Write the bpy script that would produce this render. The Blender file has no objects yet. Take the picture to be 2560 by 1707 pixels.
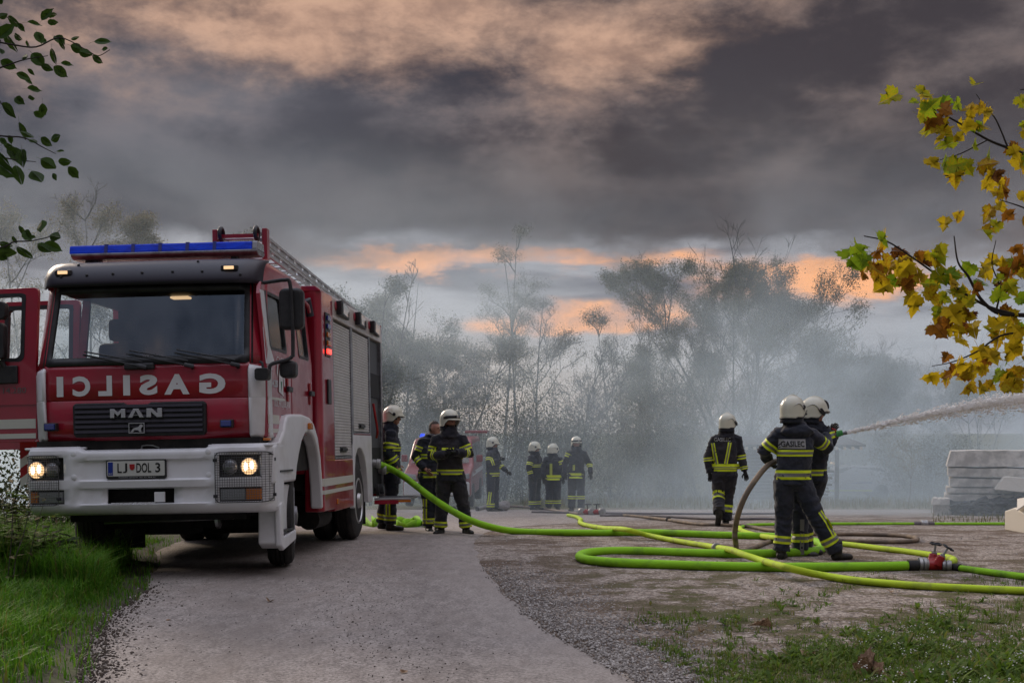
import bpy, bmesh, math, random
from mathutils import Vector, Matrix, noise, Euler
from mathutils.bvhtree import BVHTree
R = math.radians
random.seed(7)
SC = bpy.context.scene
COL = SC.collection

# ---------------------------------------------------------------- camera
FPX, HC, HY = 3200.0, 1.45, 1080.0          # focal length in photo pixels, eye height, horizon row
cam_d = bpy.data.cameras.new('camera')
cam_d.lens = 36.0 * FPX / 2560.0
cam_d.sensor_width = 36.0
cam_d.shift_y = (HY - 853.5) / 2560.0
cam_d.clip_start = 0.1
cam_d.clip_end = 6000
cam = bpy.data.objects.new('camera', cam_d)
COL.objects.link(cam)
cam.location = (0, 0, HC)
cam.rotation_euler = (R(90), 0, 0)
SC.camera = cam

# ---------------------------------------------------------------- render / exposure
SC.view_settings.view_transform = 'Standard'
SC.view_settings.look = 'None'
SC.view_settings.exposure = 0.75
SC.view_settings.gamma = 1.0
SC.view_settings.use_curve_mapping = False
SC.render.engine = 'CYCLES'
cy = SC.cycles
cy.use_denoising = True
try:
    cy.denoiser = 'OPENIMAGEDENOISE'
except Exception:
    pass
cy.max_bounces = 6
cy.diffuse_bounces = 2
cy.glossy_bounces = 3
cy.transmission_bounces = 4
cy.transparent_max_bounces = 12
cy.volume_bounces = 2
cy.volume_step_rate = 2.5
cy.volume_max_steps = 64
cy.sample_clamp_indirect = 4.0
cy.caustics_reflective = False
cy.caustics_refractive = False

# ---------------------------------------------------------------- node expression helper
class S:
    def __init__(self, nt, sock): self.nt, self.s = nt, sock
    def op(self, o, b=None, c=None, clamp=False):
        n = self.nt.nodes.new('ShaderNodeMath'); n.operation = o; n.use_clamp = clamp
        for i, v in enumerate((self, b, c)):
            if v is None: continue
            if isinstance(v, S): self.nt.links.new(v.s, n.inputs[i])
            else: n.inputs[i].default_value = v
        return S(self.nt, n.outputs[0])
    def __add__(self, b): return self.op('ADD', b)
    def __radd__(self, b): return self.op('ADD', b)
    def __sub__(self, b): return self.op('SUBTRACT', b)
    def __rsub__(self, b): return K(self.nt, b).op('SUBTRACT', self)
    def __mul__(self, b): return self.op('MULTIPLY', b)
    def __rmul__(self, b): return self.op('MULTIPLY', b)
    def __truediv__(self, b): return self.op('DIVIDE', b)
    def __neg__(self): return self.op('MULTIPLY', -1.0)
    def exp(self): return self.op('EXPONENT')
    def clamp(self): return self.op('ADD', 0.0, clamp=True)
    def smooth(self, a, b):
        n = self.nt.nodes.new('ShaderNodeMapRange'); n.interpolation_type = 'SMOOTHSTEP'
        self.nt.links.new(self.s, n.inputs['Value'])
        n.inputs['From Min'].default_value = a; n.inputs['From Max'].default_value = b
        return S(self.nt, n.outputs['Result'])
    def lin(self, a, b, c=0.0, d=1.0):
        n = self.nt.nodes.new('ShaderNodeMapRange')
        self.nt.links.new(self.s, n.inputs['Value'])
        for k, v in zip(('From Min', 'From Max', 'To Min', 'To Max'), (a, b, c, d)): n.inputs[k].default_value = v
        return S(self.nt, n.outputs['Result'])

def K(nt, v):
    n = nt.nodes.new('ShaderNodeValue'); n.outputs[0].default_value = v
    return S(nt, n.outputs[0])

def gauss(a, b, ca, cb, sa, sb):
    u = (a - ca) * (1.0 / sa); v = (b - cb) * (1.0 / sb)
    return (-(u * u + v * v)).exp()

def mixc(nt, fac, a, b):
    n = nt.nodes.new('ShaderNodeMix'); n.data_type = 'RGBA'; n.clamp_factor = True
    if isinstance(fac, S): nt.links.new(fac.s, n.inputs[0])
    else: n.inputs[0].default_value = fac
    for i, c in ((6, a), (7, b)):
        if isinstance(c, (tuple, list)): n.inputs[i].default_value = (*c[:3], 1)
        else: nt.links.new(c, n.inputs[i])
    return n.outputs[2]

def noise_n(nt, vec, scale, detail=4.0, rough=0.55, sc3=None, off=(0, 0, 0), dist=0.0, color=False):
    m = nt.nodes.new('ShaderNodeMapping'); m.inputs['Scale'].default_value = sc3 or (1, 1, 1)
    m.inputs['Location'].default_value = off
    nt.links.new(vec, m.inputs['Vector'])
    n = nt.nodes.new('ShaderNodeTexNoise'); n.inputs['Scale'].default_value = scale
    n.inputs['Detail'].default_value = detail; n.inputs['Roughness'].default_value = rough
    n.inputs['Distortion'].default_value = dist
    nt.links.new(m.outputs[0], n.inputs['Vector'])
    return S(nt, n.outputs[0])

# ---------------------------------------------------------------- world: broken evening overcast
SUN_AZ, SUN_EL = R(-34), R(24)              # behind the trees on the left
W = bpy.data.worlds.new('World'); SC.world = W; W.use_nodes = True
nt = W.node_tree; nt.nodes.clear()
tcw = nt.nodes.new('ShaderNodeTexCoord')
D = tcw.outputs['Generated']
sep = nt.nodes.new('ShaderNodeSeparateXYZ'); nt.links.new(D, sep.inputs[0])
dx, dy, dz = (S(nt, sep.outputs[i]) for i in range(3))
el = dz.op('ARCSINE'); az = dx.op('ARCTAN2', dy)
n1 = noise_n(nt, D, 3.2, 7, 0.58, (1, 1, 2.4), (3.1, 0.4, 0.0), 0.2)
n2 = noise_n(nt, D, 8.0, 8, 0.60, (1, 1, 2.0), (1.7, 5.2, 0.3), 0.1)
n3 = noise_n(nt, D, 5.0, 7, 0.55, (1, 1, 7.0), (0.6, 2.2, 0.9), 0.25)
n4 = noise_n(nt, D, 9.0, 7, 0.58, (1, 1, 5.0), (9.6, 1.2, 4.9), 0.5)
n5 = noise_n(nt, D, 6.0, 6, 0.6, (1, 1, 2.5), (4.4, 7.7, 1.3), 0.4)
az0, el0 = az, el
azw = az + (n5 - 0.5) * 0.20; elw = el + (n2 - 0.5) * 0.055 + (n5 - 0.5) * 0.02
# cloud body: grey violet lumps, darker to the right
n6 = noise_n(nt, D, 20.0, 6, 0.62, (1, 1, 1.8), (2.2, 3.3, 6.1), 0.1)
dark = (n1 * 0.46 + n2 * 0.38 + n6 * 0.16).smooth(0.42, 0.575)
azr = az.smooth(-0.35, 0.30)
body = mixc(nt, dark, (0.050, 0.041, 0.046), (0.180, 0.146, 0.142))
bodyl = mixc(nt, dark, (0.044, 0.047, 0.066), (0.118, 0.115, 0.138))
body = mixc(nt, (azr * 0.90 + gauss(az, el, 0.04, 0.185, 0.26, 0.055) * 0.50).clamp(), bodyl, body)
body = mixc(nt, (gauss(az, el, 0.06, 0.168, 0.34, 0.030) * 0.80 + gauss(az, el, 0.33, 0.25, 0.12, 0.12) * 0.35).clamp(), body, (0.056, 0.050, 0.058))
body = mixc(nt, gauss(az, el, -0.20, 0.195, 0.13, 0.032) * 0.55, body, (0.072, 0.078, 0.096))
body = mixc(nt, gauss(azw, elw, -0.26, 0.245, 0.10, 0.03) * 0.40, body, (0.21, 0.205, 0.23))
# warm light on the cloud tops high up
warm_pos = gauss(azw, elw, -0.20, 0.325, 0.16, 0.060) + gauss(azw, elw, 0.07, 0.295, 0.10, 0.035) * 0.85 \
    + gauss(azw, elw, -0.41, 0.235, 0.05, 0.025) * 0.9 + gauss(azw, elw, -0.10, 0.335, 0.26, 0.060) * 0.75
wm = (warm_pos * 0.62 + (n2 - 0.5) * 1.9 + (n6 - 0.5) * 0.7).smooth(0.02, 1.0) * el.smooth(0.20, 0.29) * (1.0 - az.smooth(0.12, 0.28) * 0.8)
warmc = mixc(nt, n6.smooth(0.35, 0.65), (0.36, 0.225, 0.17), (0.58, 0.365, 0.26))
body = mixc(nt, wm * 0.93, body, warmc)
# the clear strip under the cloud edge
edge = el - 0.140 + (n2 - 0.5) * 0.10 + (n1 - 0.5) * 0.07 + (n6 - 0.5) * 0.03 + (az + 0.05).op('ABSOLUTE') * 0.03
gap = 1.0 - edge.smooth(-0.016, 0.020)
gcol = mixc(nt, n3.smooth(0.36, 0.60), (0.120, 0.118, 0.145), (0.37, 0.375, 0.41))
om = gauss(azw, elw, 0.02, 0.135, 0.11, 0.010) * 1.2 + gauss(azw, elw, 0.06, 0.090, 0.075, 0.013) * 1.35 \
    + gauss(azw, elw, 0.245, 0.117, 0.075, 0.016) * 1.0 + gauss(azw, elw, -0.085, 0.139, 0.06, 0.010) * 0.8
om = (om * 0.95 + om * (n4 - 0.5) * 4.5 + om * (n6 - 0.5) * 2.0).smooth(0.15, 0.85)
lowglow = gauss(az, el, -0.09, 0.020, 0.22, 0.045)
gcol = mixc(nt, lowglow * 0.9, gcol, (0.80, 0.66, 0.55))
oc = mixc(nt, (n6 * 0.6 + n4 * 0.4).smooth(0.40, 0.58), (0.50, 0.30, 0.24), (1.02, 0.46, 0.19))
gcol = mixc(nt, om * 0.95, gcol, oc)
sky_c = mixc(nt, gap, body, gcol)
# clear-sky light above the cloud deck, through a Nishita sky
sky = nt.nodes.new('ShaderNodeTexSky'); sky.sky_type = 'NISHITA'; sky.sun_disc = False
sky.sun_elevation = SUN_EL; sky.sun_rotation = SUN_AZ
sky.air_density = 1.0; sky.dust_density = 2.0
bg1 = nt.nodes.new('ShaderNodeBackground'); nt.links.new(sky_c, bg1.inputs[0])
# extra brightness added to the sky above the view, to light ground and truck
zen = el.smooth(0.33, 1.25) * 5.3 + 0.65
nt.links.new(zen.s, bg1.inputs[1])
nt.links.new(mixc(nt, el.smooth(0.36, 1.0), sky_c, mixc(nt, 0.5, sky_c, (0.125, 0.142, 0.172))), bg1.inputs[0])
bg2 = nt.nodes.new('ShaderNodeBackground'); nt.links.new(sky.outputs[0], bg2.inputs[0])
bg2.inputs[1].default_value = 0.0003
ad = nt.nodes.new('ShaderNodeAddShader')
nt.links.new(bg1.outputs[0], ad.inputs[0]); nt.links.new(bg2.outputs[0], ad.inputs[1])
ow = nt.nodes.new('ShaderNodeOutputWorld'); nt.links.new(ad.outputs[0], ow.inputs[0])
W.cycles.sampling_method = 'MANUAL'; W.cycles.sample_map_resolution = 512

# ---------------------------------------------------------------- sun, veiled by smoke and cloud
sd = bpy.data.lights.new('sun', 'SUN'); sd.energy = 1.5; sd.angle = R(18); sd.color = (1.0, 0.83, 0.66)
sun = bpy.data.objects.new('sun', sd); COL.objects.link(sun)
sdir = Vector((math.sin(SUN_AZ) * math.cos(SUN_EL), math.cos(SUN_AZ) * math.cos(SUN_EL), math.sin(SUN_EL)))
sun.rotation_euler = sdir.to_track_quat('Z', 'Y').to_euler()

# ---------------------------------------------------------------- materials
MATS = {}
def mat(name, col, rough=0.6, metal=0.0, col2=None, nscale=6.0, bump=0.0, bscale=40.0, coat=0.0, emit=None, estr=0.0,
        alpha=1.0, trans=0.0, ior=1.45, spec=0.5, nmin=0.4, nmax=0.62, detail=4.0, coord='Object', sc3=None, subs=0.0, sheen=0.0, rvar=0.0):
    m = bpy.data.materials.new(name); m.use_nodes = True
    nt = m.node_tree; b = nt.nodes['Principled BSDF']
    b.inputs['Base Color'].default_value = (*col, 1)
    b.inputs['Roughness'].default_value = rough
    b.inputs['Metallic'].default_value = metal
    b.inputs['Specular IOR Level'].default_value = spec
    b.inputs['IOR'].default_value = ior
    b.inputs['Coat Weight'].default_value = coat
    b.inputs['Coat Roughness'].default_value = 0.06
    b.inputs['Alpha'].default_value = alpha
    b.inputs['Transmission Weight'].default_value = trans
    b.inputs['Sheen Weight'].default_value = sheen
    if emit:
        b.inputs['Emission Color'].default_value = (*emit, 1); b.inputs['Emission Strength'].default_value = estr
    tc = nt.nodes.new('ShaderNodeTexCoord')
    if col2:
        f = noise_n(nt, tc.outputs[coord], nscale, detail, 0.6, sc3).smooth(nmin, nmax)
        nt.links.new(mixc(nt, f, col, col2), b.inputs['Base Color'])
        if rvar:
            nt.links.new((f * rvar + (rough - rvar * 0.5)).clamp().s, b.inputs['Roughness'])
    if bump:
        bn = nt.nodes.new('ShaderNodeBump'); bn.inputs['Strength'].default_value = bump
        bn.inputs['Distance'].default_value = 0.02
        nt.links.new(noise_n(nt, tc.outputs[coord], bscale, 4, 0.6, sc3).s, bn.inputs['Height'])
        nt.links.new(bn.outputs[0], b.inputs['Normal'])
    MATS[name] = m
    return m

M = MATS
mat('red_paint', (0.34, 0.008, 0.028), 0.35, coat=0.75, col2=(0.29, 0.012, 0.028), nscale=2.5, rvar=0.12)
mat('white_paint', (0.76, 0.77, 0.79), 0.42, coat=0.25, col2=(0.66, 0.66, 0.66), nscale=3.0, nmin=0.42, nmax=0.75, rvar=0.15)
mat('beige_paint', (0.52, 0.46, 0.43), 0.38, coat=0.3, col2=(0.45, 0.40, 0.38), nscale=3)
mat('black_plastic', (0.018, 0.019, 0.021), 0.45, col2=(0.03, 0.03, 0.032), nscale=8, bump=0.05, bscale=200)
mat('visor_plastic', (0.020, 0.017, 0.028), 0.42, coat=0.08)
mat('dark_interior', (0.012, 0.013, 0.015), 0.8)
mat('grey_interior', (0.07, 0.075, 0.085), 0.6)
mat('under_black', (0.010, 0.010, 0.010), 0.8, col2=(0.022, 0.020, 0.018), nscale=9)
mat('rubber', (0.016, 0.016, 0.017), 0.75, col2=(0.032, 0.030, 0.028), nscale=7, bump=0.1, bscale=60)
mat('steel', (0.42, 0.43, 0.45), 0.32, 1.0, col2=(0.30, 0.30, 0.31), nscale=7)
mat('aluminium', (0.55, 0.55, 0.56), 0.42, 0.85, col2=(0.46, 0.46, 0.46), nscale=5)
mat('shutter_alu', (0.60, 0.59, 0.58), 0.45, 0.12, col2=(0.54, 0.53, 0.52), nscale=4)
mat('rim_grey', (0.30, 0.31, 0.34), 0.45, 0.6, col2=(0.20, 0.20, 0.21), nscale=9)
mat('letter_grey', (0.66, 0.67, 0.68), 0.5)
mat('letter_dim', (0.16, 0.13, 0.13), 0.45, 0.3)
mat('stripe_cream', (0.58, 0.58, 0.52), 0.5)
mat('blue_lens', (0.002, 0.035, 0.55), 0.15, coat=0.35, spec=0.2, emit=(0.0, 0.06, 0.8), estr=0.07, col2=(0.001, 0.012, 0.30), nscale=6, sc3=(1.2, 3, 6))
mat('blue_lens_dark', (0.004, 0.02, 0.20), 0.12, coat=0.5)
mat('amber_lens', (0.55, 0.16, 0.015), 0.2, coat=0.4)
mat('clear_lens', (0.32, 0.33, 0.35), 0.12, 0.5, coat=0.5)
mat('lamp_lit', (0.9, 0.7, 0.5), 0.3, emit=(1.0, 0.60, 0.28), estr=0.75)
mat('lamp_hot', (1, 0.9, 0.8), 0.3, emit=(1.0, 0.86, 0.66), estr=2.6)
mat('marker_lit', (0.9, 0.7, 0.5), 0.3, emit=(1.0, 0.62, 0.30), estr=0.55)
mat('red_lit', (0.8, 0.05, 0.03), 0.3, emit=(1.0, 0.04, 0.03), estr=2.2)
mat('plate_white', (0.55, 0.56, 0.52), 0.45)
mat('plate_blue', (0.01, 0.03, 0.25), 0.4)
mat('ink_black', (0.008, 0.008, 0.008), 0.6)
mat('mark_red', (0.35, 0.012, 0.015), 0.5)
mat('mark_green', (0.02, 0.16, 0.08), 0.5)
mat('chrome', (0.50, 0.50, 0.52), 0.28, 0.9)
mat('wire', (0.10, 0.10, 0.10), 0.4, 0.7)
mat('suit', (0.012, 0.016, 0.029), 0.85, col2=(0.026, 0.028, 0.042), nscale=7, bump=0.7, bscale=11, sheen=0.14)
mat('suit_warm', (0.014, 0.015, 0.023), 0.88, col2=(0.030, 0.027, 0.031), nscale=5, bump=0.7, bscale=11, sheen=0.14)
mat('boot', (0.009, 0.009, 0.009), 0.5, col2=(0.03, 0.026, 0.02), nscale=12)
mat('glove', (0.010, 0.010, 0.011), 0.7, bump=0.2, bscale=40)
mat('glove_red', (0.35, 0.02, 0.02), 0.7)
mat('glove_green', (0.05, 0.25, 0.06), 0.7)
mat('band_yellow', (0.66, 0.78, 0.02), 0.55)
mat('band_silver', (0.20, 0.20, 0.19), 0.5, 0.3)
mat('skin', (0.42, 0.22, 0.16), 0.55, col2=(0.36, 0.17, 0.12), nscale=20)
mat('hair', (0.035, 0.022, 0.015), 0.7)
mat('helmet', (0.66, 0.65, 0.53), 0.30, coat=0.35, col2=(0.58, 0.57, 0.46), nscale=5)
mat('helmet_grey', (0.46, 0.46, 0.42), 0.35)  # grey of the curved side decal
mat('visor_glass', (0.30, 0.27, 0.22), 0.1, alpha=0.45, coat=0.4)
mat('patch_grey', (0.30, 0.30, 0.30), 0.55)
mat('hose_green', (0.28, 0.60, 0.018), 0.68, col2=(0.16, 0.32, 0.035), nscale=5.0, nmin=0.48, nmax=0.78, bump=0.35, bscale=150, spec=0.3, detail=8)
mat('hose_yellow', (0.50, 0.68, 0.03), 0.68, col2=(0.30, 0.37, 0.06), nscale=5.0, nmin=0.48, nmax=0.78, bump=0.35, bscale=150, spec=0.3, detail=8)
mat('hose_tan', (0.24, 0.175, 0.115), 0.7, col2=(0.13, 0.10, 0.075), nscale=3.5, bump=0.2, bscale=110)
mat('hose_pink', (0.30, 0.22, 0.17), 0.7, col2=(0.21, 0.16, 0.13), nscale=4, bump=0.2, bscale=110)
mat('hose_grey', (0.17, 0.15, 0.15), 0.7, col2=(0.12, 0.11, 0.11), nscale=4, bump=0.2, bscale=110)
mat('valve_red', (0.36, 0.012, 0.015), 0.4, coat=0.3)
mat('cast_alu', (0.42, 0.42, 0.42), 0.45, 0.7, col2=(0.32, 0.32, 0.31), nscale=18)
mat('concrete', (0.70, 0.65, 0.58), 0.85, col2=(0.44, 0.40, 0.35), nscale=4.0, bump=0.8, bscale=18, detail=8)
mat('old_wood', (0.075, 0.07, 0.065), 0.85, col2=(0.045, 0.042, 0.04), nscale=3, sc3=(1, 8, 8))
mat('pale_wood', (0.68, 0.60, 0.48), 0.7, emit=(1.0, 0.85, 0.66), estr=0.0)
mat('roof_dark', (0.05, 0.047, 0.05), 0.8)
mat('rubble', (0.055, 0.055, 0.060), 0.85, col2=(0.03, 0.03, 0.032), nscale=4)
mat('plastic_white', (0.72, 0.66, 0.56), 0.5)
mat('car_red', (0.24, 0.015, 0.02), 0.35, coat=0.6)
mat('car_white', (0.60, 0.60, 0.62), 0.35, coat=0.5)
mat('car_glass', (0.03, 0.035, 0.04), 0.08, coat=0.5)
mat('canvas', (0.30, 0.28, 0.27), 0.9)
mat('bark', (0.055, 0.046, 0.038), 0.9, col2=(0.10, 0.09, 0.075), nscale=6, bump=0.5, bscale=20)
mat('bark_dark', (0.022, 0.018, 0.015), 0.9)

def leaf_mat(name, a, b, c=None, tr=0.35, nscale=0.9):
    """leaf: diffuse plus the light that comes through the blade; colour varies from leaf to leaf"""
    m = bpy.data.materials.new(name); m.use_nodes = True
    nt = m.node_tree; nt.nodes.clear()
    tc = nt.nodes.new('ShaderNodeTexCoord')
    oi = nt.nodes.new('ShaderNodeObjectInfo')
    gm = nt.nodes.new('ShaderNodeNewGeometry')
    f = (noise_n(nt, gm.outputs['Position'], nscale, 3, 0.6) * 0.6 + S(nt, gm.outputs['Random Per Island']) * 0.7 - 0.15).clamp()
    col = mixc(nt, f.smooth(0.15, 0.85), a, b)
    if c:
        col = mixc(nt, S(nt, gm.outputs['Random Per Island']).smooth(0.80, 0.95), col, c)
    d = nt.nodes.new('ShaderNodeBsdfPrincipled'); d.inputs['Roughness'].default_value = 0.6
    d.inputs['Specular IOR Level'].default_value = 0.3
    nt.links.new(col, d.inputs['Base Color'])
    t = nt.nodes.new('ShaderNodeBsdfTranslucent'); nt.links.new(col, t.inputs['Color'])
    mx = nt.nodes.new('ShaderNodeMixShader'); mx.inputs[0].default_value = tr
    nt.links.new(d.outputs[0], mx.inputs[1]); nt.links.new(t.outputs[0], mx.inputs[2])
    o = nt.nodes.new('ShaderNodeOutputMaterial'); nt.links.new(mx.outputs[0], o.inputs[0])
    MATS[name] = m
    return m
leaf_mat('leaf_autumn', (0.055, 0.060, 0.020), (0.11, 0.085, 0.025), (0.17, 0.10, 0.03))
leaf_mat('leaf_olive', (0.042, 0.058, 0.014), (0.095, 0.090, 0.022), (0.12, 0.09, 0.03))
leaf_mat('leaf_dark', (0.028, 0.045, 0.016), (0.05, 0.07, 0.02), (0.10, 0.085, 0.03))
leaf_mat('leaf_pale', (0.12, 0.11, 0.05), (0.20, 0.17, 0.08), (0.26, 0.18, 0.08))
leaf_mat('leaf_bush', (0.07, 0.12, 0.02), (0.13, 0.20, 0.03))
leaf_mat('grass', (0.055, 0.165, 0.010), (0.145, 0.32, 0.022), (0.17, 0.17, 0.04), tr=0.5, nscale=2.5)
leaf_mat('grass_dry', (0.16, 0.13, 0.05), (0.12, 0.15, 0.035), (0.24, 0.19, 0.09), tr=0.3)
leaf_mat('weed', (0.070, 0.130, 0.014), (0.155, 0.245, 0.028), (0.20, 0.19, 0.05), tr=0.45, nscale=3)
leaf_mat('flower_white', (0.65, 0.65, 0.62), (0.72, 0.72, 0.70), tr=0.2)

def big_leaf_mat(name, a, b, spot, tr=0.45):
    m = bpy.data.materials.new(name); m.use_nodes = True
    nt = m.node_tree; nt.nodes.clear()
    tc = nt.nodes.new('ShaderNodeTexCoord'); oi = nt.nodes.new('ShaderNodeObjectInfo')
    rnd = S(nt, oi.outputs['Random'])
    nz = noise_n(nt, tc.outputs['Object'], 14, 4, 0.6)
    col = mixc(nt, (rnd * 0.6 + nz * 0.6 - 0.1).clamp(), a, b)
    col = mixc(nt, (nz + rnd * 0.25 - 0.18).smooth(0.46, 0.60), col, spot)
    sx = nt.nodes.new('ShaderNodeSeparateXYZ'); nt.links.new(tc.outputs['Object'], sx.inputs[0])
    vx, vy = S(nt, sx.outputs[0]).op('ABSOLUTE'), S(nt, sx.outputs[1]) - 0.03
    va = vx.op('ARCTAN2', vy); rr = (vx * vx + vy * vy).op('SQRT')
    vein = (va * rr).smooth(0.020, 0.006)
    for a_ in (0.62, 1.15): vein = vein.op('MAXIMUM', ((va - a_).op('ABSOLUTE') * rr).smooth(0.018, 0.005) * 0.8)
    col = mixc(nt, vein * 0.35, col, spot)
    d = nt.nodes.new('ShaderNodeBsdfPrincipled'); d.inputs['Roughness'].default_value = 0.7; d.inputs['Specular IOR Level'].default_value = 0.2
    nt.links.new(col, d.inputs['Base Color'])
    t = nt.nodes.new('ShaderNodeBsdfTranslucent'); nt.links.new(col, t.inputs['Color'])
    mx = nt.nodes.new('ShaderNodeMixShader'); mx.inputs[0].default_value = tr
    nt.links.new(d.outputs[0], mx.inputs[1]); nt.links.new(t.outputs[0], mx.inputs[2])
    o = nt.nodes.new('ShaderNodeOutputMaterial'); nt.links.new(mx.outputs[0], o.inputs[0])
    MATS[name] = m
big_leaf_mat('maple_yellow', (0.58, 0.40, 0.012), (0.42, 0.38, 0.018), (0.38, 0.19, 0.012), tr=0.55)
big_leaf_mat('maple_green', (0.15, 0.29, 0.014), (0.30, 0.36, 0.015), (0.40, 0.33, 0.015), tr=0.55)
big_leaf_mat('maple_brown', (0.34, 0.15, 0.015), (0.20, 0.07, 0.012), (0.06, 0.02, 0.008))
big_leaf_mat('alder_leaf', (0.020, 0.050, 0.007), (0.045, 0.085, 0.010), (0.014, 0.032, 0.007), tr=0.25)
big_leaf_mat('dead_leaf', (0.42, 0.29, 0.19), (0.30, 0.20, 0.13), (0.20, 0.12, 0.075), tr=0.15)

# ---------------------------------------------------------------- mesh helpers
class MB:
    def __init__(self): self.v, self.f, self.m = [], [], []
    def add(self, vs, fs, mi=0):
        o = len(self.v); self.v += [tuple(p) for p in vs]
        self.f += [tuple(i + o for i in q) for q in fs]; self.m += [mi] * len(fs)
        return self
    def box(self, x0, x1, y0, y1, z0, z1, mi=0):
        vs = [(x, y, z) for z in (z0, z1) for y in (y0, y1) for x in (x0, x1)]
        return self.add(vs, [(0, 2, 3, 1), (4, 5, 7, 6), (0, 1, 5, 4), (2, 6, 7, 3), (0, 4, 6, 2), (1, 3, 7, 5)], mi)
    def prism(self, poly, axis, a0, a1, mi=0):
        """poly: 2D outline in the other two axes (x:(y,z)  y:(x,z)  z:(x,y)), extruded along axis"""
        def P(p, a):
            return (a, p[0], p[1]) if axis == 'x' else (p[0], a, p[1]) if axis == 'y' else (p[0], p[1], a)
        n = len(poly)
        vs = [P(p, a0) for p in poly] + [P(p, a1) for p in poly]
        fs = [tuple(range(n)), tuple(range(2 * n - 1, n - 1, -1))]
        fs += [(i, i + n, (i + 1) % n + n, (i + 1) % n) for i in range(n)]
        return self.add(vs, fs, mi)
    def ring(self, outer, inner, axis, a0, a1, mi=0):
        def P(p, a):
            return (a, p[0], p[1]) if axis == 'x' else (p[0], a, p[1]) if axis == 'y' else (p[0], p[1], a)
        n = len(outer)
        vs = [P(p, a) for a in (a0, a1) for q in (outer, inner) for p in q]
        fs = []
        for i in range(n):
            j = (i + 1) % n
            fs += [(i, j, n + j, n + i), (2 * n + i, 3 * n + i, 3 * n + j, 2 * n + j),
                   (i, 2 * n + i, 2 * n + j, j), (n + i, n + j, 3 * n + j, 3 * n + i)]
        return self.add(vs, fs, mi)
    def tube(self, path, r, n=8, mi=0, cap=True, flat=1.0):
        path = [Vector(p) for p in path]; N = len(path)
        rs = r if isinstance(r, (list, tuple)) else [r] * N
        up = None; vs = []
        for i, p in enumerate(path):
            t = (path[min(i + 1, N - 1)] - path[max(i - 1, 0)])
            if t.length < 1e-9: t = Vector((0, 0, 1))
            t.normalize()
            if up is None:
                up = Vector((0, 0, 1)) if abs(t.z) < 0.9 else Vector((0, 1, 0))
            s = t.cross(up)
            if s.length < 1e-6: s = t.cross(Vector((1, 0, 0)))
            s.normalize(); up = s.cross(t).normalized()
            for k in range(n):
                a = 2 * math.pi * k / n
                vs.append(p + s * math.cos(a) * rs[i] + up * math.sin(a) * rs[i] * flat)
        fs = [(i * n + k, i * n + (k + 1) % n, (i + 1) * n + (k + 1) % n, (i + 1) * n + k) for i in range(N - 1) for k in range(n)]
        if cap: fs += [tuple(range(n - 1, -1, -1)), tuple(range((N - 1) * n, N * n))]
        return self.add(vs, fs, mi)
    def lathe(self, prof, org, axis, n=24, mi=0):
        """prof: (radius, distance along axis)"""
        org = Vector(org); ax = Vector(axis).normalized()
        u = ax.orthogonal().normalized(); w = ax.cross(u)
        vs = []
        for r, h in prof:
            for k in range(n):
                a = 2 * math.pi * k / n
                vs.append(org + ax * h + (u * math.cos(a) + w * math.sin(a)) * max(r, 1e-4))
        P = len(prof)
        fs = [(i * n + k, i * n + (k + 1) % n, (i + 1) * n + (k + 1) % n, (i + 1) * n + k) for i in range(P - 1) for k in range(n)]
        fs += [tuple(range(n - 1, -1, -1)), tuple(range((P - 1) * n, P * n))]
        return self.add(vs, fs, mi)
    def ball(self, c, rx, ry, rz, nu=14, nv=9, mi=0, rot=None):
        vs = []; c = Vector(c)
        for i in range(nv + 1):
            t = math.pi * i / nv
            for k in range(nu):
                a = 2 * math.pi * k / nu
                p = Vector((rx * math.sin(t) * math.cos(a), ry * math.sin(t) * math.sin(a), rz * math.cos(t)))
                if rot: p = rot @ p
                vs.append(c + p)
        fs = [(i * nu + k, (i + 1) * nu + k, (i + 1) * nu + (k + 1) % nu, i * nu + (k + 1) % nu) for i in range(nv) for k in range(nu)]
        return self.add(vs, fs, mi)
    def loft(self, rings, mi=0):
        """rings: lists of equal length"""
        n = len(rings[0]); vs = [p for r in rings for p in r]
        fs = [(i * n + k, i * n + (k + 1) % n, (i + 1) * n + (k + 1) % n, (i + 1) * n + k) for i in range(len(rings) - 1) for k in range(n)]
        fs += [tuple(range(n - 1, -1, -1)), tuple(range((len(rings) - 1) * n, len(rings) * n))]
        return self.add(vs, fs, mi)
    def grid(self, pts, nu, nv, mi=0, skip=None):
        fs = [(j * nu + i, j * nu + i + 1, (j + 1) * nu + i + 1, (j + 1) * nu + i) for j in range(nv - 1) for i in range(nu - 1)
              if not (skip and skip(i, j))]
        return self.add(pts, fs, mi)
    def mesh(self, name):
        me = bpy.data.meshes.new(name); me.from_pydata(self.v, [], self.f)
        me.polygons.foreach_set('material_index', self.m); me.update()
        return me
    def build(self, name, mats, parent=None, smooth=None, bevel=0.0, segs=2, normals=True, solid=0.0, subsurf=0):
        me = self.mesh(name)
        if normals:
            bm = bmesh.new(); bm.from_mesh(me); bmesh.ops.recalc_face_normals(bm, faces=bm.faces); bm.to_mesh(me); bm.free()
        return link(name, me, mats, parent, smooth, bevel, segs, solid, subsurf)

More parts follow.
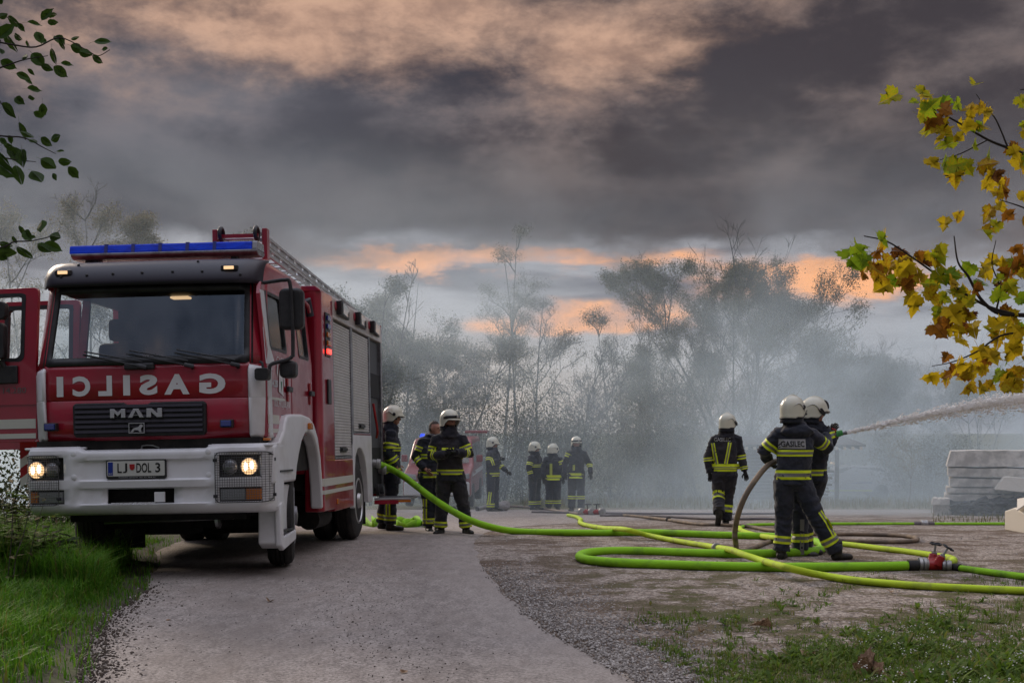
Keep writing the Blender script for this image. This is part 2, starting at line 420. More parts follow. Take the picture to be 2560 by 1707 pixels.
def link(name, me, mats, parent=None, smooth=None, bevel=0.0, segs=2, solid=0.0, subsurf=0):
    for x in (mats if isinstance(mats, (list, tuple)) else [mats]):
        me.materials.append(MATS[x] if isinstance(x, str) else x)
    o = bpy.data.objects.new(name, me); COL.objects.link(o)
    if parent is not None: o.parent = parent
    if smooth is not None:
        me.shade_smooth()
        if smooth < 179: me.set_sharp_from_angle(angle=R(smooth))
    if solid:
        md = o.modifiers.new('solid', 'SOLIDIFY'); md.thickness = solid; md.offset = -1
    if bevel:
        md = o.modifiers.new('bevel', 'BEVEL'); md.width = bevel; md.segments = segs; md.limit_method = 'ANGLE'; md.angle_limit = R(35)
        md.harden_normals = False
    if subsurf:
        md = o.modifiers.new('sub', 'SUBSURF'); md.levels = subsurf; md.render_levels = subsurf
    return o

def tag(o, label=None, cat=None, group=None, kind=None):
    if label: o['label'] = label
    if cat: o['category'] = cat
    if group: o['group'] = group
    if kind: o['kind'] = kind
    return o

def empty(name, loc=(0, 0, 0), rot=(0, 0, 0)):
    o = bpy.data.objects.new(name, None); COL.objects.link(o); o.location = loc; o.rotation_euler = rot
    o.empty_display_size = 0.2
    return o

def text_geo(s, w=None, h=None, bold=0.0, res=3):
    """text as flat polygons scaled to w x h, lower left at the origin"""
    cu = bpy.data.curves.new('t', 'FONT'); cu.body = s; cu.size = 1; cu.offset = bold; cu.resolution_u = res
    o = bpy.data.objects.new('t', cu); COL.objects.link(o)
    dg = bpy.context.evaluated_depsgraph_get()
    me = bpy.data.meshes.new_from_object(o.evaluated_get(dg))
    vs = [v.co.copy() for v in me.vertices]; fs = [tuple(p.vertices) for p in me.polygons]
    bpy.data.objects.remove(o); bpy.data.curves.remove(cu); bpy.data.meshes.remove(me)
    x0 = min(v.x for v in vs); x1 = max(v.x for v in vs); y0 = min(v.y for v in vs); y1 = max(v.y for v in vs)
    sx = (w / (x1 - x0)) if w else None; sy = (h / (y1 - y0)) if h else None
    sx = sx or sy; sy = sy or sx
    return [((v.x - x0) * sx, (v.y - y0) * sy) for v in vs], fs

def smoothpath(pts, n=8):
    """Catmull-Rom through points"""
    P = [Vector(p) for p in pts]; P = [P[0] * 2 - P[1]] + P + [P[-1] * 2 - P[-2]]
    out = []
    for i in range(1, len(P) - 2):
        a, b, c, d = P[i - 1], P[i], P[i + 1], P[i + 2]
        for k in range(n):
            t = k / n
            out.append(0.5 * ((2 * b) + (c - a) * t + (2 * a - 5 * b + 4 * c - d) * t * t + (3 * b - a - 3 * c + d) * t ** 3))
    out.append(P[-2]); return out

def lerp_table(tab, y):
    if y <= tab[0][0]: return tab[0][1]
    for (a, va), (b, vb) in zip(tab, tab[1:]):
        if y <= b:
            t = (y - a) / (b - a); t = t * t * (3 - 2 * t) * 0.5 + t * 0.5
            return va + (vb - va) * t
    return tab[-1][1]

# ---------------------------------------------------------------- terrain
def zg(y):
    """ground height: level near the camera, then falling away gently"""
    if y < 14: return 0.0
    if y < 22: return -0.038 * (y - 14) ** 2 / 16.0
    if y < 62: return -0.152 - 0.038 * (y - 22)
    return -1.672 - 0.2 * (1 - math.exp(-(y - 62) / 5.0))
def gp(px, py, up=0.0):
    """the point on the ground seen at photo pixel (px, py), raised by up"""
    y = 10.0
    for _ in range(40):
        y = FPX * (HC - zg(y) - up) / max(py - HY, 1.0) * 0.5 + y * 0.5
    return Vector(((px - 1280) * y / FPX, y, zg(y) + up))
def at(px, py, y):
    return Vector(((px - 1280) * y / FPX, y, HC + (HY - py) * y / FPX))

ROAD_R = [(4, 1.55), (7.4, 0.69), (10.1, 0.13), (12, -0.13), (14.5, -0.38), (17.4, -0.52), (19.5, -0.40), (21.5, 0.1), (24, 1.4), (27, 4.2), (30, 9), (34, 16)]
ROAD_L = [(4, -1.9), (7.4, -2.50), (8.85, -2.92), (10.2, -3.2), (11.4, -3.32), (13.4, -3.75), (16, -4.4), (26, -5.6), (34, -7)]
def road_r(y): return lerp_table(ROAD_R, y) + 0.05 * noise.noise(Vector((y * 1.7, 0, 3))) + 0.02 * noise.noise(Vector((y * 7, 0, 3)))
def road_l(y): return lerp_table(ROAD_L, y) + 0.08 * noise.noise(Vector((y * 1.5, 4, 3)))

ys = [-30, 0, 3] + [4 + 0.4 * i for i in range(48)] + [24 + 1.5 * i for i in range(28)] + [70, 90, 130, 250, 600, 2500]
xs = [-2500, -600, -200, -80, -40, -24, -16, -12] + [-9 + 0.35 * i for i in range(60)] + [13, 15, 18, 24, 32, 45, 80, 200, 600, 2500]
pts = []
for y in ys:
    for x in xs:
        d = max(x - lerp_table(ROAD_R, y), lerp_table(ROAD_L, y) - x)
        a = min(max((d - 0.15) / 0.6, 0), 1) if 3 < y < 60 else 0
        z = zg(y) - 0.012 * (1 if d < 0.1 else 0) + a * (0.018 * noise.noise(Vector((x * 1.3, y * 1.3, 0))) + 0.006)
        pts.append((x, y, z))
g = MB(); g.grid(pts, len(xs), len(ys))
m = bpy.data.materials.new('gravel_ground'); m.use_nodes = True; MATS['gravel_ground'] = m
nt = m.node_tree; b = nt.nodes['Principled BSDF']; b.inputs['Roughness'].default_value = 0.95; b.inputs['Specular IOR Level'].default_value = 0.15
tc = nt.nodes.new('ShaderNodeTexCoord'); P_ = tc.outputs['Object']
sp = nt.nodes.new('ShaderNodeSeparateXYZ'); nt.links.new(P_, sp.inputs[0])
X_, Y_ = S(nt, sp.outputs[0]), S(nt, sp.outputs[1])
fine = noise_n(nt, P_, 55, 4, 0.7); mid = noise_n(nt, P_, 2.2, 8, 0.72); big = noise_n(nt, P_, 0.55, 4, 0.6)
vor = nt.nodes.new('ShaderNodeTexVoronoi'); vor.inputs['Scale'].default_value = 34; nt.links.new(P_, vor.inputs['Vector'])
stone = S(nt, vor.outputs['Distance'])
grav = mixc(nt, fine.smooth(0.35, 0.66), (0.105, 0.082, 0.066), (0.50, 0.425, 0.36))
vc = nt.nodes.new('ShaderNodeSeparateColor'); nt.links.new(vor.outputs['Color'], vc.inputs[0])
grav = mixc(nt, S(nt, vc.outputs[0]).smooth(0.45, 1.0) * 0.75, grav, (0.60, 0.54, 0.48))
grav = mixc(nt, S(nt, vc.outputs[1]).smooth(0.60, 1.0) * 0.7, grav, (0.085, 0.068, 0.056))
soil = mixc(nt, fine.smooth(0.36, 0.64), (0.060, 0.042, 0.030), (0.235, 0.175, 0.130))
soilmask = (mid * 0.65 + big * 0.55).smooth(0.54, 0.68)
near = 1.0 - Y_.smooth(9.5, 13.5)
soilmask = (soilmask + near * (mid.smooth(0.40, 0.60)) * 0.55).clamp()
c = mixc(nt, soilmask * 0.92, grav, soil)
moss = (big * 0.5 + mid * 0.6).smooth(0.52, 0.64) * (1.0 - Y_.smooth(11.0, 16.0)) * (X_ - 3.2 + Y_ * 0.2 ).smooth(-0.6, 0.6)
c = mixc(nt, moss * 0.65, c, (0.075, 0.095, 0.022))
far = Y_.smooth(30, 40) 
fg = mixc(nt, mid.smooth(0.35, 0.65), (0.07, 0.085, 0.03), (0.16, 0.14, 0.07))
c = mixc(nt, far, c, fg)
left = (1.0 - X_.smooth(-5.2, -3.6)) * (1.0 - Y_.smooth(26, 30))
c = mixc(nt, left, c, (0.035, 0.045, 0.015))
nt.links.new(c, b.inputs['Base Color'])
bn = nt.nodes.new('ShaderNodeBump'); bn.inputs['Strength'].default_value = 0.9; bn.inputs['Distance'].default_value = 0.03
nt.links.new((fine * 0.5 + mid * 0.5 - stone * 0.5).s, bn.inputs['Height']); nt.links.new(bn.outputs[0], b.inputs['Normal'])
tag(g.build('ground', 'gravel_ground', smooth=180), kind='structure')

# road: pale worn asphalt with dust and mud along the edges
ry = [4 + 0.25 * i for i in range(120)]
pts = []; NU = 13
for y in ry:
    a, bb = road_l(y), road_r(y)
    for i in range(NU):
        t = i / (NU - 1)
        pts.append((a + (bb - a) * t, y, zg(y) + 0.006 - (0.010 if i in (0, NU - 1) else 0)))
g = MB(); g.grid(pts, NU, len(ry))
m = bpy.data.materials.new('asphalt'); m.use_nodes = True; MATS['asphalt'] = m
nt = m.node_tree; b = nt.nodes['Principled BSDF']; b.inputs['Roughness'].default_value = 0.88; b.inputs['Specular IOR Level'].default_value = 0.25
tc = nt.nodes.new('ShaderNodeTexCoord'); P_ = tc.outputs['Object']
sp = nt.nodes.new('ShaderNodeSeparateXYZ'); nt.links.new(P_, sp.inputs[0])
X_, Y_ = S(nt, sp.outputs[0]), S(nt, sp.outputs[1])
fine = noise_n(nt, P_, 46, 4, 0.85); mid = noise_n(nt, P_, 3.0, 6, 0.65, (1, 0.45, 1)); big = noise_n(nt, P_, 0.7, 4, 0.6, (1, 0.4, 1))
crumb = noise_n(nt, P_, 38, 4, 0.7)
c = mixc(nt, fine.smooth(0.38, 0.62), (0.150, 0.130, 0.116), (0.455, 0.405, 0.370))
streak = noise_n(nt, P_, 9.0, 6, 0.7, (1, 0.35, 1))
c = mixc(nt, streak.smooth(0.44, 0.66) * 0.40, c, (0.135, 0.116, 0.104))
c = mixc(nt, streak.smooth(0.56, 0.36) * 0.25, c, (0.44, 0.39, 0.35))
c = mixc(nt, (mid * 0.6 + big * 0.5).smooth(0.48, 0.72) * 0.55, c, (0.300, 0.250, 0.215))
c = mixc(nt, big.smooth(0.5, 0.7) * 0.45, c, (0.150, 0.136, 0.130))
trk = X_ + Y_ * 0.10 + (big - 0.5) * 0.35
for t0 in (-1.15, 0.35):
    q = (trk - t0) * 3.2
    c = mixc(nt, (-(q * q)).exp() * mid.smooth(0.3, 0.6) * 0.30, c, (0.115, 0.102, 0.094))
c = mixc(nt, crumb.smooth(0.63, 0.70) * mid.smooth(0.42, 0.60) * 0.9, c, (0.045, 0.036, 0.03))
dusty = ((X_ + Y_ * 0.16 + mid * 0.8 - 1.75).smooth(-0.45, 0.35)) * (1.0 - Y_.smooth(14.0, 19.0))
c = mixc(nt, dusty * crumb.smooth(0.35, 0.6) * 0.55, c, (0.32, 0.29, 0.265))
edge = (1.0 - (X_ + Y_ * 0.27 + 0.52 + mid * 0.9).smooth(-0.35, 0.75)) * (1.0 - Y_.smooth(10.5, 13))
c = mixc(nt, edge * (crumb.smooth(0.38, 0.60) * 0.65 + 0.35), c, (0.062, 0.048, 0.038))
nt.links.new(c, b.inputs['Base Color'])
bn = nt.nodes.new('ShaderNodeBump'); bn.inputs['Strength'].default_value = 0.55; bn.inputs['Distance'].default_value = 0.012
nt.links.new((fine * 0.6 + crumb * 0.4 + mid * 0.3).s, bn.inputs['Height']); nt.links.new(bn.outputs[0], b.inputs['Normal'])
tag(g.build('road', 'asphalt', smooth=180), kind='structure')

# ================================================================ people
def remesh(mb, voxel, smooth=3, wrinkle=0.0, seed=0):
    me = mb.mesh('tmp')
    bm = bmesh.new(); bm.from_mesh(me); bmesh.ops.recalc_face_normals(bm, faces=bm.faces); bm.to_mesh(me); bm.free()
    o = bpy.data.objects.new('tmp', me); COL.objects.link(o)
    r = o.modifiers.new('r', 'REMESH'); r.mode = 'VOXEL'; r.voxel_size = voxel
    if smooth:
        sm = o.modifiers.new('s', 'SMOOTH'); sm.factor = 0.5; sm.iterations = smooth
    dg = bpy.context.evaluated_depsgraph_get()
    out = bpy.data.meshes.new_from_object(o.evaluated_get(dg))
    bpy.data.objects.remove(o); bpy.data.meshes.remove(me)
    if wrinkle:
        nrm = [v.normal.copy() for v in out.vertices]
        for v, nn in zip(out.vertices, nrm):
            p = v.co
            q_ = Vector((p.x + seed, p.y, p.z)); wv = noise.noise(q_ * 4) * 2.2
            a = (1 - abs(noise.noise(Vector((p.x * 5 + seed + wv * .3, p.y * 5, p.z * 13 + wv)))) * 2.2) * 0.55 - 0.3 + noise.noise(Vector((p.x * 24, p.y * 24 + seed, p.z * 34))) * 0.22
            v.co = p + nn * a * wrinkle
    return out

def bvh_of(me):
    return BVHTree.FromPolygons([v.co.copy() for v in me.vertices], [tuple(p.vertices) for p in me.polygons])

def ell(c, u, w, a, b_, n=16, sq=2.4):
    """superellipse ring round c"""
    out = []
    for k in range(n):
        t = 2 * math.pi * k / n; ct, st = math.cos(t), math.sin(t)
        out.append(c + u * a * abs(ct) ** (2 / sq) * (1 if ct >= 0 else -1) + w * b_ * abs(st) ** (2 / sq) * (1 if st >= 0 else -1))
    return out

def band_ring(bvh, c, axis, r, h, parts=(0.30, 0.40, 0.30), n=22, off=0.004, reach=1.75):
    """reflective band round a limb: rays cast inwards onto the cloth.  returns MB with slots yellow, silver"""
    axis = axis.normalized(); u = axis.orthogonal().normalized(); w = axis.cross(u)
    edges = [-h / 2]; 
    for p in parts: edges.append(edges[-1] + p * h)
    g = MB()
    def P(t, e):
        d = u * math.cos(t) + w * math.sin(t); o = c + axis * e + d * r * reach
        hit = bvh.ray_cast(o, -d, r * reach)
        q = hit[0] if hit[0] is not None else c + axis * e + d * r
        return q + d * off
    for k in range(len(parts)):
        pts = [P(2 * math.pi * i / n, e) for e in (edges[k], (edges[k] + edges[k + 1]) / 2, edges[k + 1]) for i in range(n + 1)]
        g.grid(pts, n + 1, 3, mi=0 if k % 2 == 0 else 1)
    return g

def strip_on(bvh, pts, width, ydir=1, parts=(0.32, 0.36, 0.32), n=10):
    """straight-on strip laid over the cloth; pts in (x, z), cast along +y (seen side) or -y"""
    g = MB(); P = [Vector((a, 0, b_)) for a, b_ in pts]
    path = []
    for a, b_ in zip(P, P[1:]):
        for k in range(n): path.append(a.lerp(b_, k / n))
    path.append(P[-1])
    lasty = None
    edges = [-width / 2]
    for p in parts: edges.append(edges[-1] + p * width)
    rows = []
    for i, p in enumerate(path):
        t = (path[min(i + 1, len(path) - 1)] - path[max(i - 1, 0)]).normalized(); s_ = Vector((t.z, 0, -t.x)); row = []
        for e in edges:
            q = p + s_ * e; h = bvh.ray_cast(Vector((q.x, -2.0 * ydir, q.z)), Vector((0, ydir, 0)))
            y = h[0].y if h[0] is not None else (lasty if lasty is not None else 0)
            lasty = y; row.append(Vector((q.x, y - 0.005 * ydir, q.z)))
        rows.append(row)
    for k in range(len(parts)):
        g.grid([q for r_ in rows for q in (r_[k], r_[k + 1])], 2, len(rows), mi=0 if k % 2 == 0 else 1)
    return g

def hand_fingers(g, wrist, d, palm_n, side, curl, s=1.0):
    """five separate fingers; d = direction of the hand, palm_n = palm normal, side = +1/-1 thumb side"""
    d = d.normalized(); palm_n = (palm_n - d * palm_n.dot(d)).normalized(); w = d.cross(palm_n) * side
    tipc = wrist + d * 0.085 * s
    for k, L in enumerate((0.070, 0.080, 0.074, 0.058)):
        b0 = tipc + w * (0.030 - 0.020 * k) * s
        a1, a2, a3 = curl * 0.5, curl * 1.1, curl * 1.6
        p1 = b0 + (d * math.cos(a1) + palm_n * math.sin(a1)) * L * 0.45 * s
        p2 = p1 + (d * math.cos(a2) + palm_n * math.sin(a2)) * L * 0.32 * s
        p3 = p2 + (d * math.cos(a3) + palm_n * math.sin(a3)) * L * 0.25 * s
        g.tube([b0 - d * 0.02, b0, p1, p2, p3], [0.010 * s, 0.0105 * s, 0.0095 * s, 0.0085 * s, 0.006 * s], 7)
    b0 = wrist + d * 0.035 * s + w * 0.032 * s
    p1 = b0 + (d * 0.6 + w * 0.6 + palm_n * 0.3 * curl).normalized() * 0.042 * s
    p2 = p1 + (d * 0.9 + w * 0.1 + palm_n * 0.5 * curl).normalized() * 0.034 * s
    g.tube([b0 - w * 0.012, b0, p1, p2], [0.013 * s, 0.013 * s, 0.011 * s, 0.008 * s], 7)

def helmet(parent, c, look, style, rot=None):
    """fire helmet: shell with low back and sides, brow, side disc, visor"""
    look = look.normalized(); f = look; rgt = f.cross(Vector((0, 0, 1))).normalized(); up = rgt.cross(f)
    def W_(x, y, z): return c + rgt * x + f * y + up * z
    g = MB(); nu, nv = 32, 12; pts = []
    rx, ryf, ryb, rz = 0.132, 0.155, 0.165, 0.150
    for j in range(nv + 1):
        for i in range(nu):
            a = 2 * math.pi * i / nu; ca, sa = math.cos(a), math.sin(a)     # sa>0 front
            low = -0.015 if sa > 0.55 else (-0.105 if sa < 0.15 else -0.105 + 0.09 * (sa - 0.15) / 0.40)
            if sa < -0.5: low -= 0.015
            zt = rz * math.cos(0.5 * math.pi * j / nv) if j < nv - 3 else None
            t = j / nv; ang = t * (math.pi / 2 + math.asin(max(-0.95, min(0.95, -low / rz))))
            z = rz * math.cos(ang); rr = math.sin(min(ang, math.pi / 2 + 0.0)) if ang < math.pi / 2 else 1.0 - 0.10 * (ang - math.pi / 2) ** 2
            flare = 0.012 * max(0, t - 0.85) / 0.15
            ry = ryf if sa > 0 else ryb
            pts.append(W_((rx * rr + flare) * ca, (ry * rr + flare + (0.018 if sa > 0.5 and t > 0.85 else 0)) * sa, z))
    fs = [(j * nu + i, j * nu + (i + 1) % nu, (j + 1) * nu + (i + 1) % nu, (j + 1) * nu + i) for j in range(nv) for i in range(nu)]
    g.add(pts, fs)
    H = g.build('helmet', 'helmet', parent, smooth=60, solid=0.006)
    g = MB(); g.tube(pts[-nu:] + [pts[-nu]], 0.0055, 5, cap=False); g.build('rim_edging', 'black_plastic', H, smooth=60)
    if style != 'brow':
        for s in (-1, 1):
            ln = []
            for k in range(9):
                y = -0.115 + 0.20 * k / 8; z = 0.012 + 0.040 * math.sin(k * 0.62) ; x = rx * math.sqrt(max(0.02, 1 - (y / (ryf if y > 0 else ryb)) ** 2 - (max(z, 0) / rz) ** 2)) + 0.002
                ln.append(W_(s * x, y, z))
            g = MB(); g.tube(ln, [0.002, 0.005, 0.008, 0.010, 0.010, 0.010, 0.008, 0.005, 0.002], 6); g.build('side_trim', 'helmet_grey', H, smooth=60)
    if style in ('disc', 'ridge'):
        for s in (-1, 1):
            g = MB(); g.lathe([(0.026, -0.01), (0.026, 0.008), (0.02, 0.014)], W_(s * 0.128, 0.03, 0.015), rgt * s, 16); g.build('side_disc', 'black_plastic', H, smooth=40)
            g = MB(); g.lathe([(0.013, -0.01), (0.013, 0.010)], W_(s * 0.126, 0.075, -0.06), rgt * s, 12); g.build('strap_bolt', 'black_plastic', H, smooth=40)
        g = MB(); g.tube([W_(0, 0.15 * math.sin(a), 0.152 * math.cos(a)) for a in [(-1.2 + 2.2 * k / 12) for k in range(13)]], 0.011, 6); g.build('comb', 'helmet', H, smooth=60)
    if style in ('patch',):
        for s in (-1, 1):
            q = [(-0.03, 0.02), (0.02, 0.035), (0.075, -0.02), (0.06, -0.055), (0.01, -0.03)]
            g = MB(); g.add([W_(s * (0.133 - 0.9 * y * y), y + 0.03, z - 0.015) for y, z in q] + [W_(s * (0.139 - 0.9 * y * y), y + 0.03, z - 0.015) for y, z in q],
                            [(0, 1, 2, 3, 4), (5, 6, 7, 8, 9)] + [(k, (k + 1) % 5, (k + 1) % 5 + 5, k + 5) for k in range(5)])
            g.build('side_patch', 'black_plastic', H, bevel=0.003)
        g = MB(); g.tube([W_(0, 0.158 * math.cos(a), 0.152 * math.sin(a)) for a in [(0.15 + 0.75 * k / 6) for k in range(7)]], [0.012, 0.02, 0.024, 0.026, 0.024, 0.02, 0.01], 8, flat=0.5); g.build('front_crest', 'black_plastic', H, smooth=60)
        g = MB(); g.tube([W_(0, 0.15 * math.sin(a), 0.152 * math.cos(a)) for a in [(-1.2 + 2.2 * k / 12) for k in range(13)]], 0.009, 6); g.build('comb', 'helmet', H, smooth=60)
    if style == 'brow':
        g = MB(); pts = []
        for j, z in enumerate((0.0, 0.045)):
            for i in range(17):
                a = math.pi * (0.02 + 0.96 * i / 16); pts.append(W_(0.139 * math.cos(a), 0.170 * math.sin(a), z + 0.018 * math.sin(a)))
        g.grid(pts, 17, 2); g.build('brow_band', 'black_plastic', H, smooth=180, solid=0.004)
        g = MB(); g.lathe([(0.02, 0), (0.02, 0.006)], W_(0, 0.172, 0.042), f, 14); g.build('badge', 'chrome', H)
    # visor just below the brim
    g = MB(); pts = []
    for j in range(2):
        for i in range(13):
            a = math.pi * (0.12 + 0.76 * i / 12); zz = -0.012 - 0.020 * j
            pts.append(W_(0.134 * math.cos(a), (0.166 + 0.008 * j) * math.sin(a), zz))
    g.grid(pts, 13, 2)
    if style != 'brow': g.build('visor', 'visor_glass', H, smooth=180, solid=0.003)
    # neck curtain
    g = MB(); pts = []
    for j in range(4):
        for i in range(15):
            a = math.pi * (0.93 + 1.14 * i / 14); t = j / 3
            pts.append(W_((0.122 + 0.010 * t) * math.cos(a), (0.146 + 0.010 * t) * math.sin(a), -0.085 - 0.085 * t))
    g.grid(pts, 15, 4); g.build('neck_curtain', 'suit', H, smooth=180, solid=0.006)
    return H

def person(label, Y, px0, pyf, J, scale_h=1.0, head_style='disc', look=(0, -1, 0), glove=False, suit='suit', facing=-1, dy=0.0, hems=True, bands=(), strips=(), hair=False, patch=None, group=None, beard=False):
    """J: joints in photo pixels, (px, py, depth m).  facing -1 towards the camera, +1 away"""
    s = FPX / Y
    base = Vector(((px0 - 1280) * Y / FPX, Y, zg(Y)))
    zf = HC + (HY - pyf) * Y / FPX      # height at which the feet pixels sit
    root = empty('person', base); tag(root, label, 'person', group)
    def P(k):
        px, py, d = J[k]; return Vector(((px - px0) / s, d, (pyf - py) / s + 0.0))
    pel, che = P('pel'), P('chest')
    shL, shR = P('shL'), P('shR'); u = (shR - shL); u.z = 0; u.normalize(); w = Vector((-u.y, u.x, 0))
    hd = P('head'); look = Vector(look).normalized()
    hipL, hipR = pel - u * 0.095, pel + u * 0.095
    knL, knR, anL, anR = P('knL'), P('knR'), P('anL'), P('anR')
    elL, elR, haL, haR = P('elL'), P('elR'), P('haL'), P('haR')
    toeL, toeR = Vector(J['toeL']).normalized(), Vector(J['toeR']).normalized()
    # ---- body: one continuous surface
    g = MB()
    spine = [(pel - Vector((0, 0, .10)), .13, .10), (pel, .155, .115), (pel.lerp(che, .5), .145, .105), (che, .17, .12), (che.lerp((shL + shR) / 2, .8), .15, .10)]
    g.loft([ell(c, u, w, a, b_) for c, a, b_ in spine])
    nk = (shL + shR) / 2 + Vector((0, 0, 0.02))
    g.tube([nk - Vector((0, 0, .06)), nk, hd - Vector((0, 0, .06))], [.075, .062, .058], 12)
    fwd = Vector((look.x, look.y, 0)).normalized(); q = fwd.to_track_quat('Y', 'Z').to_matrix()
    g.ball(hd, 0.078, 0.098, 0.115, 18, 12, rot=q)
    g.ball(hd + fwd * 0.035 - Vector((0, 0, .065)), 0.058, 0.062, 0.055, 14, 9, rot=q)
    g.ball(hd + fwd * 0.106 - Vector((0, 0, .022)), 0.014, 0.020, 0.026, 8, 6, rot=q)
    g.ball(hd + fwd * 0.088 + Vector((0, 0, .018)), 0.05, 0.018, 0.012, 10, 6, rot=q)
    for sg in (-1, 1): g.ball(hd + q @ Vector((sg * 0.080, -0.005, -0.008)), 0.012, 0.025, 0.034, 8, 6, rot=q)
    for sh, el_, ha in ((shL, elL, haL), (shR, elR, haR)):
        fa = (ha - el_).normalized()
        g.tube([sh, sh.lerp(el_, .5), el_, el_.lerp(ha, .5), ha], [.055, .052, .045, .043, .033], 12)
        g.tube([ha - fa * 0.01, ha + fa * 0.03, ha + fa * 0.085], [.030, .038, .034], 10, flat=0.62)
    for hp, kn, an, toe in ((hipL, knL, anL, toeL), (hipR, knR, anR, toeR)):
        g.tube([hp, hp.lerp(kn, .5), kn, kn.lerp(an, .4), an], [.085, .08, .062, .062, .05], 12)
        sole = an - Vector((0, 0, J.get('foot', 0.075)))
        g.tube([an + Vector((0, 0, .14)), an, an - Vector((0, 0, .045))], [.062, .060, .058], 12)
        heel = an - toe * 0.055 - Vector((0, 0, .040)); tip = an + toe * 0.185 - Vector((0, 0, .050))
        g.tube([heel - toe * .015, heel, heel.lerp(tip, .5), tip, tip + toe * .035], [.030, .048, .054, .048, .022], 12, flat=0.85)
        g.box(0, 0, 0, 0, 0, 0)
    bme = remesh(g, 0.0125, 2)
    # fingers joined to the palms
    fg = MB()
    curlL, curlR = J.get('curlL', 0.6), J.get('curlR', 0.6)
    for el_, ha, cr, sd_ in ((elL, haL, curlL, 1), (elR, haR, curlR, -1)):
        d = (ha - el_).normalized(); pn = Vector(J.get('palm', (0, 1, -0.2)))
        hand_fingers(fg, ha, d, pn, sd_, cr)
    bm = bmesh.new(); bm.from_mesh(bme)
    fm = fg.mesh('f'); bm.from_mesh(fm); bm.to_mesh(bme); bm.free(); bpy.data.meshes.remove(fm)
    gl_ = 'glove' if glove else 'skin'
    for m_ in ('suit', 'skin', gl_, 'boot', 'hair'): bme.materials.append(MATS[m_])
    idx = []
    for p in bme.polygons:
        c = p.center; k = 0
        if (c - hd).length < 0.17 and c.z > hd.z - 0.14:
            k = 1
            lc = q.transposed() @ (c - hd)
            if hair and (lc.z > 0.062 or (lc.y < -0.005 and lc.z > -0.05)): k = 4
            if beard and lc.z < -0.045 and lc.y > 0.0: k = 4
        elif min((c - haL).length, (c - haR).length) < 0.21 and (max((c - haL).dot((haL - elL).normalized()), 0) > 0.0 or max((c - haR).dot((haR - elR).normalized()), 0) > 0.0): k = 2
        else:
            for an in (anL, anR):
                if (c - an).length < 0.30 and c.z < an.z + 0.13: k = 3
        idx.append(k)
    bme.polygons.foreach_set('material_index', idx)
    bo = bpy.data.objects.new('body', bme); COL.objects.link(bo); bo.parent = root; bme.shade_smooth()
    eg = MB()
    for sg in (-1, 1): eg.ball(hd + q @ Vector((sg * 0.030, 0.088, -0.002)), 0.011, 0.008, 0.006, 8, 6)
    eg.build('eyes', 'ink_black', bo, smooth=180)
    # ---- trousers
    g = MB()
    for hp, kn, an in ((hipL, knL, anL), (hipR, knR, anR)):
        ax_ = (kn - an).normalized()
        g.tube([hp + Vector((0, 0, .10)), hp, hp.lerp(kn, .5), kn, kn.lerp(an, .5), an + ax_ * 0.10, an + ax_ * 0.02], [.11, .128, .115, .098, .097, .096, .098], 16)
    g.loft([ell(pel + Vector((0, 0, z)), u, w, a, b_) for z, a, b_ in ((-.07, .15, .12), (0, .185, .14), (.08, .18, .14), (.18, .17, .13))])
    tme = remesh(g, 0.0135, 3, 0.022, seed=px0 * 0.37)
    # ---- jacket
    g = MB()
    hem = pel + Vector((0, 0, J.get('hem', -0.02)))
    sm = (shL + shR) / 2; hw = (shR - shL).length / 2
    jr = [(hem, .205, .150), (hem + Vector((0, 0, .10)), .20, .150), (hem.lerp(che, .55), .192, .145), (che, .205, .155),
          (che.lerp(sm, .6), hw * 0.98, .140), (sm + Vector((0, 0, .015)), hw * 0.80, .112), (sm + Vector((0, 0, .055)), hw * 0.45, .09)]
    g.loft([ell(c, u, w, a, b_, 20) for c, a, b_ in jr])
    for sh, el_, ha in ((shL, elL, haL), (shR, elR, haR)):
        fa = (ha - el_).normalized(); sh2 = sh.lerp(sm, 0.12)
        g.tube([sh2.lerp(sm, .25), sh2, sh2.lerp(el_, .5), el_, el_.lerp(ha, .5), ha - fa * 0.012], [.085, .090, .082, .076, .068, .060], 14)
    # stand-up collar / hood
    g.tube([sm + Vector((0, 0, 0.02)), sm.lerp(hd, .45), hd - Vector((0, 0, .085)) - fwd * 0.01], [.150, .132, .116], 16)
    if J.get('hood'):
        bk = Vector((0, -facing * -1.0, 0)) * 1.0
        g.ball(sm + Vector((0, -0.10 * facing, 0.03)), 0.19, 0.085, 0.075, 16, 10)
    jme = remesh(g, 0.013, 3, 0.022, seed=px0 * 0.73 + 5)
    jb, tb = bvh_of(jme), bvh_of(tme)
    jo = link('jacket', jme, suit, root, smooth=180); to = link('trousers', tme, suit, root, smooth=180)
    BM = ['band_yellow', 'band_silver']
    def LIMB(k, t):
        a, b_ = {'uaL': (shL, elL), 'uaR': (shR, elR), 'faL': (elL, haL), 'faR': (elR, haR), 'shnL': (knL, anL), 'shnR': (knR, anR)}[k]
        return a.lerp(b_, t), (b_ - a), {'u': .088, 'f': .072, 's': .098}[k[0]]
    for bd in bands:
        k, t, h = bd[0], bd[1], bd[2]; pr = bd[3] if len(bd) > 3 else (0.30, 0.40, 0.30)
        if k == 'torso':
            c = hem.lerp(sm, 0.0); zc = (pyf - t) / s; f_ = (zc - hem.z) / (sm.z - hem.z); c = hem.lerp(sm, f_)
            gb = band_ring(jb, c, Vector((0, 0, 1)), 0.19, h, pr, 40, reach=1.30)
            gb.build('reflective_band', BM, jo, smooth=180, normals=False)
        else:
            c, ax_, r_ = LIMB(k, t); gb = band_ring(tb if k.startswith('shn') else jb, c, ax_, r_, h, pr)
            gb.build('reflective_band', BM, to if k.startswith('shn') else jo, smooth=180, normals=False)
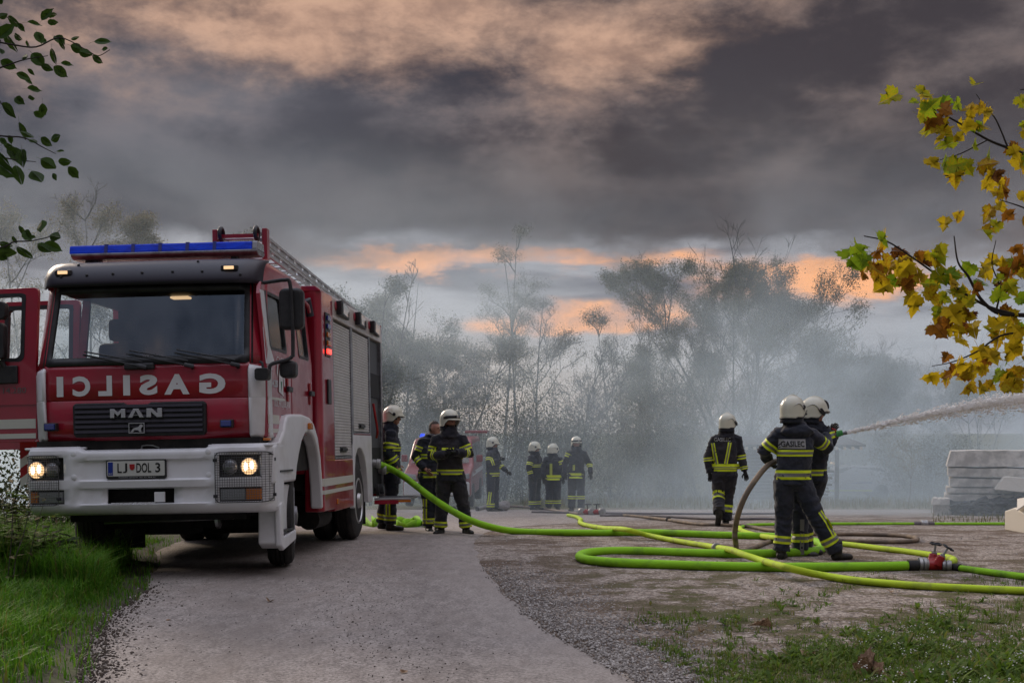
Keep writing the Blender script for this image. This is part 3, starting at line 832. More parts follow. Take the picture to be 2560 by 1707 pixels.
    for st in strips:
        which, pts, wd = st[0], [((a - px0) / s, (pyf - b_) / s) for a, b_ in st[1]], st[2]
        gb = strip_on(jb if which == 'j' else tb, pts, wd, 1, st[3] if len(st) > 3 else (0.32, 0.36, 0.32))
        gb.build('reflective_strip', (st[4] if len(st) > 4 else BM), jo if which == 'j' else to, smooth=180, normals=False)
    if patch:
        # back print: text laid over the cloth
        txt, ax0, ax1, ay0, ay1, plate = patch
        x0, x1 = (ax0 - px0) / s, (ax1 - px0) / s; z0, z1 = (pyf - ay1) / s, (pyf - ay0) / s
        def on(x, z, off):
            h = jb.ray_cast(Vector((x, -2, z)), Vector((0, 1, 0))); return Vector((x, (h[0].y if h[0] is not None else 0) - off, z))
        # a gently curved plate fitted to the back
        if plate:
            gp_ = MB(); gp_.grid([on(x0 + (x1 - x0) * i / 10, z0 + (z1 - z0) * j / 4, 0.008) for j in range(5) for i in range(11)], 11, 5)
            po = gp_.build('name_panel', 'patch_grey', jo, smooth=180)
        mx_, mz_ = ((x1 - x0) * 0.06, (z1 - z0) * 0.20) if plate else (0, 0)
        vs, fs = text_geo(txt, (x1 - x0) - 2 * mx_, (z1 - z0) - 2 * mz_, 0.02, 2)
        gt = MB(); gt.add([on(x0 + mx_ + a, z0 + mz_ + b_, 0.014) for a, b_ in vs], fs)
        gt.build('lettering', 'ink_black' if plate else 'patch_grey', jo, normals=False)
    if not hair: helmet(root, hd + Vector((0, 0, 0.042)), look, head_style)
    return root

UA = lambda a=0.55: [('uaL', a, .075), ('uaR', a, .075)]
FA = lambda a=0.45: [('faL', a, .07), ('faR', a, .07)]
SH = lambda a=0.62: [('shnL', a, .085), ('shnR', a, .085)]

# two at the nozzle
JI = dict(pel=(1982, 1205, 0), chest=(1988, 1120, 0), shL=(1945, 1083, 0.02), shR=(2034, 1086, 0.02), head=(1982, 1030, 0), elL=(1912, 1128, 0.10), haL=(1937, 1157, 0.28),
          elR=(2076, 1120, 0.14), haR=(2082, 1086, 0.34), knL=(1962, 1296, 0.05), knR=(2040, 1296, -0.05), anL=(1955, 1381, 0.05), anR=(2090, 1381, -0.05), toeL=(0.35, 0.9, 0), toeR=(0.9, 0.45, 0), curlL=1.2, curlR=1.2, hem=-0.03, palm=(0.8, 0.3, 0.2), hood=True)
person('firefighter seen from behind bracing the nozzle operator, GASILEC panel on back', 14.55, 1975, 1399, JI, look=(0.75, 0.65, -0.05), glove=True, facing=1, head_style='disc',
       bands=[('torso', 1132, .072), ('torso', 1186, .105)] + [('uaL', .62, .085), ('uaR', .62, .085)] + [('shnL', .62, .09), ('shnR', .62, .09)],
       strips=[('t', [(2043, 1276), (2060, 1300), (2080, 1338)], .055)], patch=('GASILEC', 1944, 2007, 1097, 1121, True))
JJ = dict(pel=(2022, 1200, 0), chest=(2030, 1120, 0), shL=(2000, 1080, 0.05), shR=(2062, 1084, -0.02), head=(2036, 1036, 0), elL=(2030, 1128, -0.02), haL=(2058, 1108, 0.1),
          elR=(2076, 1108, -0.06), haR=(2086, 1086, 0.05), knL=(2000, 1296, 0), knR=(2016, 1296, 0.1), anL=(2000, 1381, 0), anR=(2020, 1377, 0.15), toeL=(1, 0.1, 0), toeR=(1, 0.1, 0), curlL=1.2, curlR=1.3, hem=-0.05, palm=(0.3, -0.8, 0.2))
person('nozzle operator half hidden behind the firefighter with the GASILEC panel', 14.98, 2022, 1394, JJ, look=(0.98, 0.05, -0.12), glove=True, facing=1, head_style='patch',
       bands=[('torso', 1184, .07)] + [('uaR', .6, .08), ('shnL', .60, .10), ('shnR', .60, .10)], strips=[('t', [(2001, 1300), (2000, 1388)], .05, (1.0,), ['band_silver'])])
# walking away into the smoke
JH = dict(pel=(1812, 1190, 0), chest=(1814, 1125, 0), shL=(1784, 1101, 0), shR=(1846, 1101, 0), head=(1819, 1064, 0), elL=(1770, 1148, 0.02), haL=(1774, 1187, 0.0),
          elR=(1854, 1148, 0), haR=(1861, 1182, -0.05), knL=(1796, 1245, 0.0), knR=(1820, 1248, 0.05), anL=(1792, 1286, -0.22), anR=(1815, 1307, 0.02), toeL=(-0.05, 0.5, -0.85), toeR=(0.05, 1, 0), curlL=0.9, curlR=0.5, hem=-0.03, hood=False)
person('firefighter walking away with two yellow V-shaped stripes on the back', 21.4, 1815, 1320, JH, look=(0.75, 0.65, -0.05), glove=True, facing=1, head_style='patch', suit='suit_warm',
       bands=[('torso', 1172, .125, (0.28, 0.10, 0.12, 0.12, 0.38))] + [('faL', .1, .06), ('uaR', .95, .07), ('faR', .75, .05)] + [('shnL', .05, .10), ('shnR', .45, .12)],
       strips=[('j', [(1780, 1111), (1789, 1162)], .06), ('j', [(1821, 1109), (1811, 1162)], .06)], patch=('GASILEC', 1783, 1823, 1097, 1107, False))
# group beside the fire engine
JC = dict(pel=(1127, 1182, 0), chest=(1122, 1115, -0.02), shL=(1088, 1086, -0.02), shR=(1158, 1086, -0.02), head=(1124, 1043, -0.02), elL=(1078, 1128, -0.05), haL=(1118, 1124, -0.24),
          elR=(1174, 1122, -0.05), haR=(1138, 1118, -0.27), knL=(1105, 1252, 0), knR=(1158, 1252, 0), anL=(1102, 1310, 0), anR=(1165, 1310, 0.02), toeL=(-0.35, -0.9, 0), toeR=(0.45, -0.85, 0), curlL=0.9, curlR=0.9, hem=-0.06, palm=(0, 1, 0))
person('bearded firefighter in the middle with hands joined before the chest', 19.1, 1130, 1322, JC, look=(0.72, -0.69, -0.05), glove=True, suit='suit_warm', head_style='brow', beard=True,
       bands=[('torso', 1168, .075)] + UA(.60) + [('faL', .25, .06), ('faR', .25, .06)] + SH(.80),
       strips=[('j', [(1106, 1110), (1122, 1110)], .035, (1.0,), ['band_yellow']), ('j', [(1126, 1110), (1136, 1110)], .035, (1.0,), ['band_yellow'])])
JB = dict(pel=(1078, 1182, 0), chest=(1078, 1125, 0), shL=(1056, 1093, -0.05), shR=(1110, 1098, 0.08), head=(1086, 1062, 0), elL=(1040, 1137, -0.05), haL=(1066, 1164, -0.16),
          elR=(1114, 1140, 0.12), haR=(1108, 1176, 0.05), knL=(1072, 1252, 0), knR=(1095, 1252, 0), anL=(1072, 1309, 0), anR=(1094, 1309, 0.1), toeL=(0.2, -0.95, 0), toeR=(0.4, -0.9, 0), curlL=0.35, hem=-0.05, palm=(1, 0.3, 0))
person('bareheaded man with short hair and a hand on the hip, behind the bearded firefighter', 19.85, 1082, 1319, JB, look=(0.85, -0.5, -0.05), hair=True,
       bands=[('torso', 1132, .07), ('torso', 1178, .09)] + UA(.45) + [('faL', .25, .075)] + SH(.72), strips=[('t', [(1063, 1238), (1063, 1300)], .07)])
JA = dict(pel=(976, 1196, 0), chest=(976, 1120, 0), shL=(966, 1090, 0.12), shR=(980, 1090, -0.14), head=(983, 1052, 0), elL=(975, 1140, 0.16), haL=(992, 1170, 0.05),
          elR=(976, 1142, -0.19), haR=(992, 1174, -0.14), knL=(960, 1262, 0.08), knR=(978, 1262, -0.06), anL=(953, 1318, 0.10), anR=(976, 1320, -0.05), toeL=(1, -0.15, 0), toeR=(1, -0.1, 0), curlL=1.3, curlR=1.3, hem=-0.12, palm=(0.4, 0.7, -0.4))
person('firefighter in profile at the rear of the fire engine gripping the thick green hose', 19.95, 970, 1334, JA, look=(1, -0.05, -0.08), head_style='disc',
       bands=[('torso', 1130, .06), ('torso', 1184, .08)] + [('uaR', .60, .085), ('faR', .45, .085), ('uaL', .6, .08)] + SH(.66), strips=[('t', [(972, 1252), (972, 1296)], .075)])
# far group in the smoke
def far(label, px, pyf, Y, top, turn, style='disc', arms=None, bands=None, strips=(), look=(0, -1, 0), **kw):
    s = FPX / Y; H = pyf - top; k = H / 1.83
    def q(x, z, d=0): 
        return (px + (x * math.cos(turn) - d * math.sin(turn)) * s * H / (1.83 * s), pyf - z * k, x * math.sin(turn) + d * math.cos(turn))
    J = dict(pel=q(0, .92), chest=q(0, 1.25), shL=q(-.20, 1.43), shR=q(.20, 1.43), head=q(0, 1.665), knL=q(-.11, .50), knR=q(.11, .50), anL=q(-.12, .075), anR=q(.12, .075),
             toeL=(math.sin(turn) - 0.2, -math.cos(turn), 0) if kw.get('facing', -1) < 0 else (-0.2, 1, 0), toeR=(math.sin(turn) + 0.2, -math.cos(turn), 0) if kw.get('facing', -1) < 0 else (0.2, 1, 0), hem=-0.05)
    ar = arms or dict(elL=(-.30, 1.15, 0), haL=(-.28, .90, -.08), elR=(.30, 1.15, 0), haR=(.28, .90, -.08))
    for a, v in ar.items(): J[a] = q(*v)
    J.update(kw.pop('J', {}))
    return person(label, Y, px, pyf, J, head_style=style, look=look, bands=bands or [('torso', pyf - 0.93 * k, .11)] + UA(.5) + SH(.70), strips=strips, glove=True, suit='suit', **kw)
far('distant firefighter beside the red car, one arm raised to the chest', 1232, 1281, 32.2, 1098, R(60), arms=dict(elL=(-.30, 1.18, -.05), haL=(-.15, 1.28, -.28), elR=(.30, 1.15, 0), haR=(.20, 1.0, -.30)), look=(0.95, -0.2, -0.1),
    bands=[('torso', 1189, .09)] + UA(.5) + FA(.4) + [('shnL', .8, .09)], strips=[('t', [(1226, 1232), (1222, 1262)], .08)])
far('leftmost of three distant firefighters standing close together, turned in profile', 1337, 1279, 33.6, 1111, R(55), look=(1, -0.1, -0.15), bands=[('torso', 1168, .07)] + UA(.6) + FA(.5) + SH(.7))
far('middle one of three distant firefighters close together, seen from behind', 1383, 1281, 33.4, 1118, R(5), look=(0.8, 0.6, -0.1), facing=1,
    bands=[('torso', 1199, .13, (0.36, 0.16, 0.48))] + [('uaR', .3, .09)] + SH(.62), strips=[('j', [(1377, 1164), (1377, 1193)], .06)])
far('rightmost of three distant firefighters close together, facing the camera', 1441, 1281, 32.0, 1095, R(-8), look=(0.3, -0.95, -0.05), style='brow', arms=dict(elL=(-.29, 1.17, 0), haL=(-.26, .93, -.1), elR=(.32, 1.15, 0.05), haR=(.36, .93, -.12)),
    bands=[('torso', 1191, .13, (0.36, 0.16, 0.48))] + [('uaL', .15, .09), ('faR', .2, .08)] + [('shnL', .35, .08), ('shnR', .35, .08)], strips=[('j', [(1434, 1164), (1434, 1178)], .05)])

# ================================================================ the fire engine
TR = empty('fire_engine')
_ey = Vector((math.sin(0.05), math.cos(0.05), -0.010)).normalized()
_ex = Vector((math.cos(0.05), -math.sin(0.05), 0.020)); _ex = (_ex - _ey * _ex.dot(_ey)).normalized()
_ez = _ex.cross(_ey)
_m = Matrix((_ex, _ey, _ez)).transposed().to_4x4(); _m.translation = (-3.582, 12.5, 0.012)
TR.matrix_world = _m
tag(TR, 'large red and white fire engine with lit headlights parked half on the grass verge', 'fire engine')

def rrect(x0, x1, z0, z1, r, n=4):
    out = []
    for cx, cz, a0 in ((x1 - r, z1 - r, 0), (x0 + r, z1 - r, 90), (x0 + r, z0 + r, 180), (x1 - r, z0 + r, 270)):
        for k in range(n + 1):
            a = R(a0 + 90 * k / n); out.append((cx + r * math.cos(a), cz + r * math.sin(a)))
    return out

# ---- plan curve of the cab front: y for a given x
def cab_y(x):
    a = abs(x)
    y = 0.10 + 0.05 * (a / 1.15) ** 2
    if a > 0.98: y += 0.16 * ((a - 0.98) / 0.19) ** 2
    return y
def front_panel(name, x0, x1, zs, matname, off=lambda z: 0.0, nx=25, parent=TR, thick=0.03, push=0.0, solid=True, hole=None, smooth=50, narrow=lambda z: 1.0):
    g = MB(); pts = []
    for z in zs:
        for i in range(nx):
            x = (x0 + (x1 - x0) * i / (nx - 1))
            pts.append((x * narrow(z), cab_y(x) + off(z) - push, z))
    g.grid(pts, nx, len(zs), skip=hole)
    return g.build(name, matname, parent, smooth=smooth, solid=thick, normals=False)
def lean(z): return 0.03 * max(0, (1.76 - z) / 0.4) if z < 1.76 else 0.0 if z < 2.1 else 0.27 * (z - 2.1)
def taper(z): return 1.0 if z < 2.1 else 1.0 - 0.045 * (z - 2.1)

front = front_panel('front_panel', -1.17, 1.17, [1.365, 1.50, 1.752, 1.764, 1.776, 1.95, 2.06, 2.11], 'red_paint',
                    off=lambda z: lean(z) + (0.012 if abs(z - 1.764) < 0.005 else 0), nx=33)
# pillars and lower window rail
for s in (-1, 1):
    g = MB(); pts = []
    zs_ = [2.10 + 0.85 * k / 8 for k in range(9)]
    for z in zs_:
        for k in range(5):
            x = s * (1.03 + 0.14 * k / 4)
            pts.append((x * taper(z), cab_y(x) + lean(z), z))
    g.grid(pts, 5, 9)
    g.build('windscreen_pillar', 'red_paint', TR, smooth=60, solid=0.05)
seal = front_panel('windscreen_seal', -1.06, 1.06, [2.105 + 0.83 * k / 10 for k in range(11)], 'black_plastic', lean, 27, push=0.004, thick=0.03, narrow=taper,
                   hole=lambda i, j: 1 <= i <= 24 and 1 <= j <= 8)
m = bpy.data.materials.new('windscreen_glass'); m.use_nodes = True; MATS['windscreen_glass'] = m
nt = m.node_tree; nt.nodes.clear()
gl = nt.nodes.new('ShaderNodeBsdfGlossy'); gl.inputs['Roughness'].default_value = 0.03; gl.inputs['Color'].default_value = (0.72, 0.86, 1.0, 1)
tp = nt.nodes.new('ShaderNodeBsdfTransparent'); tp.inputs[0].default_value = (0.80, 0.86, 0.88, 1)
lw = nt.nodes.new('ShaderNodeFresnel'); lw.inputs[0].default_value = 2.1
mx = nt.nodes.new('ShaderNodeMixShader'); nt.links.new(lw.outputs[0], mx.inputs[0]); nt.links.new(tp.outputs[0], mx.inputs[1]); nt.links.new(gl.outputs[0], mx.inputs[2])
o_ = nt.nodes.new('ShaderNodeOutputMaterial'); nt.links.new(mx.outputs[0], o_.inputs[0])
front_panel('windscreen', -1.03, 1.03, [2.13 + 0.78 * k / 8 for k in range(9)], 'windscreen_glass', lean, 25, push=-0.012, thick=0.0, narrow=taper)
# sun visor panel with bolts and marker lamps
def vis_pt(x, t):
    # t 0 bottom .. 1 top, rolling back onto the roof
    z = 2.905 + 0.275 * math.sin(t * 1.35) / math.sin(1.35)
    y = cab_y(x) + 0.04 + 0.36 * (1 - math.cos(t * 1.35)) + 0.02
    return (x * 0.955, y, z)
g = MB(); g.grid([vis_pt(-1.175 + 2.35 * i / 32, j / 8) for j in range(9) for i in range(33)], 33, 9)
visor = g.build('sun_visor', 'visor_plastic', TR, smooth=60, solid=0.02, normals=False)
g = MB()
for x, t in ((-0.92, .28), (-0.64, .30), (-0.36, .32), (-0.05, .33), (0.27, .34), (0.58, .33), (0.98, .22), (-0.78, .72), (0.5, .74)):
    p = Vector(vis_pt(x, t)); g.lathe([(0.014, 0.0), (0.014, 0.008), (0.008, 0.014)], p + Vector((0, -0.002, 0)), (0, -1, 0.35), 10)
g.build('visor_bolt', 'black_plastic', visor, smooth=40)
for x in (-0.90, 0.86):
    p = Vector(vis_pt(x, 0.40 if x < 0 else 0.42))
    g = MB(); g.box(p.x - 0.085, p.x + 0.085, p.y - 0.035, p.y + 0.03, p.z - 0.028, p.z + 0.028)
    h = g.build('marker_lamp', 'black_plastic', TR, bevel=0.012)
    g = MB(); g.box(p.x - 0.05, p.x + 0.05, p.y - 0.043, p.y - 0.030, p.z - 0.016, p.z + 0.016); g.build('lens', 'marker_lit', h, bevel=0.004)
# roof shell
g = MB(); rings = []
def roof_ring(y, w, z0, z1, r):
    out = [(-w, y, z0)]
    for k in range(7):
        a = R(180 - 90 * k / 6); out.append((-w + r + r * math.cos(a), y, z1 - r + r * math.sin(a)))
    for k in range(7):
        a = R(90 - 90 * k / 6); out.append((w - r + r * math.cos(a), y, z1 - r + r * math.sin(a)))
    out.append((w, y, z0)); return out
for y, w, zt in ((0.40, 1.09, 3.10), (0.50, 1.105, 3.18), (0.70, 1.11, 3.215), (1.3, 1.115, 3.225), (2.1, 1.115, 3.215), (2.42, 1.11, 3.19), (2.48, 1.10, 3.15)):
    rings.append(roof_ring(y, w, 2.90, zt, 0.16))
g.loft(rings); g.build('cab_roof', 'red_paint', TR, smooth=50)

# ---- doors.  Built in door space: hinge edge at y=0, plane x=0, s = side the outer face looks to
def tumble(z): return 0.09 * max(0, z - 2.2)
def make_door(name, y0, y1, zb, win, s, glass=True, cut=None, open_deg=0.0, mirror_text=False):
    L = y1 - y0
    outer = rrect(0.01, L - 0.01, zb, 2.93, 0.05, 3)
    if cut: outer = [p for p in outer if not (p[1] < zb + 0.2 and p[0] > L * 0.5)][:] and cut
    w0, w1, wz0, wz1 = win[0] - y0, win[1] - y0, win[2], win[3]
    inner = rrect(w0, w1, wz0, wz1, 0.06, 3)
    if cut:
        inner = rrect(w0, w1, wz0, wz1, 0.06, 3)
    else:
        pass
    n = len(inner)
    # outer outline resampled by angle so that outline and window correspond
    cx, cz = (w0 + w1) / 2, (wz0 + wz1) / 2
    def hit_outer(p):
        d = Vector((p[0] - cx, p[1] - cz)); best = 99
        for i in range(len(outer)):
            a = Vector(outer[i]); b2 = Vector(outer[(i + 1) % len(outer)]); e = b2 - a
            den = d.x * e.y - d.y * e.x
            if abs(den) < 1e-9: continue
            q = a - Vector((cx, cz)); t = (q.x * e.y - q.y * e.x) / den; u = (q.x * d.y - q.y * d.x) / den
            if t > 0 and -1e-6 <= u <= 1 + 1e-6: best = min(best, t)
        return (cx + d.x * best, cz + d.y * best)
    angs = []
    allp = list(inner)
    for c_ in outer:            # add the outline's own corners as rays
        d = Vector((c_[0] - cx, c_[1] - cz))
        k = max(abs(d.x) / ((w1 - w0) / 2), abs(d.y) / ((wz1 - wz0) / 2))
        allp.append((cx + d.x / k * 0.985, cz + d.y / k * 0.985))
    allp.sort(key=lambda p: math.atan2(p[1] - cz, p[0] - cx))
    out2 = [hit_outer(p) for p in allp]
    g = MB(); g.ring(out2, allp, 'x', -0.045 * s if s > 0 else 0.045, 0.0)
    # inner window surround
    g2 = MB()
    dr = g.build(name, 'red_paint', TR, smooth=30, bevel=0.006)
    sl = MB(); sl.ring([(p[0] + (p[0] - cx) * 0.06, p[1] + (p[1] - cz) * 0.06) for p in allp], [(cx + (p[0] - cx) * 0.94, cz + (p[1] - cz) * 0.95) for p in allp], 'x', -0.05 * s, 0.004 * s)
    seal_ = sl.build('window_seal', 'black_plastic', dr, smooth=30)
    gl_ = None
    if glass:
        gg = MB(); q = [(cx + (p[0] - cx) * 0.96, cz + (p[1] - cz) * 0.97) for p in allp]
        gg.prism(q, 'x', -0.025 * s, -0.019 * s); gl_ = gg.build('window_pane', glass, dr)
    for o in [dr, seal_, gl_]:
        if o:
            for v in o.data.vertices: v.co.x -= s * tumble(v.co.z)
    dr.location = (s * 1.175, y0, 0)
    dr.rotation_euler = (0, 0, R(open_deg))
    return dr
def side_band(parent, y0, y1, z0, z1, s, matname, name='reflective_stripe', x=0.003):
    g = MB(); g.box(min(x * s, (x + 0.002) * s), max(x * s, (x + 0.002) * s), y0, y1, z0, z1)
    return g.build(name, matname, parent)
def side_text(parent, s_, txt, y0, z0, w, h, matname, bold=0.02, x=0.004, name='lettering'):
    vs, fs = text_geo(txt, w, h, bold)
    g = MB()
    if s_ > 0: g.add([(x, y0 + a, z0 + b) for a, b in vs], fs)
    else: g.add([(-x, y0 - a, z0 + b) for a, b in vs], fs)
    return g.build(name, matname, parent, normals=False)
def handle(parent, s, y, z):
    g = MB(); g.box(*sorted((0.002 * s, 0.01 * s)), y - 0.03, y + 0.03, z - 0.13, z + 0.12); g.build('handle_recess', 'mark_red', parent, bevel=0.01)
    g = MB(); g.box(*sorted((0.012 * s, 0.045 * s)), y - 0.10, y + 0.10, z - 0.03, z + 0.03); g.build('door_handle', 'black_plastic', parent, bevel=0.012)

mat('side_glass', (0.010, 0.012, 0.014), 0.10, alpha=0.93, coat=0.15, spec=0.3)
front_out = [(0.01, 1.37), (0.50, 1.37), (0.60, 1.60), (1.09, 1.62), (1.10, 2.93), (0.10, 2.93), (0.01, 2.80)]
rd = make_door('cab_door', 0.24, 1.35, 1.37, (0.44, 1.16, 2.27, 2.84), 1, 'side_glass', cut=front_out)
handle(rd, 1, 0.90, 1.88)
side_band(rd, 0.02, 0.50, 1.505, 1.595, 1, 'stripe_cream'); side_band(rd, 0.02, 0.50, 1.415, 1.455, 1, 'stripe_cream')
side_text(rd, 1, 'LE 14.280', 0.06, 1.88, 0.40, 0.075, 'chrome', 0.02)
side_text(rd, 1, 'DOL PRI LJUBLJANI', 0.30, 1.66, 0.70, 0.095, 'letter_grey', 0.0)
side_text(rd, 1, 'GASILCI', 0.42, 2.13, 0.5, 0.07, 'letter_grey', 0.0)
# helmet-and-cape emblem on the door
g = MB()
def yz(poly, x): g.add([(x, a, b) for a, b in poly], [tuple(range(len(poly)))])
yz([(0.50, 1.84), (0.52, 2.00), (0.55, 2.10), (0.60, 2.15), (0.65, 2.10), (0.68, 2.00), (0.71, 1.80), (0.60, 1.82)], 0.004)
yz([(0.43, 2.04), (0.46, 2.12), (0.50, 2.15), (0.48, 2.06), (0.47, 1.98)], 0.004)
yz([(0.70, 2.14), (0.75, 2.05), (0.78, 1.92), (0.75, 1.90), (0.71, 2.02)], 0.004)
em = g.build('door_emblem', 'letter_grey', rd, normals=False)
g = MB(); yz([(0.585, 1.95), (0.645, 1.95), (0.63, 1.88), (0.615, 1.83), (0.60, 1.88)], 0.006); g.build('shield', 'mark_green', em, normals=False)
g = MB()
for a in (0.56, 0.60, 0.64): yz([(a, 1.74), (a + 0.012, 1.74), (a + 0.012, 1.80), (a, 1.80)], 0.006)
g.build('emblem_drip', 'letter_grey', em, normals=False)
g = MB(); yz([(0.02, 1.745), (0.72, 1.752), (0.80, 1.762), (0.72, 1.775), (0.02, 1.772)], 0.005); g.build('door_moulding', 'stripe_cream', rd, normals=False)
rd2 = make_door('cab_door', 1.36, 2.44, 1.40, (1.78, 2.28, 2.27, 2.84), 1, 'side_glass')
handle(rd2, 1, 0.92, 1.88)
rd2['label'] = 'closed red rear cab door with a narrow window'
ld = make_door('cab_door', 0.30, 1.40, 1.37, (0.46, 1.20, 2.20, 2.86), -1, None, open_deg=82)
ld['label'] = 'open red front door swung out towards the grass'
side_band(ld, 0.02, 1.08, 1.505, 1.60, -1, 'stripe_cream'); side_band(ld, 0.02, 1.08, 1.405, 1.455, -1, 'stripe_cream')
side_text(ld, -1, 'LE 14.280', 0.52, 1.862, 0.40, 0.06, 'letter_dim', 0.01)
g = MB(); g.box(-0.012, -0.003, 0.0, 1.08, 1.745, 1.765); g.build('door_moulding', 'red_paint', ld)
ld2 = make_door('cab_door', 1.40, 2.42, 1.30, (1.50, 2.26, 2.05, 2.86), -1, None, open_deg=86)
ld2['label'] = 'open red rear cab door seen through the windscreen'
# pillars, sills and back wall of the cab
for s in (-1, 1):
    g = MB()
    for a, b_ in ((1.33, 1.37), (2.43, 2.47)):
        x0, x1 = s * 1.165, s * 1.10
        g.add([(s * 1.165, a, 1.37), (s * 1.165, b_, 1.37), (s * 1.165, b_, 2.2), (s * 1.165, a, 2.2), (s * 1.09, a, 2.95), (s * 1.09, b_, 2.95),
               (s * 1.08, a, 1.37), (s * 1.08, b_, 1.37), (s * 1.08, b_, 2.2), (s * 1.08, a, 2.2), (s * 1.01, a, 2.95), (s * 1.01, b_, 2.95)],
              [(0, 1, 2, 3), (3, 2, 5, 4), (6, 9, 8, 7), (9, 10, 11, 8), (0, 3, 9, 6), (3, 4, 10, 9), (1, 7, 8, 2), (2, 8, 11, 5)])
    g.build('door_pillar', 'red_paint', TR)
g = MB()
g.box(-1.10, 1.10, 0.35, 2.42, 1.36, 1.42)              # floor
g.box(-1.10, 1.10, 2.42, 2.47, 1.36, 2.92)              # rear wall
g.build('cab_floor', 'dark_interior', TR)
g = MB(); g.box(-1.08, 1.08, 0.32, 0.72, 1.42, 2.10); g.box(0.25, 0.95, 0.55, 0.80, 1.9, 2.20)
g.build('dashboard', 'dark_interior', TR, bevel=0.05)
def seat(x, y):
    g = MB(); g.box(x - 0.26, x + 0.26, y - 0.3, y + 0.25, 1.42, 1.85); g.box(x - 0.25, x + 0.25, y + 0.12, y + 0.30, 1.8, 2.42)
    o = g.build('seat', 'dark_interior', TR, bevel=0.06)
    g = MB(); g.box(x - 0.15, x + 0.15, y + 0.16, y + 0.27, 2.44, 2.68); g.build('headrest', 'dark_interior', o, bevel=0.05)
seat(-0.62, 1.0); seat(0.62, 1.0); seat(-0.3, 1.95); seat(0.35, 1.95)
g = MB(); c0 = Vector((0.62, 0.74, 2.16)); ring = []
ax = Vector((0, -0.55, 0.83)); u = Vector((1, 0, 0)); w = ax.cross(u)
g.tube([c0 + (u * math.cos(a) + w * math.sin(a)) * 0.22 for a in [2 * math.pi * k / 24 for k in range(25)]], 0.016, 6)
g.tube([c0 - u * 0.22, c0 + u * 0.22], 0.02, 6); g.tube([c0, c0 - ax * 0.35], 0.03, 6)
g.build('steering_wheel', 'black_plastic', TR, smooth=60)
g = MB(); g.box(-0.30, 0.02, 0.42, 0.60, 2.105, 2.115); g.build('paper', 'letter_grey', TR)
g = MB(); g.box(-0.78, -0.32, 0.40, 0.66, 2.10, 2.20); o = g.build('jacket_on_dashboard', 'suit', TR, bevel=0.07, segs=3)
g = MB(); g.box(-0.03, 0.17, 1.0, 1.12, 2.86, 2.885); g.build('cabin_lamp', 'marker_lit', TR, bevel=0.01)
g = MB(); g.box(-1.06, 1.06, 0.5, 2.42, 2.895, 2.91); g.build('headlining', 'grey_interior', TR)
# wipers
for x0, x1 in ((0.02, -0.62), (0.49, -0.18), (0.94, 0.30)):
    g = MB(); p = [Vector((x0 + (x1 - x0) * k / 8, cab_y(x0 + (x1 - x0) * k / 8) + lean(2.1 + 0.14 * k / 8) - 0.05, 2.075 + 0.14 * k / 8)) for k in range(9)]
    g.tube(p, 0.011, 6); g.tube([p[0] + Vector((-0.02, 0.05, -0.01)), p[0], p[1]], 0.022, 6)
    g.tube([p[4] + Vector((-0.30, 0.004, 0.10)), p[4] + Vector((0.28, 0.004, -0.015))], 0.008, 4)
    g.build('wiper', 'black_plastic', TR, smooth=60)
g = MB(); g.box(-0.20, 0.10, 0.05, 0.11, 2.055, 2.12); g.build('washer_housing', 'black_plastic', TR, bevel=0.015)
# white corner deflectors
for s in (-1, 1):
    g = MB(); pts = []
    zs_ = [1.36, 1.40, 1.76, 1.764, 1.768, 2.05, 2.09]
    for j, z in enumerate(zs_):
        for k in range(7):
            x = s * (1.03 + 0.165 * k / 6); inn = 0.03 if j in (0, 6) else 0.0
            pts.append((x, cab_y(min(abs(x), 1.17)) - 0.045 + inn + (0.006 if j == 3 else 0) + 0.03 * max(0, (1.76 - z) / 0.4) + (0.10 if k == 6 else 0), z - (0.03 * k / 6 if j >= 5 else 0)))
    g.grid(pts, 7, 7); g.build('corner_deflector', 'white_paint', TR, smooth=40, solid=0.03)
# sky reflection beside the pillar, put in as a white-painted cab side panel
g = MB(); g.add([(1.176, 0.24, 2.10), (1.176, 0.60, 2.12), (1.172, 0.40, 2.30), (1.125, 0.40, 2.84), (1.12, 0.26, 2.84)], [(0, 1, 2, 3, 4)])
g.build('sky_reflection_panel', 'white_paint', TR, solid=0.006)
# lettering on the front
def front_text(txt, x0, x1, z0, z1, matname, bold, push, mirror=False, depth=0.0, parent=TR, name='lettering'):
    vs, fs = text_geo(txt, x1 - x0, z1 - z0, bold, 4)
    g = MB(); n = len(vs)
    def P(a, b, pu):
        x = (x1 - a) if mirror else x0 + a
        return (x, cab_y(x) + lean(z0 + b) - pu, z0 + b)
    if depth:
        bmv = bmesh.new()
        V1 = [bmv.verts.new(P(a, b, push)) for a, b in vs]
        F = [bmv.faces.new([V1[i] for i in f]) for f in fs]
        r = bmesh.ops.extrude_face_region(bmv, geom=F)
        for e in r['geom']:
            if isinstance(e, bmesh.types.BMVert): e.co.y -= depth
        bmesh.ops.recalc_face_normals(bmv, faces=bmv.faces)
        me = bpy.data.meshes.new(name); bmv.to_mesh(me); bmv.free()
        return link(name, me, matname, parent)
    g.add([P(a, b, push) for a, b in vs], fs)
    return g.build(name, matname, parent, normals=False)
xs_l = [('G', 0.536, 0.794), ('A', 0.189, 0.439), ('S', -0.060, 0.121), ('I', -0.222, -0.153), ('L', -0.475, -0.335), ('C', -0.738, -0.556), ('I', -0.903, -0.834)]
for ch, a, b_ in xs_l:
    zz = (1.805, 2.005)
    front_text(ch, a + 0.0, b_ + 0.0, *zz, 'letter_grey', 0.05, 0.006, mirror=True, name='letter')
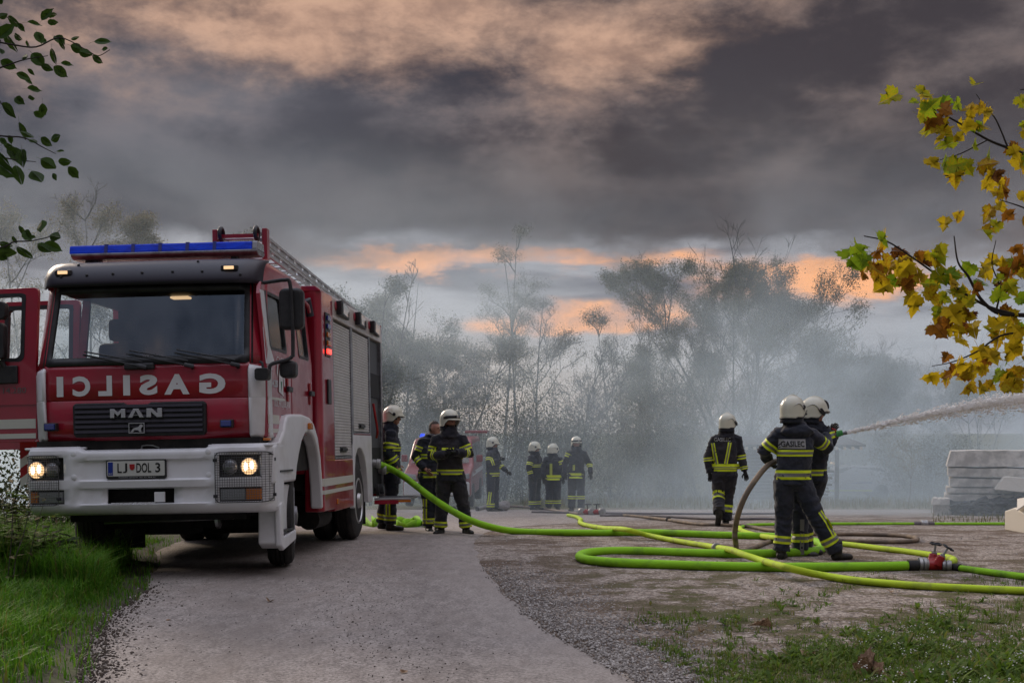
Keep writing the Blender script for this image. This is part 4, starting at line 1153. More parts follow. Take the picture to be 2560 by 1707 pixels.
# radiator grille
g = MB(); g.prism([(x, z) for x, z in [(-0.70, 1.40), (0.575, 1.40), (0.60, 1.43), (0.605, 1.71), (0.58, 1.735), (0.06, 1.735), (0.0, 1.705), (-0.16, 1.705), (-0.22, 1.735), (-0.70, 1.735), (-0.73, 1.71), (-0.725, 1.43)]], 'y', 0.078, 0.16)
gr = g.build('radiator_grille', 'black_plastic', TR, bevel=0.012)
for k in range(6):
    z = 1.432 + 0.049 * k
    g = MB(); g.prism([(0.078, z), (0.058, z + 0.008), (0.066, z + 0.034), (0.078, z + 0.038)], 'x', -0.70, 0.575)
    g.build('grille_slat', 'visor_plastic', gr)
def lgeo(p, a, b): return p
g = MB()
for poly in ([(0, 0), (0, 1), (.27, 1), (.5, .62), (.73, 1), (1, 1), (1, 0), (.72, 0), (.72, .55), (.5, .18), (.28, .55), (.28, 0)],):
    g.prism([(-0.338 + 0.153 * a, 1.583 + 0.088 * b_) for a, b_ in poly], 'y', 0.036, 0.058)
for poly in ([(0, 0), (.33, 1), (.67, 1), (1, 0), (.72, 0), (.655, .22), (.345, .22), (.28, 0)],):
    g.prism([(-0.160 + 0.160 * a, 1.583 + 0.088 * b_) for a, b_ in poly], 'y', 0.036, 0.058)
for poly in ([(0, 0), (0, 1), (.34, 1), (.70, .42), (.70, 1), (1, 1), (1, 0), (.66, 0), (.30, .58), (.30, 0)],):
    g.prism([(0.026 + 0.155 * a, 1.583 + 0.088 * b_) for a, b_ in poly], 'y', 0.036, 0.058)
g.build('badge_letters', 'chrome', gr, bevel=0.003)
g = MB(); g.prism([(-0.105, 1.609), (-0.08, 1.652), (-0.055, 1.609)], 'y', 0.034, 0.037); g.build('letter_counter', 'black_plastic', gr)
g = MB(); o4 = [(-0.155, 1.430), (0.003, 1.430), (0.003, 1.532), (-0.155, 1.532)]; i4 = [(-0.148, 1.437), (-0.004, 1.437), (-0.004, 1.525), (-0.148, 1.525)]
g.ring(o4, i4, 'y', 0.040, 0.055)
lion = [(0.02, 0.04), (0.24, 0.04), (0.26, 0.10), (0.33, 0.27), (0.60, 0.26), (0.68, 0.10), (0.70, 0.04), (0.84, 0.04), (0.82, 0.12), (0.80, 0.36), (0.84, 0.52), (0.90, 0.62), (0.96, 0.66), (0.93, 0.80), (0.85, 0.92), (0.76, 0.90), (0.68, 0.74), (0.62, 0.62), (0.40, 0.54), (0.24, 0.44), (0.16, 0.26), (0.10, 0.12)]
g.prism([(-0.146 + 0.140 * a, 1.438 + 0.086 * b_) for a, b_ in lion], 'y', 0.044, 0.055)
g.build('lion_emblem', 'chrome', gr)
for x in (-0.95, 0.81):
    g = MB(); g.box(x - 0.065, x + 0.065, 0.055, 0.13, 1.468, 1.548); o = g.build('strobe_lamp', 'black_plastic', TR, bevel=0.012)
    g = MB(); g.box(x - 0.052, x + 0.052, 0.038, 0.06, 1.478, 1.538); g.build('lens', 'blue_lens_dark', o, bevel=0.008)
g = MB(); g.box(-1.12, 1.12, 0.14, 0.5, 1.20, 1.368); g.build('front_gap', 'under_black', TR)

# ---- bumper
def bump_y(x, z):
    a = abs(x); y = 0.03 * (a / 1.25) ** 2
    if a > 1.12: y += 0.30 * ((a - 1.12) / 0.13) ** 2.2 if a < 1.251 else 0.30
    c_ = max(0.0, min(1.0, (0.72 - a) / 0.16))
    pr = lerp_table([(0.63, .13), (0.66, .045), (0.70, .012), (0.735, 0.0), (0.745, .03), (0.885, .035), (0.90, .005), (0.965, -0.005), (0.985, .030), (1.155, .034), (1.175, .004), (1.25, .0), (1.285, .015), (1.31, .07)], z)
    flat = lerp_table([(0.63, .13), (0.66, .05), (0.70, .015), (0.8, .005), (1.2, 0.0), (1.27, .012), (1.31, .07)], z)
    return y + pr * c_ + flat * (1 - c_)
bxs = [-1.25, -1.24, -1.225, -1.20, -1.16, -1.12, -1.0, -0.86, -0.80, -0.72, -0.66, -0.60, -0.56, -0.45, -0.375, -0.372, -0.2, 0, 0.15, 0.288, 0.291, 0.40, 0.48, 0.56, 0.60, 0.66, 0.72, 0.742, 0.86, 1.0, 1.12, 1.16, 1.20, 1.225, 1.24, 1.25]
bzs = [0.63, 0.645, 0.66, 0.68, 0.70, 0.735, 0.745, 0.80, 0.885, 0.90, 0.93, 0.965, 0.985, 1.03, 1.10, 1.155, 1.175, 1.205, 1.25, 1.27, 1.285, 1.30, 1.31]
def top_z(x): return 0.035 * (1 - max(0, min(1, (0.60 - abs(x)) / -0.04 + 1))) if False else (0.0 if abs(x) > 0.605 else -0.035)
g = MB(); pts = []
for j, z in enumerate(bzs):
    for x in bxs:
        dz_ = (-0.036 * max(0, (z - 1.2) / 0.11)) if abs(x) < 0.605 else 0
        pts.append((x, bump_y(x, z), z + dz_))
def bskip(i, j):
    x = (bxs[i] + bxs[i + 1]) / 2; z = (bzs[j] + bzs[j + 1]) / 2
    if -0.374 < x < 0.290 and 0.745 < z < 0.885: return True
    if 0.742 < x < 1.16 and 0.985 < z < 1.205: return True
    if -1.16 < x < -0.80 and 0.985 < z < 1.205: return True
    if 0.742 < x < 1.16 and 0.745 < z < 0.885: return True
    if -1.16 < x < -0.80 and 0.745 < z < 0.885: return True
    return False
g.grid(pts, len(bxs), len(bzs), skip=bskip)
BU = g.build('front_bumper', 'white_paint', TR, smooth=40, solid=0.03, normals=False)
g = MB()
for x0, x1 in ((-1.23, -0.61), (0.61, 1.23)): g.box(x0, x1, 0.10, 0.44, 1.28, 1.306)
g.box(-0.60, 0.60, 0.10, 0.40, 1.24, 1.268)
for s in (-1, 1): g.box(*sorted((s * 1.215, s * 1.25)), 0.31, 0.60, 0.66, 1.29)
g.build('bumper_top', 'white_paint', BU, bevel=0.012)
g = MB(); g.box(-1.20, 1.20, 0.16, 0.42, 0.68, 1.22); g.build('bumper_core', 'under_black', BU)
for x, z in ((-0.70, 1.235), (-0.70, 1.01), (0.64, 1.235), (0.64, 1.01)):
    g = MB(); y = bump_y(x, z); g.lathe([(0.028, -0.004), (0.028, 0.003), (0.025, 0.005)], (x, y, z), (0, -1, 0), 18); g.build('bumper_plug', 'white_paint', BU, smooth=40)
g = MB(); g.tube([(-0.06, 0.12, 1.265), (-0.05, 0.12, 1.305), (0.0, 0.12, 1.312), (0.06, 0.12, 1.308), (0.12, 0.12, 1.285)], 0.009, 6)
g.build('pull_handle', 'steel', BU, smooth=60)
g = MB(); g.box(0.095, 0.20, 0.02, 0.05, 0.752, 0.852); g.build('square_sensor', 'white_paint', BU, bevel=0.006)
for k in range(10):
    g = MB(); x = -0.33 + 0.044 * k; g.box(x, x + 0.03, 0.01, 0.06, 0.742, 0.752); g.build('step_tread', 'white_paint', BU)
# number plate
g = MB(); g.prism(rrect(-0.375, 0.225, 0.985, 1.172, 0.02), 'y', 0.005, 0.026); PL = g.build('number_plate', 'black_plastic', TR, bevel=0.004)
g = MB(); g.prism(rrect(-0.36, 0.21, 1.012, 1.160, 0.012), 'y', 0.001, 0.006); g.build('plate_face', 'plate_white', PL)
g = MB(); g.box(-0.352, -0.303, -0.0015, 0.002, 1.022, 1.150); g.build('country_band', 'plate_blue', PL)
def plate_text(t, x0, x1, z0, z1, mt, bold, y=-0.0015):
    vs, fs = text_geo(t, x1 - x0, z1 - z0, bold, 3); g = MB(); g.add([(x0 + a, y, z0 + b_) for a, b_ in vs], fs); g.build('lettering', mt, PL, normals=False)
plate_text('L', -0.258, -0.214, 1.044, 1.138, 'ink_black', 0.012); plate_text('J', -0.204, -0.160, 1.044, 1.138, 'ink_black', 0.012); plate_text('DOL', -0.070, 0.078, 1.044, 1.138, 'ink_black', 0.018)
plate_text('3', 0.118, 0.168, 1.044, 1.138, 'ink_black', 0.018); plate_text('SLO', -0.346, -0.309, 1.030, 1.046, 'plate_white', 0.01, -0.003)
plate_text('Gasilska oprema  tel. 01 564 37', -0.25, 0.12, 0.992, 1.004, 'letter_grey', 0.0, 0.003)
g = MB(); sh = [(-0.138, 1.128), (-0.086, 1.128), (-0.088, 1.09), (-0.098, 1.075), (-0.112, 1.068), (-0.126, 1.075), (-0.136, 1.09)]
g.prism(sh, 'y', -0.003, 0.001); cr = g.build('plate_crest', 'mark_red', PL)
# head lamps
def lampset(s):
    cx0, cx1 = (0.745, 1.215) if s > 0 else (-1.215, -0.80)
    def yy(x): return bump_y(x, 1.1)
    # housing: dark bowl set into the bumper
    g = MB(); xs_ = [cx0 + (cx1 - cx0) * k / 8 for k in range(9)]
    pts = [(x, yy(x) + (0.004 if (j in (0, 3)) else 0.05), z) for j, z in enumerate((0.975, 0.990, 1.190, 1.210)) for x in xs_]
    g.grid(pts, 9, 4); H = g.build('headlamp', 'black_plastic', TR, smooth=40, solid=0.01)
    lit, off = (1.035, 0.85) if s > 0 else (-1.085, -0.925)
    for x, r, on in ((lit, 0.080, True), (off, 0.066, False)):
        y = yy(x) + 0.030
        g = MB(); g.lathe([(r, 0.0), (r, 0.012), (r * 0.8, 0.022), (r * 0.4, 0.03), (0.001, 0.032)], (x, y, 1.085), (0, -1, 0), 22)
        L = g.build('lamp_lens', 'lamp_lit' if on else 'clear_lens', H, smooth=60)
        g = MB(); g.lathe([(r * 1.10, 0.0), (r * 1.10, 0.014), (r, 0.016), (r, 0.0)], (x, y + 0.003, 1.085), (0, -1, 0), 22); g.build('lamp_bezel', 'chrome', H, smooth=40)
        if on:
            g = MB()
            for a, b_ in ((-0.030, 0.0), (0.032, 0.012)):
                g.ball((x + a, y - 0.030, 1.085 + b_), 0.020, 0.010, 0.042, 12, 8)
            g.build('lamp_reflector', 'lamp_hot', H, smooth=180)
    # lower lamp row
    g = MB(); pts = [(x, yy(x) + 0.03, z) for z in (0.748, 0.880) for x in xs_]; g.grid(pts, 9, 2)
    Lw = g.build('lower_lamp', 'black_plastic', TR, solid=0.01)
    m_ = cx0 + (cx1 - cx0) * (0.54 if s > 0 else 0.36)
    for a, b_, mt in (((cx0 + .012, m_ - .004, 'clear_lens'), (m_ + .004, cx1 - .045, 'amber_lens')) if s > 0 else ((cx0 + .045, m_ - .004, 'amber_lens'), (m_ + .004, cx1 - .012, 'clear_lens'))) and \
            [((cx0 + .012), m_ - .004, 'clear_lens' if s > 0 else 'amber_lens'), (m_ + .004, cx1 - .012, 'amber_lens' if s > 0 else 'clear_lens')]:
        n_ = 6; pts = [(a + (b_ - a) * k / (n_ - 1), yy(a + (b_ - a) * k / (n_ - 1)) + 0.012, z) for z in (0.760, 0.868) for k in range(n_)]
        g = MB(); g.grid(pts, n_, 2); g.build('turn_signal' if mt == 'amber_lens' else 'fog_lamp', mt, Lw, solid=0.01)
    # wire guard
    gx0, gx1 = (0.712, 1.235) if s > 0 else (-1.245, -0.842)
    g = MB()
    def gy(x): return bump_y(x, 1.1) - 0.028
    nv = int((gx1 - gx0) / 0.0235)
    for k in range(nv + 1):
        x = gx0 + (gx1 - gx0) * k / nv
        g.tube([(x, gy(x), 0.742), (x, gy(x), 1.222)], 0.0022, 4, cap=False)
    for k in range(21):
        z = 0.742 + 0.48 * k / 20
        g.tube([(gx0 + (gx1 - gx0) * q / 14, gy(gx0 + (gx1 - gx0) * q / 14) - 0.002, z) for q in range(15)], 0.0022, 4, cap=False)
    o = rrect(gx0, gx1, 0.738, 1.226, 0.05, 4); o.append(o[0]); dense = []
    for (a, b_), (c_, d_) in zip(o, o[1:]):
        for q in range(6): dense.append((a + (c_ - a) * q / 6, b_ + (d_ - b_) * q / 6))
    dense.append(dense[0])
    g.tube([(x, gy(x), z) for x, z in dense], 0.0055, 5, cap=False)
    g.build('lamp_guard', 'wire', TR)
    for x in ((gx0, gx1) if s > 0 else (gx1,)):
        for z in (1.15, 0.80):
            g = MB(); y = gy(x); g.box(x - 0.018, x + 0.018, y - 0.012, y + 0.02, z - 0.016, z + 0.016); g.build('guard_clip', 'black_plastic', TR, bevel=0.004)
lampset(1); lampset(-1)

# ---- right and left mudguards with steps
def mudguard(s):
    X = lambda a: s * a
    inner = [(2.575, 0.545), (2.55, 0.80), (2.46, 1.08), (2.32, 1.27), (2.12, 1.40), (1.90, 1.435), (1.68, 1.41), (1.50, 1.32), (1.36, 1.19), (1.25, 1.06), (1.17, 0.905)]
    outer = [(2.625, 0.545), (2.60, 0.85), (2.52, 1.15), (2.38, 1.38), (2.16, 1.54), (1.95, 1.60), (1.55, 1.625), (1.05, 1.615), (0.84, 1.59), (0.76, 1.53), (0.70, 1.44), (0.50, 1.33), (0.22, 1.28), (0.17, 0.905)]
    g = MB(); g.prism(inner + outer[::-1], 'x', X(1.10), X(1.245))
    o = g.build('mudguard', 'white_paint', TR, bevel=0.03, segs=3, smooth=40)
    g = MB(); g.box(*sorted((X(1.15), X(1.26))), 0.42, 0.98, 1.015, 1.035); g.build('step_tread', 'black_plastic', o)
    if s < 0: return o
    g = MB()  # lower step box
    g.prism([(0.30, 0.88), (1.08, 0.88), (1.16, 0.74), (1.06, 0.30), (0.52, 0.245), (0.40, 0.30), (0.42, 0.66), (0.28, 0.72)], 'x', X(1.02), X(1.20))
    g.prism([(0.36, 0.70), (0.47, 0.72), (0.50, 0.36), (1.08, 0.40), (1.06, 0.29), (0.50, 0.225), (0.38, 0.28)], 'x', X(1.20), X(1.262))
    g.build('lower_step', 'white_paint', TR, bevel=0.018, segs=3, smooth=40)
    g = MB(); g.box(*sorted((X(1.205), X(1.25))), 0.52, 1.02, 0.405, 0.425); g.build('step_tread', 'black_plastic', o)
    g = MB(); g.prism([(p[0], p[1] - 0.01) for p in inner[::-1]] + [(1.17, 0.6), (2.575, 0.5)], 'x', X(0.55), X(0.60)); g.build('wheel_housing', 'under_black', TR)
    return o
mg = mudguard(1); mudguard(-1)
g = MB(); g.box(1.245, 1.285, 1.80, 1.93, 1.462, 1.535); g.build('side_indicator', 'amber_lens', mg, bevel=0.012)
g = MB(); g.box(1.13, 1.20, 0.22, 0.30, 1.335, 1.362); g.build('side_indicator', 'amber_lens', mg, bevel=0.008)
# ---- wheels
def wheel(name, x0, x1, y, r, s, rim='rim_grey', tread=True):
    """x0 inner .. x1 outer edge of the tyre"""
    w = abs(x1 - x0); d = 1 if x1 > x0 else -1
    g = MB()
    prof = [(r * 0.56, 0.01), (r * 0.62, 0.0), (r * 0.86, 0.006), (r * 0.955, 0.03), (r * 0.985, 0.06)]
    n = 5
    if tread:
        for k in range(5):
            a = 0.06 + (w - 0.12) * k / 4
            prof += [(r, a + 0.0 if k else 0.062), (r, a + (w - 0.12) / 4 - 0.018)] if k < 4 else []
            if k < 3: prof += [(r - 0.014, a + (w - 0.12) / 4 - 0.014), (r - 0.014, a + (w - 0.12) / 4 - 0.004)]
    prof += [(r * 0.985, w - 0.06), (r * 0.955, w - 0.03), (r * 0.86, w - 0.006), (r * 0.62, w), (r * 0.56, w - 0.01)]
    g.lathe(prof, (x0, y, r), (d, 0, 0), 48)
    T = g.build(name, 'rubber', TR, smooth=35)
    g = MB(); g.lathe([(r * 0.58, w * 0.4), (r * 0.60, w - 0.004), (r * 0.56, w + 0.006), (r * 0.52, w - 0.03), (r * 0.50, w - 0.09), (r * 0.30, w - 0.11), (r * 0.28, w - 0.04), (r * 0.20, w - 0.01), (r * 0.18, w + 0.03), (0.01, w + 0.04)], (x0, y, r), (d, 0, 0), 32)
    RM = g.build('wheel_rim', rim, T, smooth=35)
    g = MB()
    for k in range(10):
        a = 2 * math.pi * k / 10; px_, pz_ = y + math.cos(a) * r * 0.36, r + math.sin(a) * r * 0.36
        g.lathe([(0.017, 0), (0.017, 0.03), (0.01, 0.035)], (x0 + d * (w - 0.105), px_, pz_), (d, 0, 0), 6)
    g.build('wheel_nut', 'steel', T)
    return T
for s in (-1, 1):
    fw = wheel('front_wheel', s * 0.875, s * 1.165, 1.40, 0.53, s)      # steered a little towards the camera
    _c = Vector((s * 1.02, 1.40, 0.53)); fw.matrix_local = Matrix.Translation(_c) @ Matrix.Rotation(R(12), 4, 'Z') @ Matrix.Translation(-_c)
    wheel('rear_wheel', s * 0.95, s * 1.225, 5.20, 0.525, s, 'aluminium')
    wheel('rear_wheel', s * 0.62, s * 0.90, 5.20, 0.525, s)
g = MB(); g.box(-1.0, 1.0, 1.30, 1.50, 0.42, 0.58); g.box(-0.35, 0.10, 1.17, 1.63, 0.36, 0.68); g.tube([(-0.9, 1.2, 0.55), (0.9, 1.2, 0.55)], 0.035, 8)
g.box(-0.75, 0.75, 5.05, 5.35, 0.40, 0.64)
for s in (-1, 1): g.box(s * 0.40 - 0.05, s * 0.40 + 0.05, 0.5, 7.2, 0.72, 1.0)
g.box(-1.1, 1.1, 0.5, 2.5, 1.0, 1.34); g.box(-1.15, 1.15, 2.7, 7.2, 0.75, 1.2)
g.tube([(0.90, 3.0, 0.50), (0.90, 4.0, 0.50)], 0.19, 14); g.tube([(-0.9, 2.9, 0.50), (-0.9, 4.2, 0.50)], 0.24, 14)
g.tube([(-1.0, 0.7, 0.60), (1.0, 0.7, 0.60)], 0.03, 8); g.box(-0.9, 0.9, 0.42, 0.6, 0.55, 0.70)
g.build('chassis', 'under_black', TR)
g = MB(); g.box(-0.92, 0.70, 2.1, 4.55, 0.30, 0.76); g.build('underbody_block', 'under_black', TR, bevel=0.05)  # black box added to keep the view under the truck dark
for s in (-1, 1):
    g = MB(); g.box(*sorted((s * 0.62, s * 1.20)), 5.86, 5.88, 0.16, 0.62); g.build('mud_flap', 'rubber', TR)  # mud flaps, added to darken the view under the truck
g = MB(); g.box(-1.15, -0.70, 2.05, 2.07, 0.16, 0.7); g.build('mud_flap', 'rubber', TR)
g = MB(); g.tube([(1.0, 2.95, 0.40), (1.0, 3.75, 0.40)], 0.13, 14); g.build('air_tank', 'under_black', TR, smooth=40)
g = MB(); g.tube([(-0.62, 0.6, 0.53), (0.72, 0.6, 0.56)], 0.022, 8); g.lathe([(0.09, 0), (0.09, .03), (.05, .05)], (0.55, 0.6, 0.54), (1, 0, 0), 12); g.build('tie_rod', 'steel', TR)

# ---- body box
Y0, Y1, BZ0, BZ1 = 2.66, 7.33, 0.50, 3.16
g = MB(); g.box(-1.23, 1.16, Y0, Y1, 0.95, 3.13); g.build('body_core', 'grey_interior', TR)
# front corner post: red, standing proud of the cab
g = MB(); g.prism([(1.02, Y0 - 0.02), (1.19, Y0 - 0.04), (1.25, Y0 + 0.03), (1.252, 3.375), (1.02, 3.375)], 'z', 0.50, 3.13)
post = g.build('front_post', 'red_paint', TR, bevel=0.02)
g = MB(); g.box(-1.24, 1.02, Y0 - 0.02, Y0 + 0.05, 0.95, 3.13); g.build('front_wall', 'red_paint', TR)
g = MB(); g.box(-1.25, -1.235, Y0, Y1, 0.5, 3.13); g.build('left_wall', 'red_paint', TR)
# upper band with its lamps
g = MB(); g.prism([(1.10, 3.17), (1.20, 3.165), (1.25, 3.11), (1.252, 2.86), (1.10, 2.86)], 'y', 3.38, Y1)
band = g.build('roof_band', 'beige_paint', TR, bevel=0.012, smooth=35)
g = MB(); g.prism([(1.00, 3.17), (1.19, 3.168), (1.25, 3.12), (1.252, 3.10), (1.0, 3.10)], 'y', Y0 - 0.04, 3.378); g.build('post_cap', 'red_paint', TR, bevel=0.012)
for y in (3.62, 4.98, 6.22):
    g = MB(); g.prism([(1.253, y), (1.325, y - 0.02), (1.33, y + 0.03), (1.275, y + 0.80), (1.253, y + 0.80)], 'z', 2.925, 3.10)
    L = g.build('floodlight', 'black_plastic', TR, bevel=0.008)
    g = MB(); g.prism([(1.328, y + 0.06), (1.334, y + 0.06), (1.288, y + 0.74), (1.280, y + 0.74)], 'z', 2.945, 3.08); g.build('lens', 'car_glass', L)
    g = MB(); g.ball((1.256, y - 0.05, 3.03), 0.012, 0.07, 0.06); g.build('red_reflection', 'red_paint', L, smooth=180)  # red tint of a reflection beside the lamp, put in as a red disc
g = MB(); g.box(-1.24, 1.12, Y0, Y1, 3.13, 3.155); g.build('box_roof', 'aluminium', TR)
# roller shutters
def shutter(name, y0, y1, z0, z1):
    g = MB(); n = int((z1 - z0) / 0.0365); poly = [(1.16, z0)]
    for k in range(n):
        a = z0 + (z1 - z0) * k / n; h = (z1 - z0) / n
        poly += [(1.222, a + 0.003), (1.231, a + h * 0.25), (1.231, a + h * 0.8), (1.222, a + h - 0.003)]
    poly.append((1.16, z1)); g.prism(poly, 'y', y0, y1)
    o = g.build(name, 'shutter_alu', TR)
    g = MB(); g.box(1.232, 1.262, (y0 + y1) / 2 - 0.18, (y0 + y1) / 2 + 0.18, z0 + 0.06, z0 + 0.10); g.box(1.228, 1.238, (y0 + y1) / 2 - 0.22, (y0 + y1) / 2 + 0.22, z0 + 0.045, z0 + 0.115)
    g.build('pull_bar', 'black_plastic', o, bevel=0.006)
    return o
s1 = shutter('roller_shutter', 3.44, 4.64, 1.15, 2.83); s1['label'] = 'front roller shutter reaching low'
s2 = shutter('roller_shutter', 4.80, 6.15, 1.47, 2.83); s2['label'] = 'short roller shutter above the rear wheel'
g = MB()
for y0, y1, z0 in ((3.378, 3.43, 1.14), (4.65, 4.79, 1.30), (6.16, 6.24, 1.30), (7.26, Y1, 0.5)):
    g.box(1.15, 1.245, y0, y1, z0, 2.86)
g.box(1.15, 1.243, 3.43, 4.65, 1.115, 1.145); g.box(1.15, 1.243, 4.79, 6.16, 1.435, 1.465)
g.build('shutter_frame', 'rim_grey', TR)
g = MB(); g.box(1.2435, 1.247, 4.80, 6.15, 1.428, 1.445); g.build('red_trim', 'red_paint', TR)
# skirt below the front shutter
g = MB(); g.box(1.14, 1.248, 3.378, 4.66, 0.47, 1.11); sk = g.build('skirt_panel', 'red_paint', TR, bevel=0.015)
for z0, z1 in ((0.80, 0.892), (0.705, 0.752)):
    g = MB(); g.box(1.2485, 1.2515, 3.38, 4.65, z0, z1); g.build('reflective_stripe', 'stripe_cream', sk)
    g = MB(); g.prism([(1.19, Y0 - 0.043), (1.253, Y0 + 0.028), (1.2555, Y0 + 0.03), (1.2555, 3.372), (1.2525, 3.372), (1.2525, Y0 + 0.05)], 'z', z0, z1); g.build('reflective_stripe', 'stripe_cream', post)
g = MB(); g.box(1.2485, 1.27, 3.42, 3.50, 0.555, 0.625); g.build('side_marker', 'amber_lens', sk, bevel=0.008)
# rear wheel arch
inner = [(5.86, 0.47), (5.84, 0.72), (5.76, 0.96), (5.60, 1.13), (5.38, 1.23), (5.2, 1.25), (5.02, 1.23), (4.85, 1.12), (4.80, 0.96), (4.775, 0.72), (4.77, 0.45)]
g = MB(); g.prism(inner + [(4.70, 0.44), (4.70, 1.425), (6.24, 1.425), (6.26, 0.47)], 'x', 1.10, 1.250)
g.build('rear_wheel_arch', 'white_paint', TR, bevel=0.012, smooth=35)
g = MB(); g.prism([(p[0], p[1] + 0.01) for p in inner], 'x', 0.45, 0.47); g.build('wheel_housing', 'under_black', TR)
# led strip on the corner post
g = MB(); g.box(1.2525, 1.262, 2.86, 3.14, 2.35, 2.88); ls = g.build('warning_light_strip', 'black_plastic', TR, bevel=0.006)
for k, mt in enumerate(('red_lit', 'amber_lens', 'amber_lens', 'blue_lens_dark', 'blue_lens_dark')):
    z = 2.385 + 0.10 * k; g = MB(); g.box(1.2625, 1.285, 2.90, 3.10, z, z + 0.06); g.build('lens', mt, ls, bevel=0.008)
g = MB(); g.box(1.2525, 1.275, 2.92, 3.10, 1.78, 2.08); g.build('vent_plate', 'black_plastic', TR, bevel=0.01)
# open pump bay at the rear
g = MB(); g.box(0.45, 1.14, 6.26, 7.24, 0.55, 0.60); g.box(0.40, 0.45, 6.26, 7.24, 0.55, 2.86); g.box(0.45, 1.12, 6.26, 7.24, 1.95, 1.98)
g.box(0.45, 1.12, 7.20, 7.25, 0.55, 2.86); g.box(1.1605, 1.20, 6.26, 7.24, 0.60, 2.84)
pb = g.build('pump_bay', 'grey_interior', TR)
g = MB(); g.box(1.2005, 1.225, 6.26, 7.22, 0.65, 1.25); g.build('pump_panel', 'dark_interior', pb)
g = MB(); g.box(1.2005, 1.23, 6.3, 7.2, 2.0, 2.35); g.build('storage_box', 'dark_interior', pb)
g = MB(); g.lathe([(0.09, 0), (0.09, .05), (.075, .06), (.075, 0.12)], (1.22, 6.75, 0.62), (1, 0, 0.1), 18); g.build('inlet_cap', 'black_plastic', pb, smooth=40)
for y, z in ((6.45, 1.02), (7.0, 0.92)):
    g = MB(); g.lathe([(0.06, 0), (0.06, .06), (.072, .07), (.072, 0.12), (.05, .125)], (1.22, y, z), (1, 0, -0.1), 16); g.build('outlet', 'cast_alu', pb, smooth=40)
g = MB(); g.tube(smoothpath([(1.24, 6.5, 1.9), (1.27, 6.5, 1.7), (1.28, 6.6, 1.5), (1.25, 6.7, 1.4)]), 0.018, 6); g.build('red_tube', 'mark_red', pb, smooth=60)
g = MB(); g.box(1.23, 1.252, 7.24, Y1 + 0.01, 0.5, 2.86); g.build('rear_corner', 'rim_grey', TR, bevel=0.006)
# folding platform
g = MB(); g.box(1.24, 1.78, 6.45, 7.25, 0.475, 0.50); plt = g.build('folding_platform', 'aluminium', TR, bevel=0.004)
g = MB(); g.box(1.24, 1.60, 6.44, 6.452, 0.415, 0.474); g.build('platform_edge', 'red_paint', plt)
g = MB(); g.box(1.601, 1.78, 6.44, 6.452, 0.440, 0.474); g.build('platform_reflector', 'amber_lens', plt)
for k in range(9):
    g = MB(); y = 6.52 + 0.08 * k; g.box(1.26, 1.77, y, y + 0.02, 0.5005, 0.507); g.build('tread_rib', 'rim_grey', plt)
g = MB(); g.box(-1.25, 1.25, Y1 - 0.02, Y1 + 0.03, 0.5, 3.13); g.build('rear_wall', 'red_paint', TR)
# ladder on the roof
lad = MB()
def rail(x, dz_=0.0, y0=1.18, y1=7.1):
    for a, b_ in ((0.0, 0.028), (0.072, 0.10)):
        lad.add([(x + dx_, y, (3.47 if y < 2 else 3.26) + dz_ + z) for y in (y0, y1) for z in (a, b_) for dx_ in (0, 0.03)],
                [(0, 1, 5, 4), (2, 6, 7, 3), (0, 4, 6, 2), (1, 3, 7, 5), (0, 2, 3, 1), (4, 5, 7, 6)])
    for k in range(14):
        t = (k + 0.5) / 14; y = y0 + (y1 - y0) * t; z = 3.47 + (3.26 - 3.47) * t + dz_
        lad.box(x + 0.006, x + 0.012, y - 0.16, y + 0.13, z + 0.027, z + 0.073)
for x in (0.46, 0.90): rail(x); rail(x, -0.115, 1.3)
LD = lad.build('roof_ladder', 'aluminium', TR)
for k in range(20):
    t = (k + 0.3) / 20; y = 1.18 + 5.9 * t; z = 3.47 - 0.21 * t + 0.05
    g = MB(); g.tube([(0.48, y, z), (0.91, y, z)], 0.016, 6); g.build('rung', 'aluminium', LD)
for x in (0.50, 0.88):
    g = MB(); g.tube([(x, 1.12 + 0.075 * math.cos(a), 3.545 + 0.065 * math.sin(a)) for a in [2 * math.pi * k / 16 for k in range(17)]], 0.022, 6); g.build('ladder_hoop', 'black_plastic', LD, smooth=60)
for x in (0.40, 0.935):
    g = MB(); g.box(x, x + 0.055, 1.12, 1.24, 3.27, 3.60); g.build('ladder_bracket', 'red_paint', LD, bevel=0.008)
g = MB(); g.box(0.5, 0.9, 1.10, 1.13, 3.50, 3.54); g.build('ladder_front_bar', 'red_paint', LD)
# light bar
g = MB(); g.prism([(0.70, 3.31), (0.72, 3.40), (0.98, 3.40), (1.0, 3.31)], 'x', -0.99, 0.93); LB = g.build('light_bar', 'blue_lens', TR, bevel=0.015)
g = MB(); g.prism([(0.69, 3.285), (0.69, 3.312), (1.01, 3.312), (1.01, 3.285), (0.95, 3.255), (0.75, 3.255)], 'x', -0.97, 0.99); g.build('light_bar_base', 'rim_grey', LB, bevel=0.008)
g = MB(); g.prism([(0.70, 3.313), (0.72, 3.40), (0.98, 3.40), (1.0, 3.313)], 'x', 0.931, 0.99); g.build('end_cap', 'clear_lens', LB, bevel=0.01)
for k in range(5):
    x = -0.60 + 0.285 * k; g = MB(); g.prism([(0.695, 3.314), (0.715, 3.405), (0.985, 3.405), (1.005, 3.314)], 'x', x - 0.018, x + 0.018); g.build('lens_divider', 'blue_lens_dark', LB)
for x in (-0.82, -0.74, 0.72): 
    g = MB(); g.box(x - 0.03, x + 0.03, 0.78, 0.9, 3.18, 3.258); g.build('mounting_foot', 'black_plastic', LB)
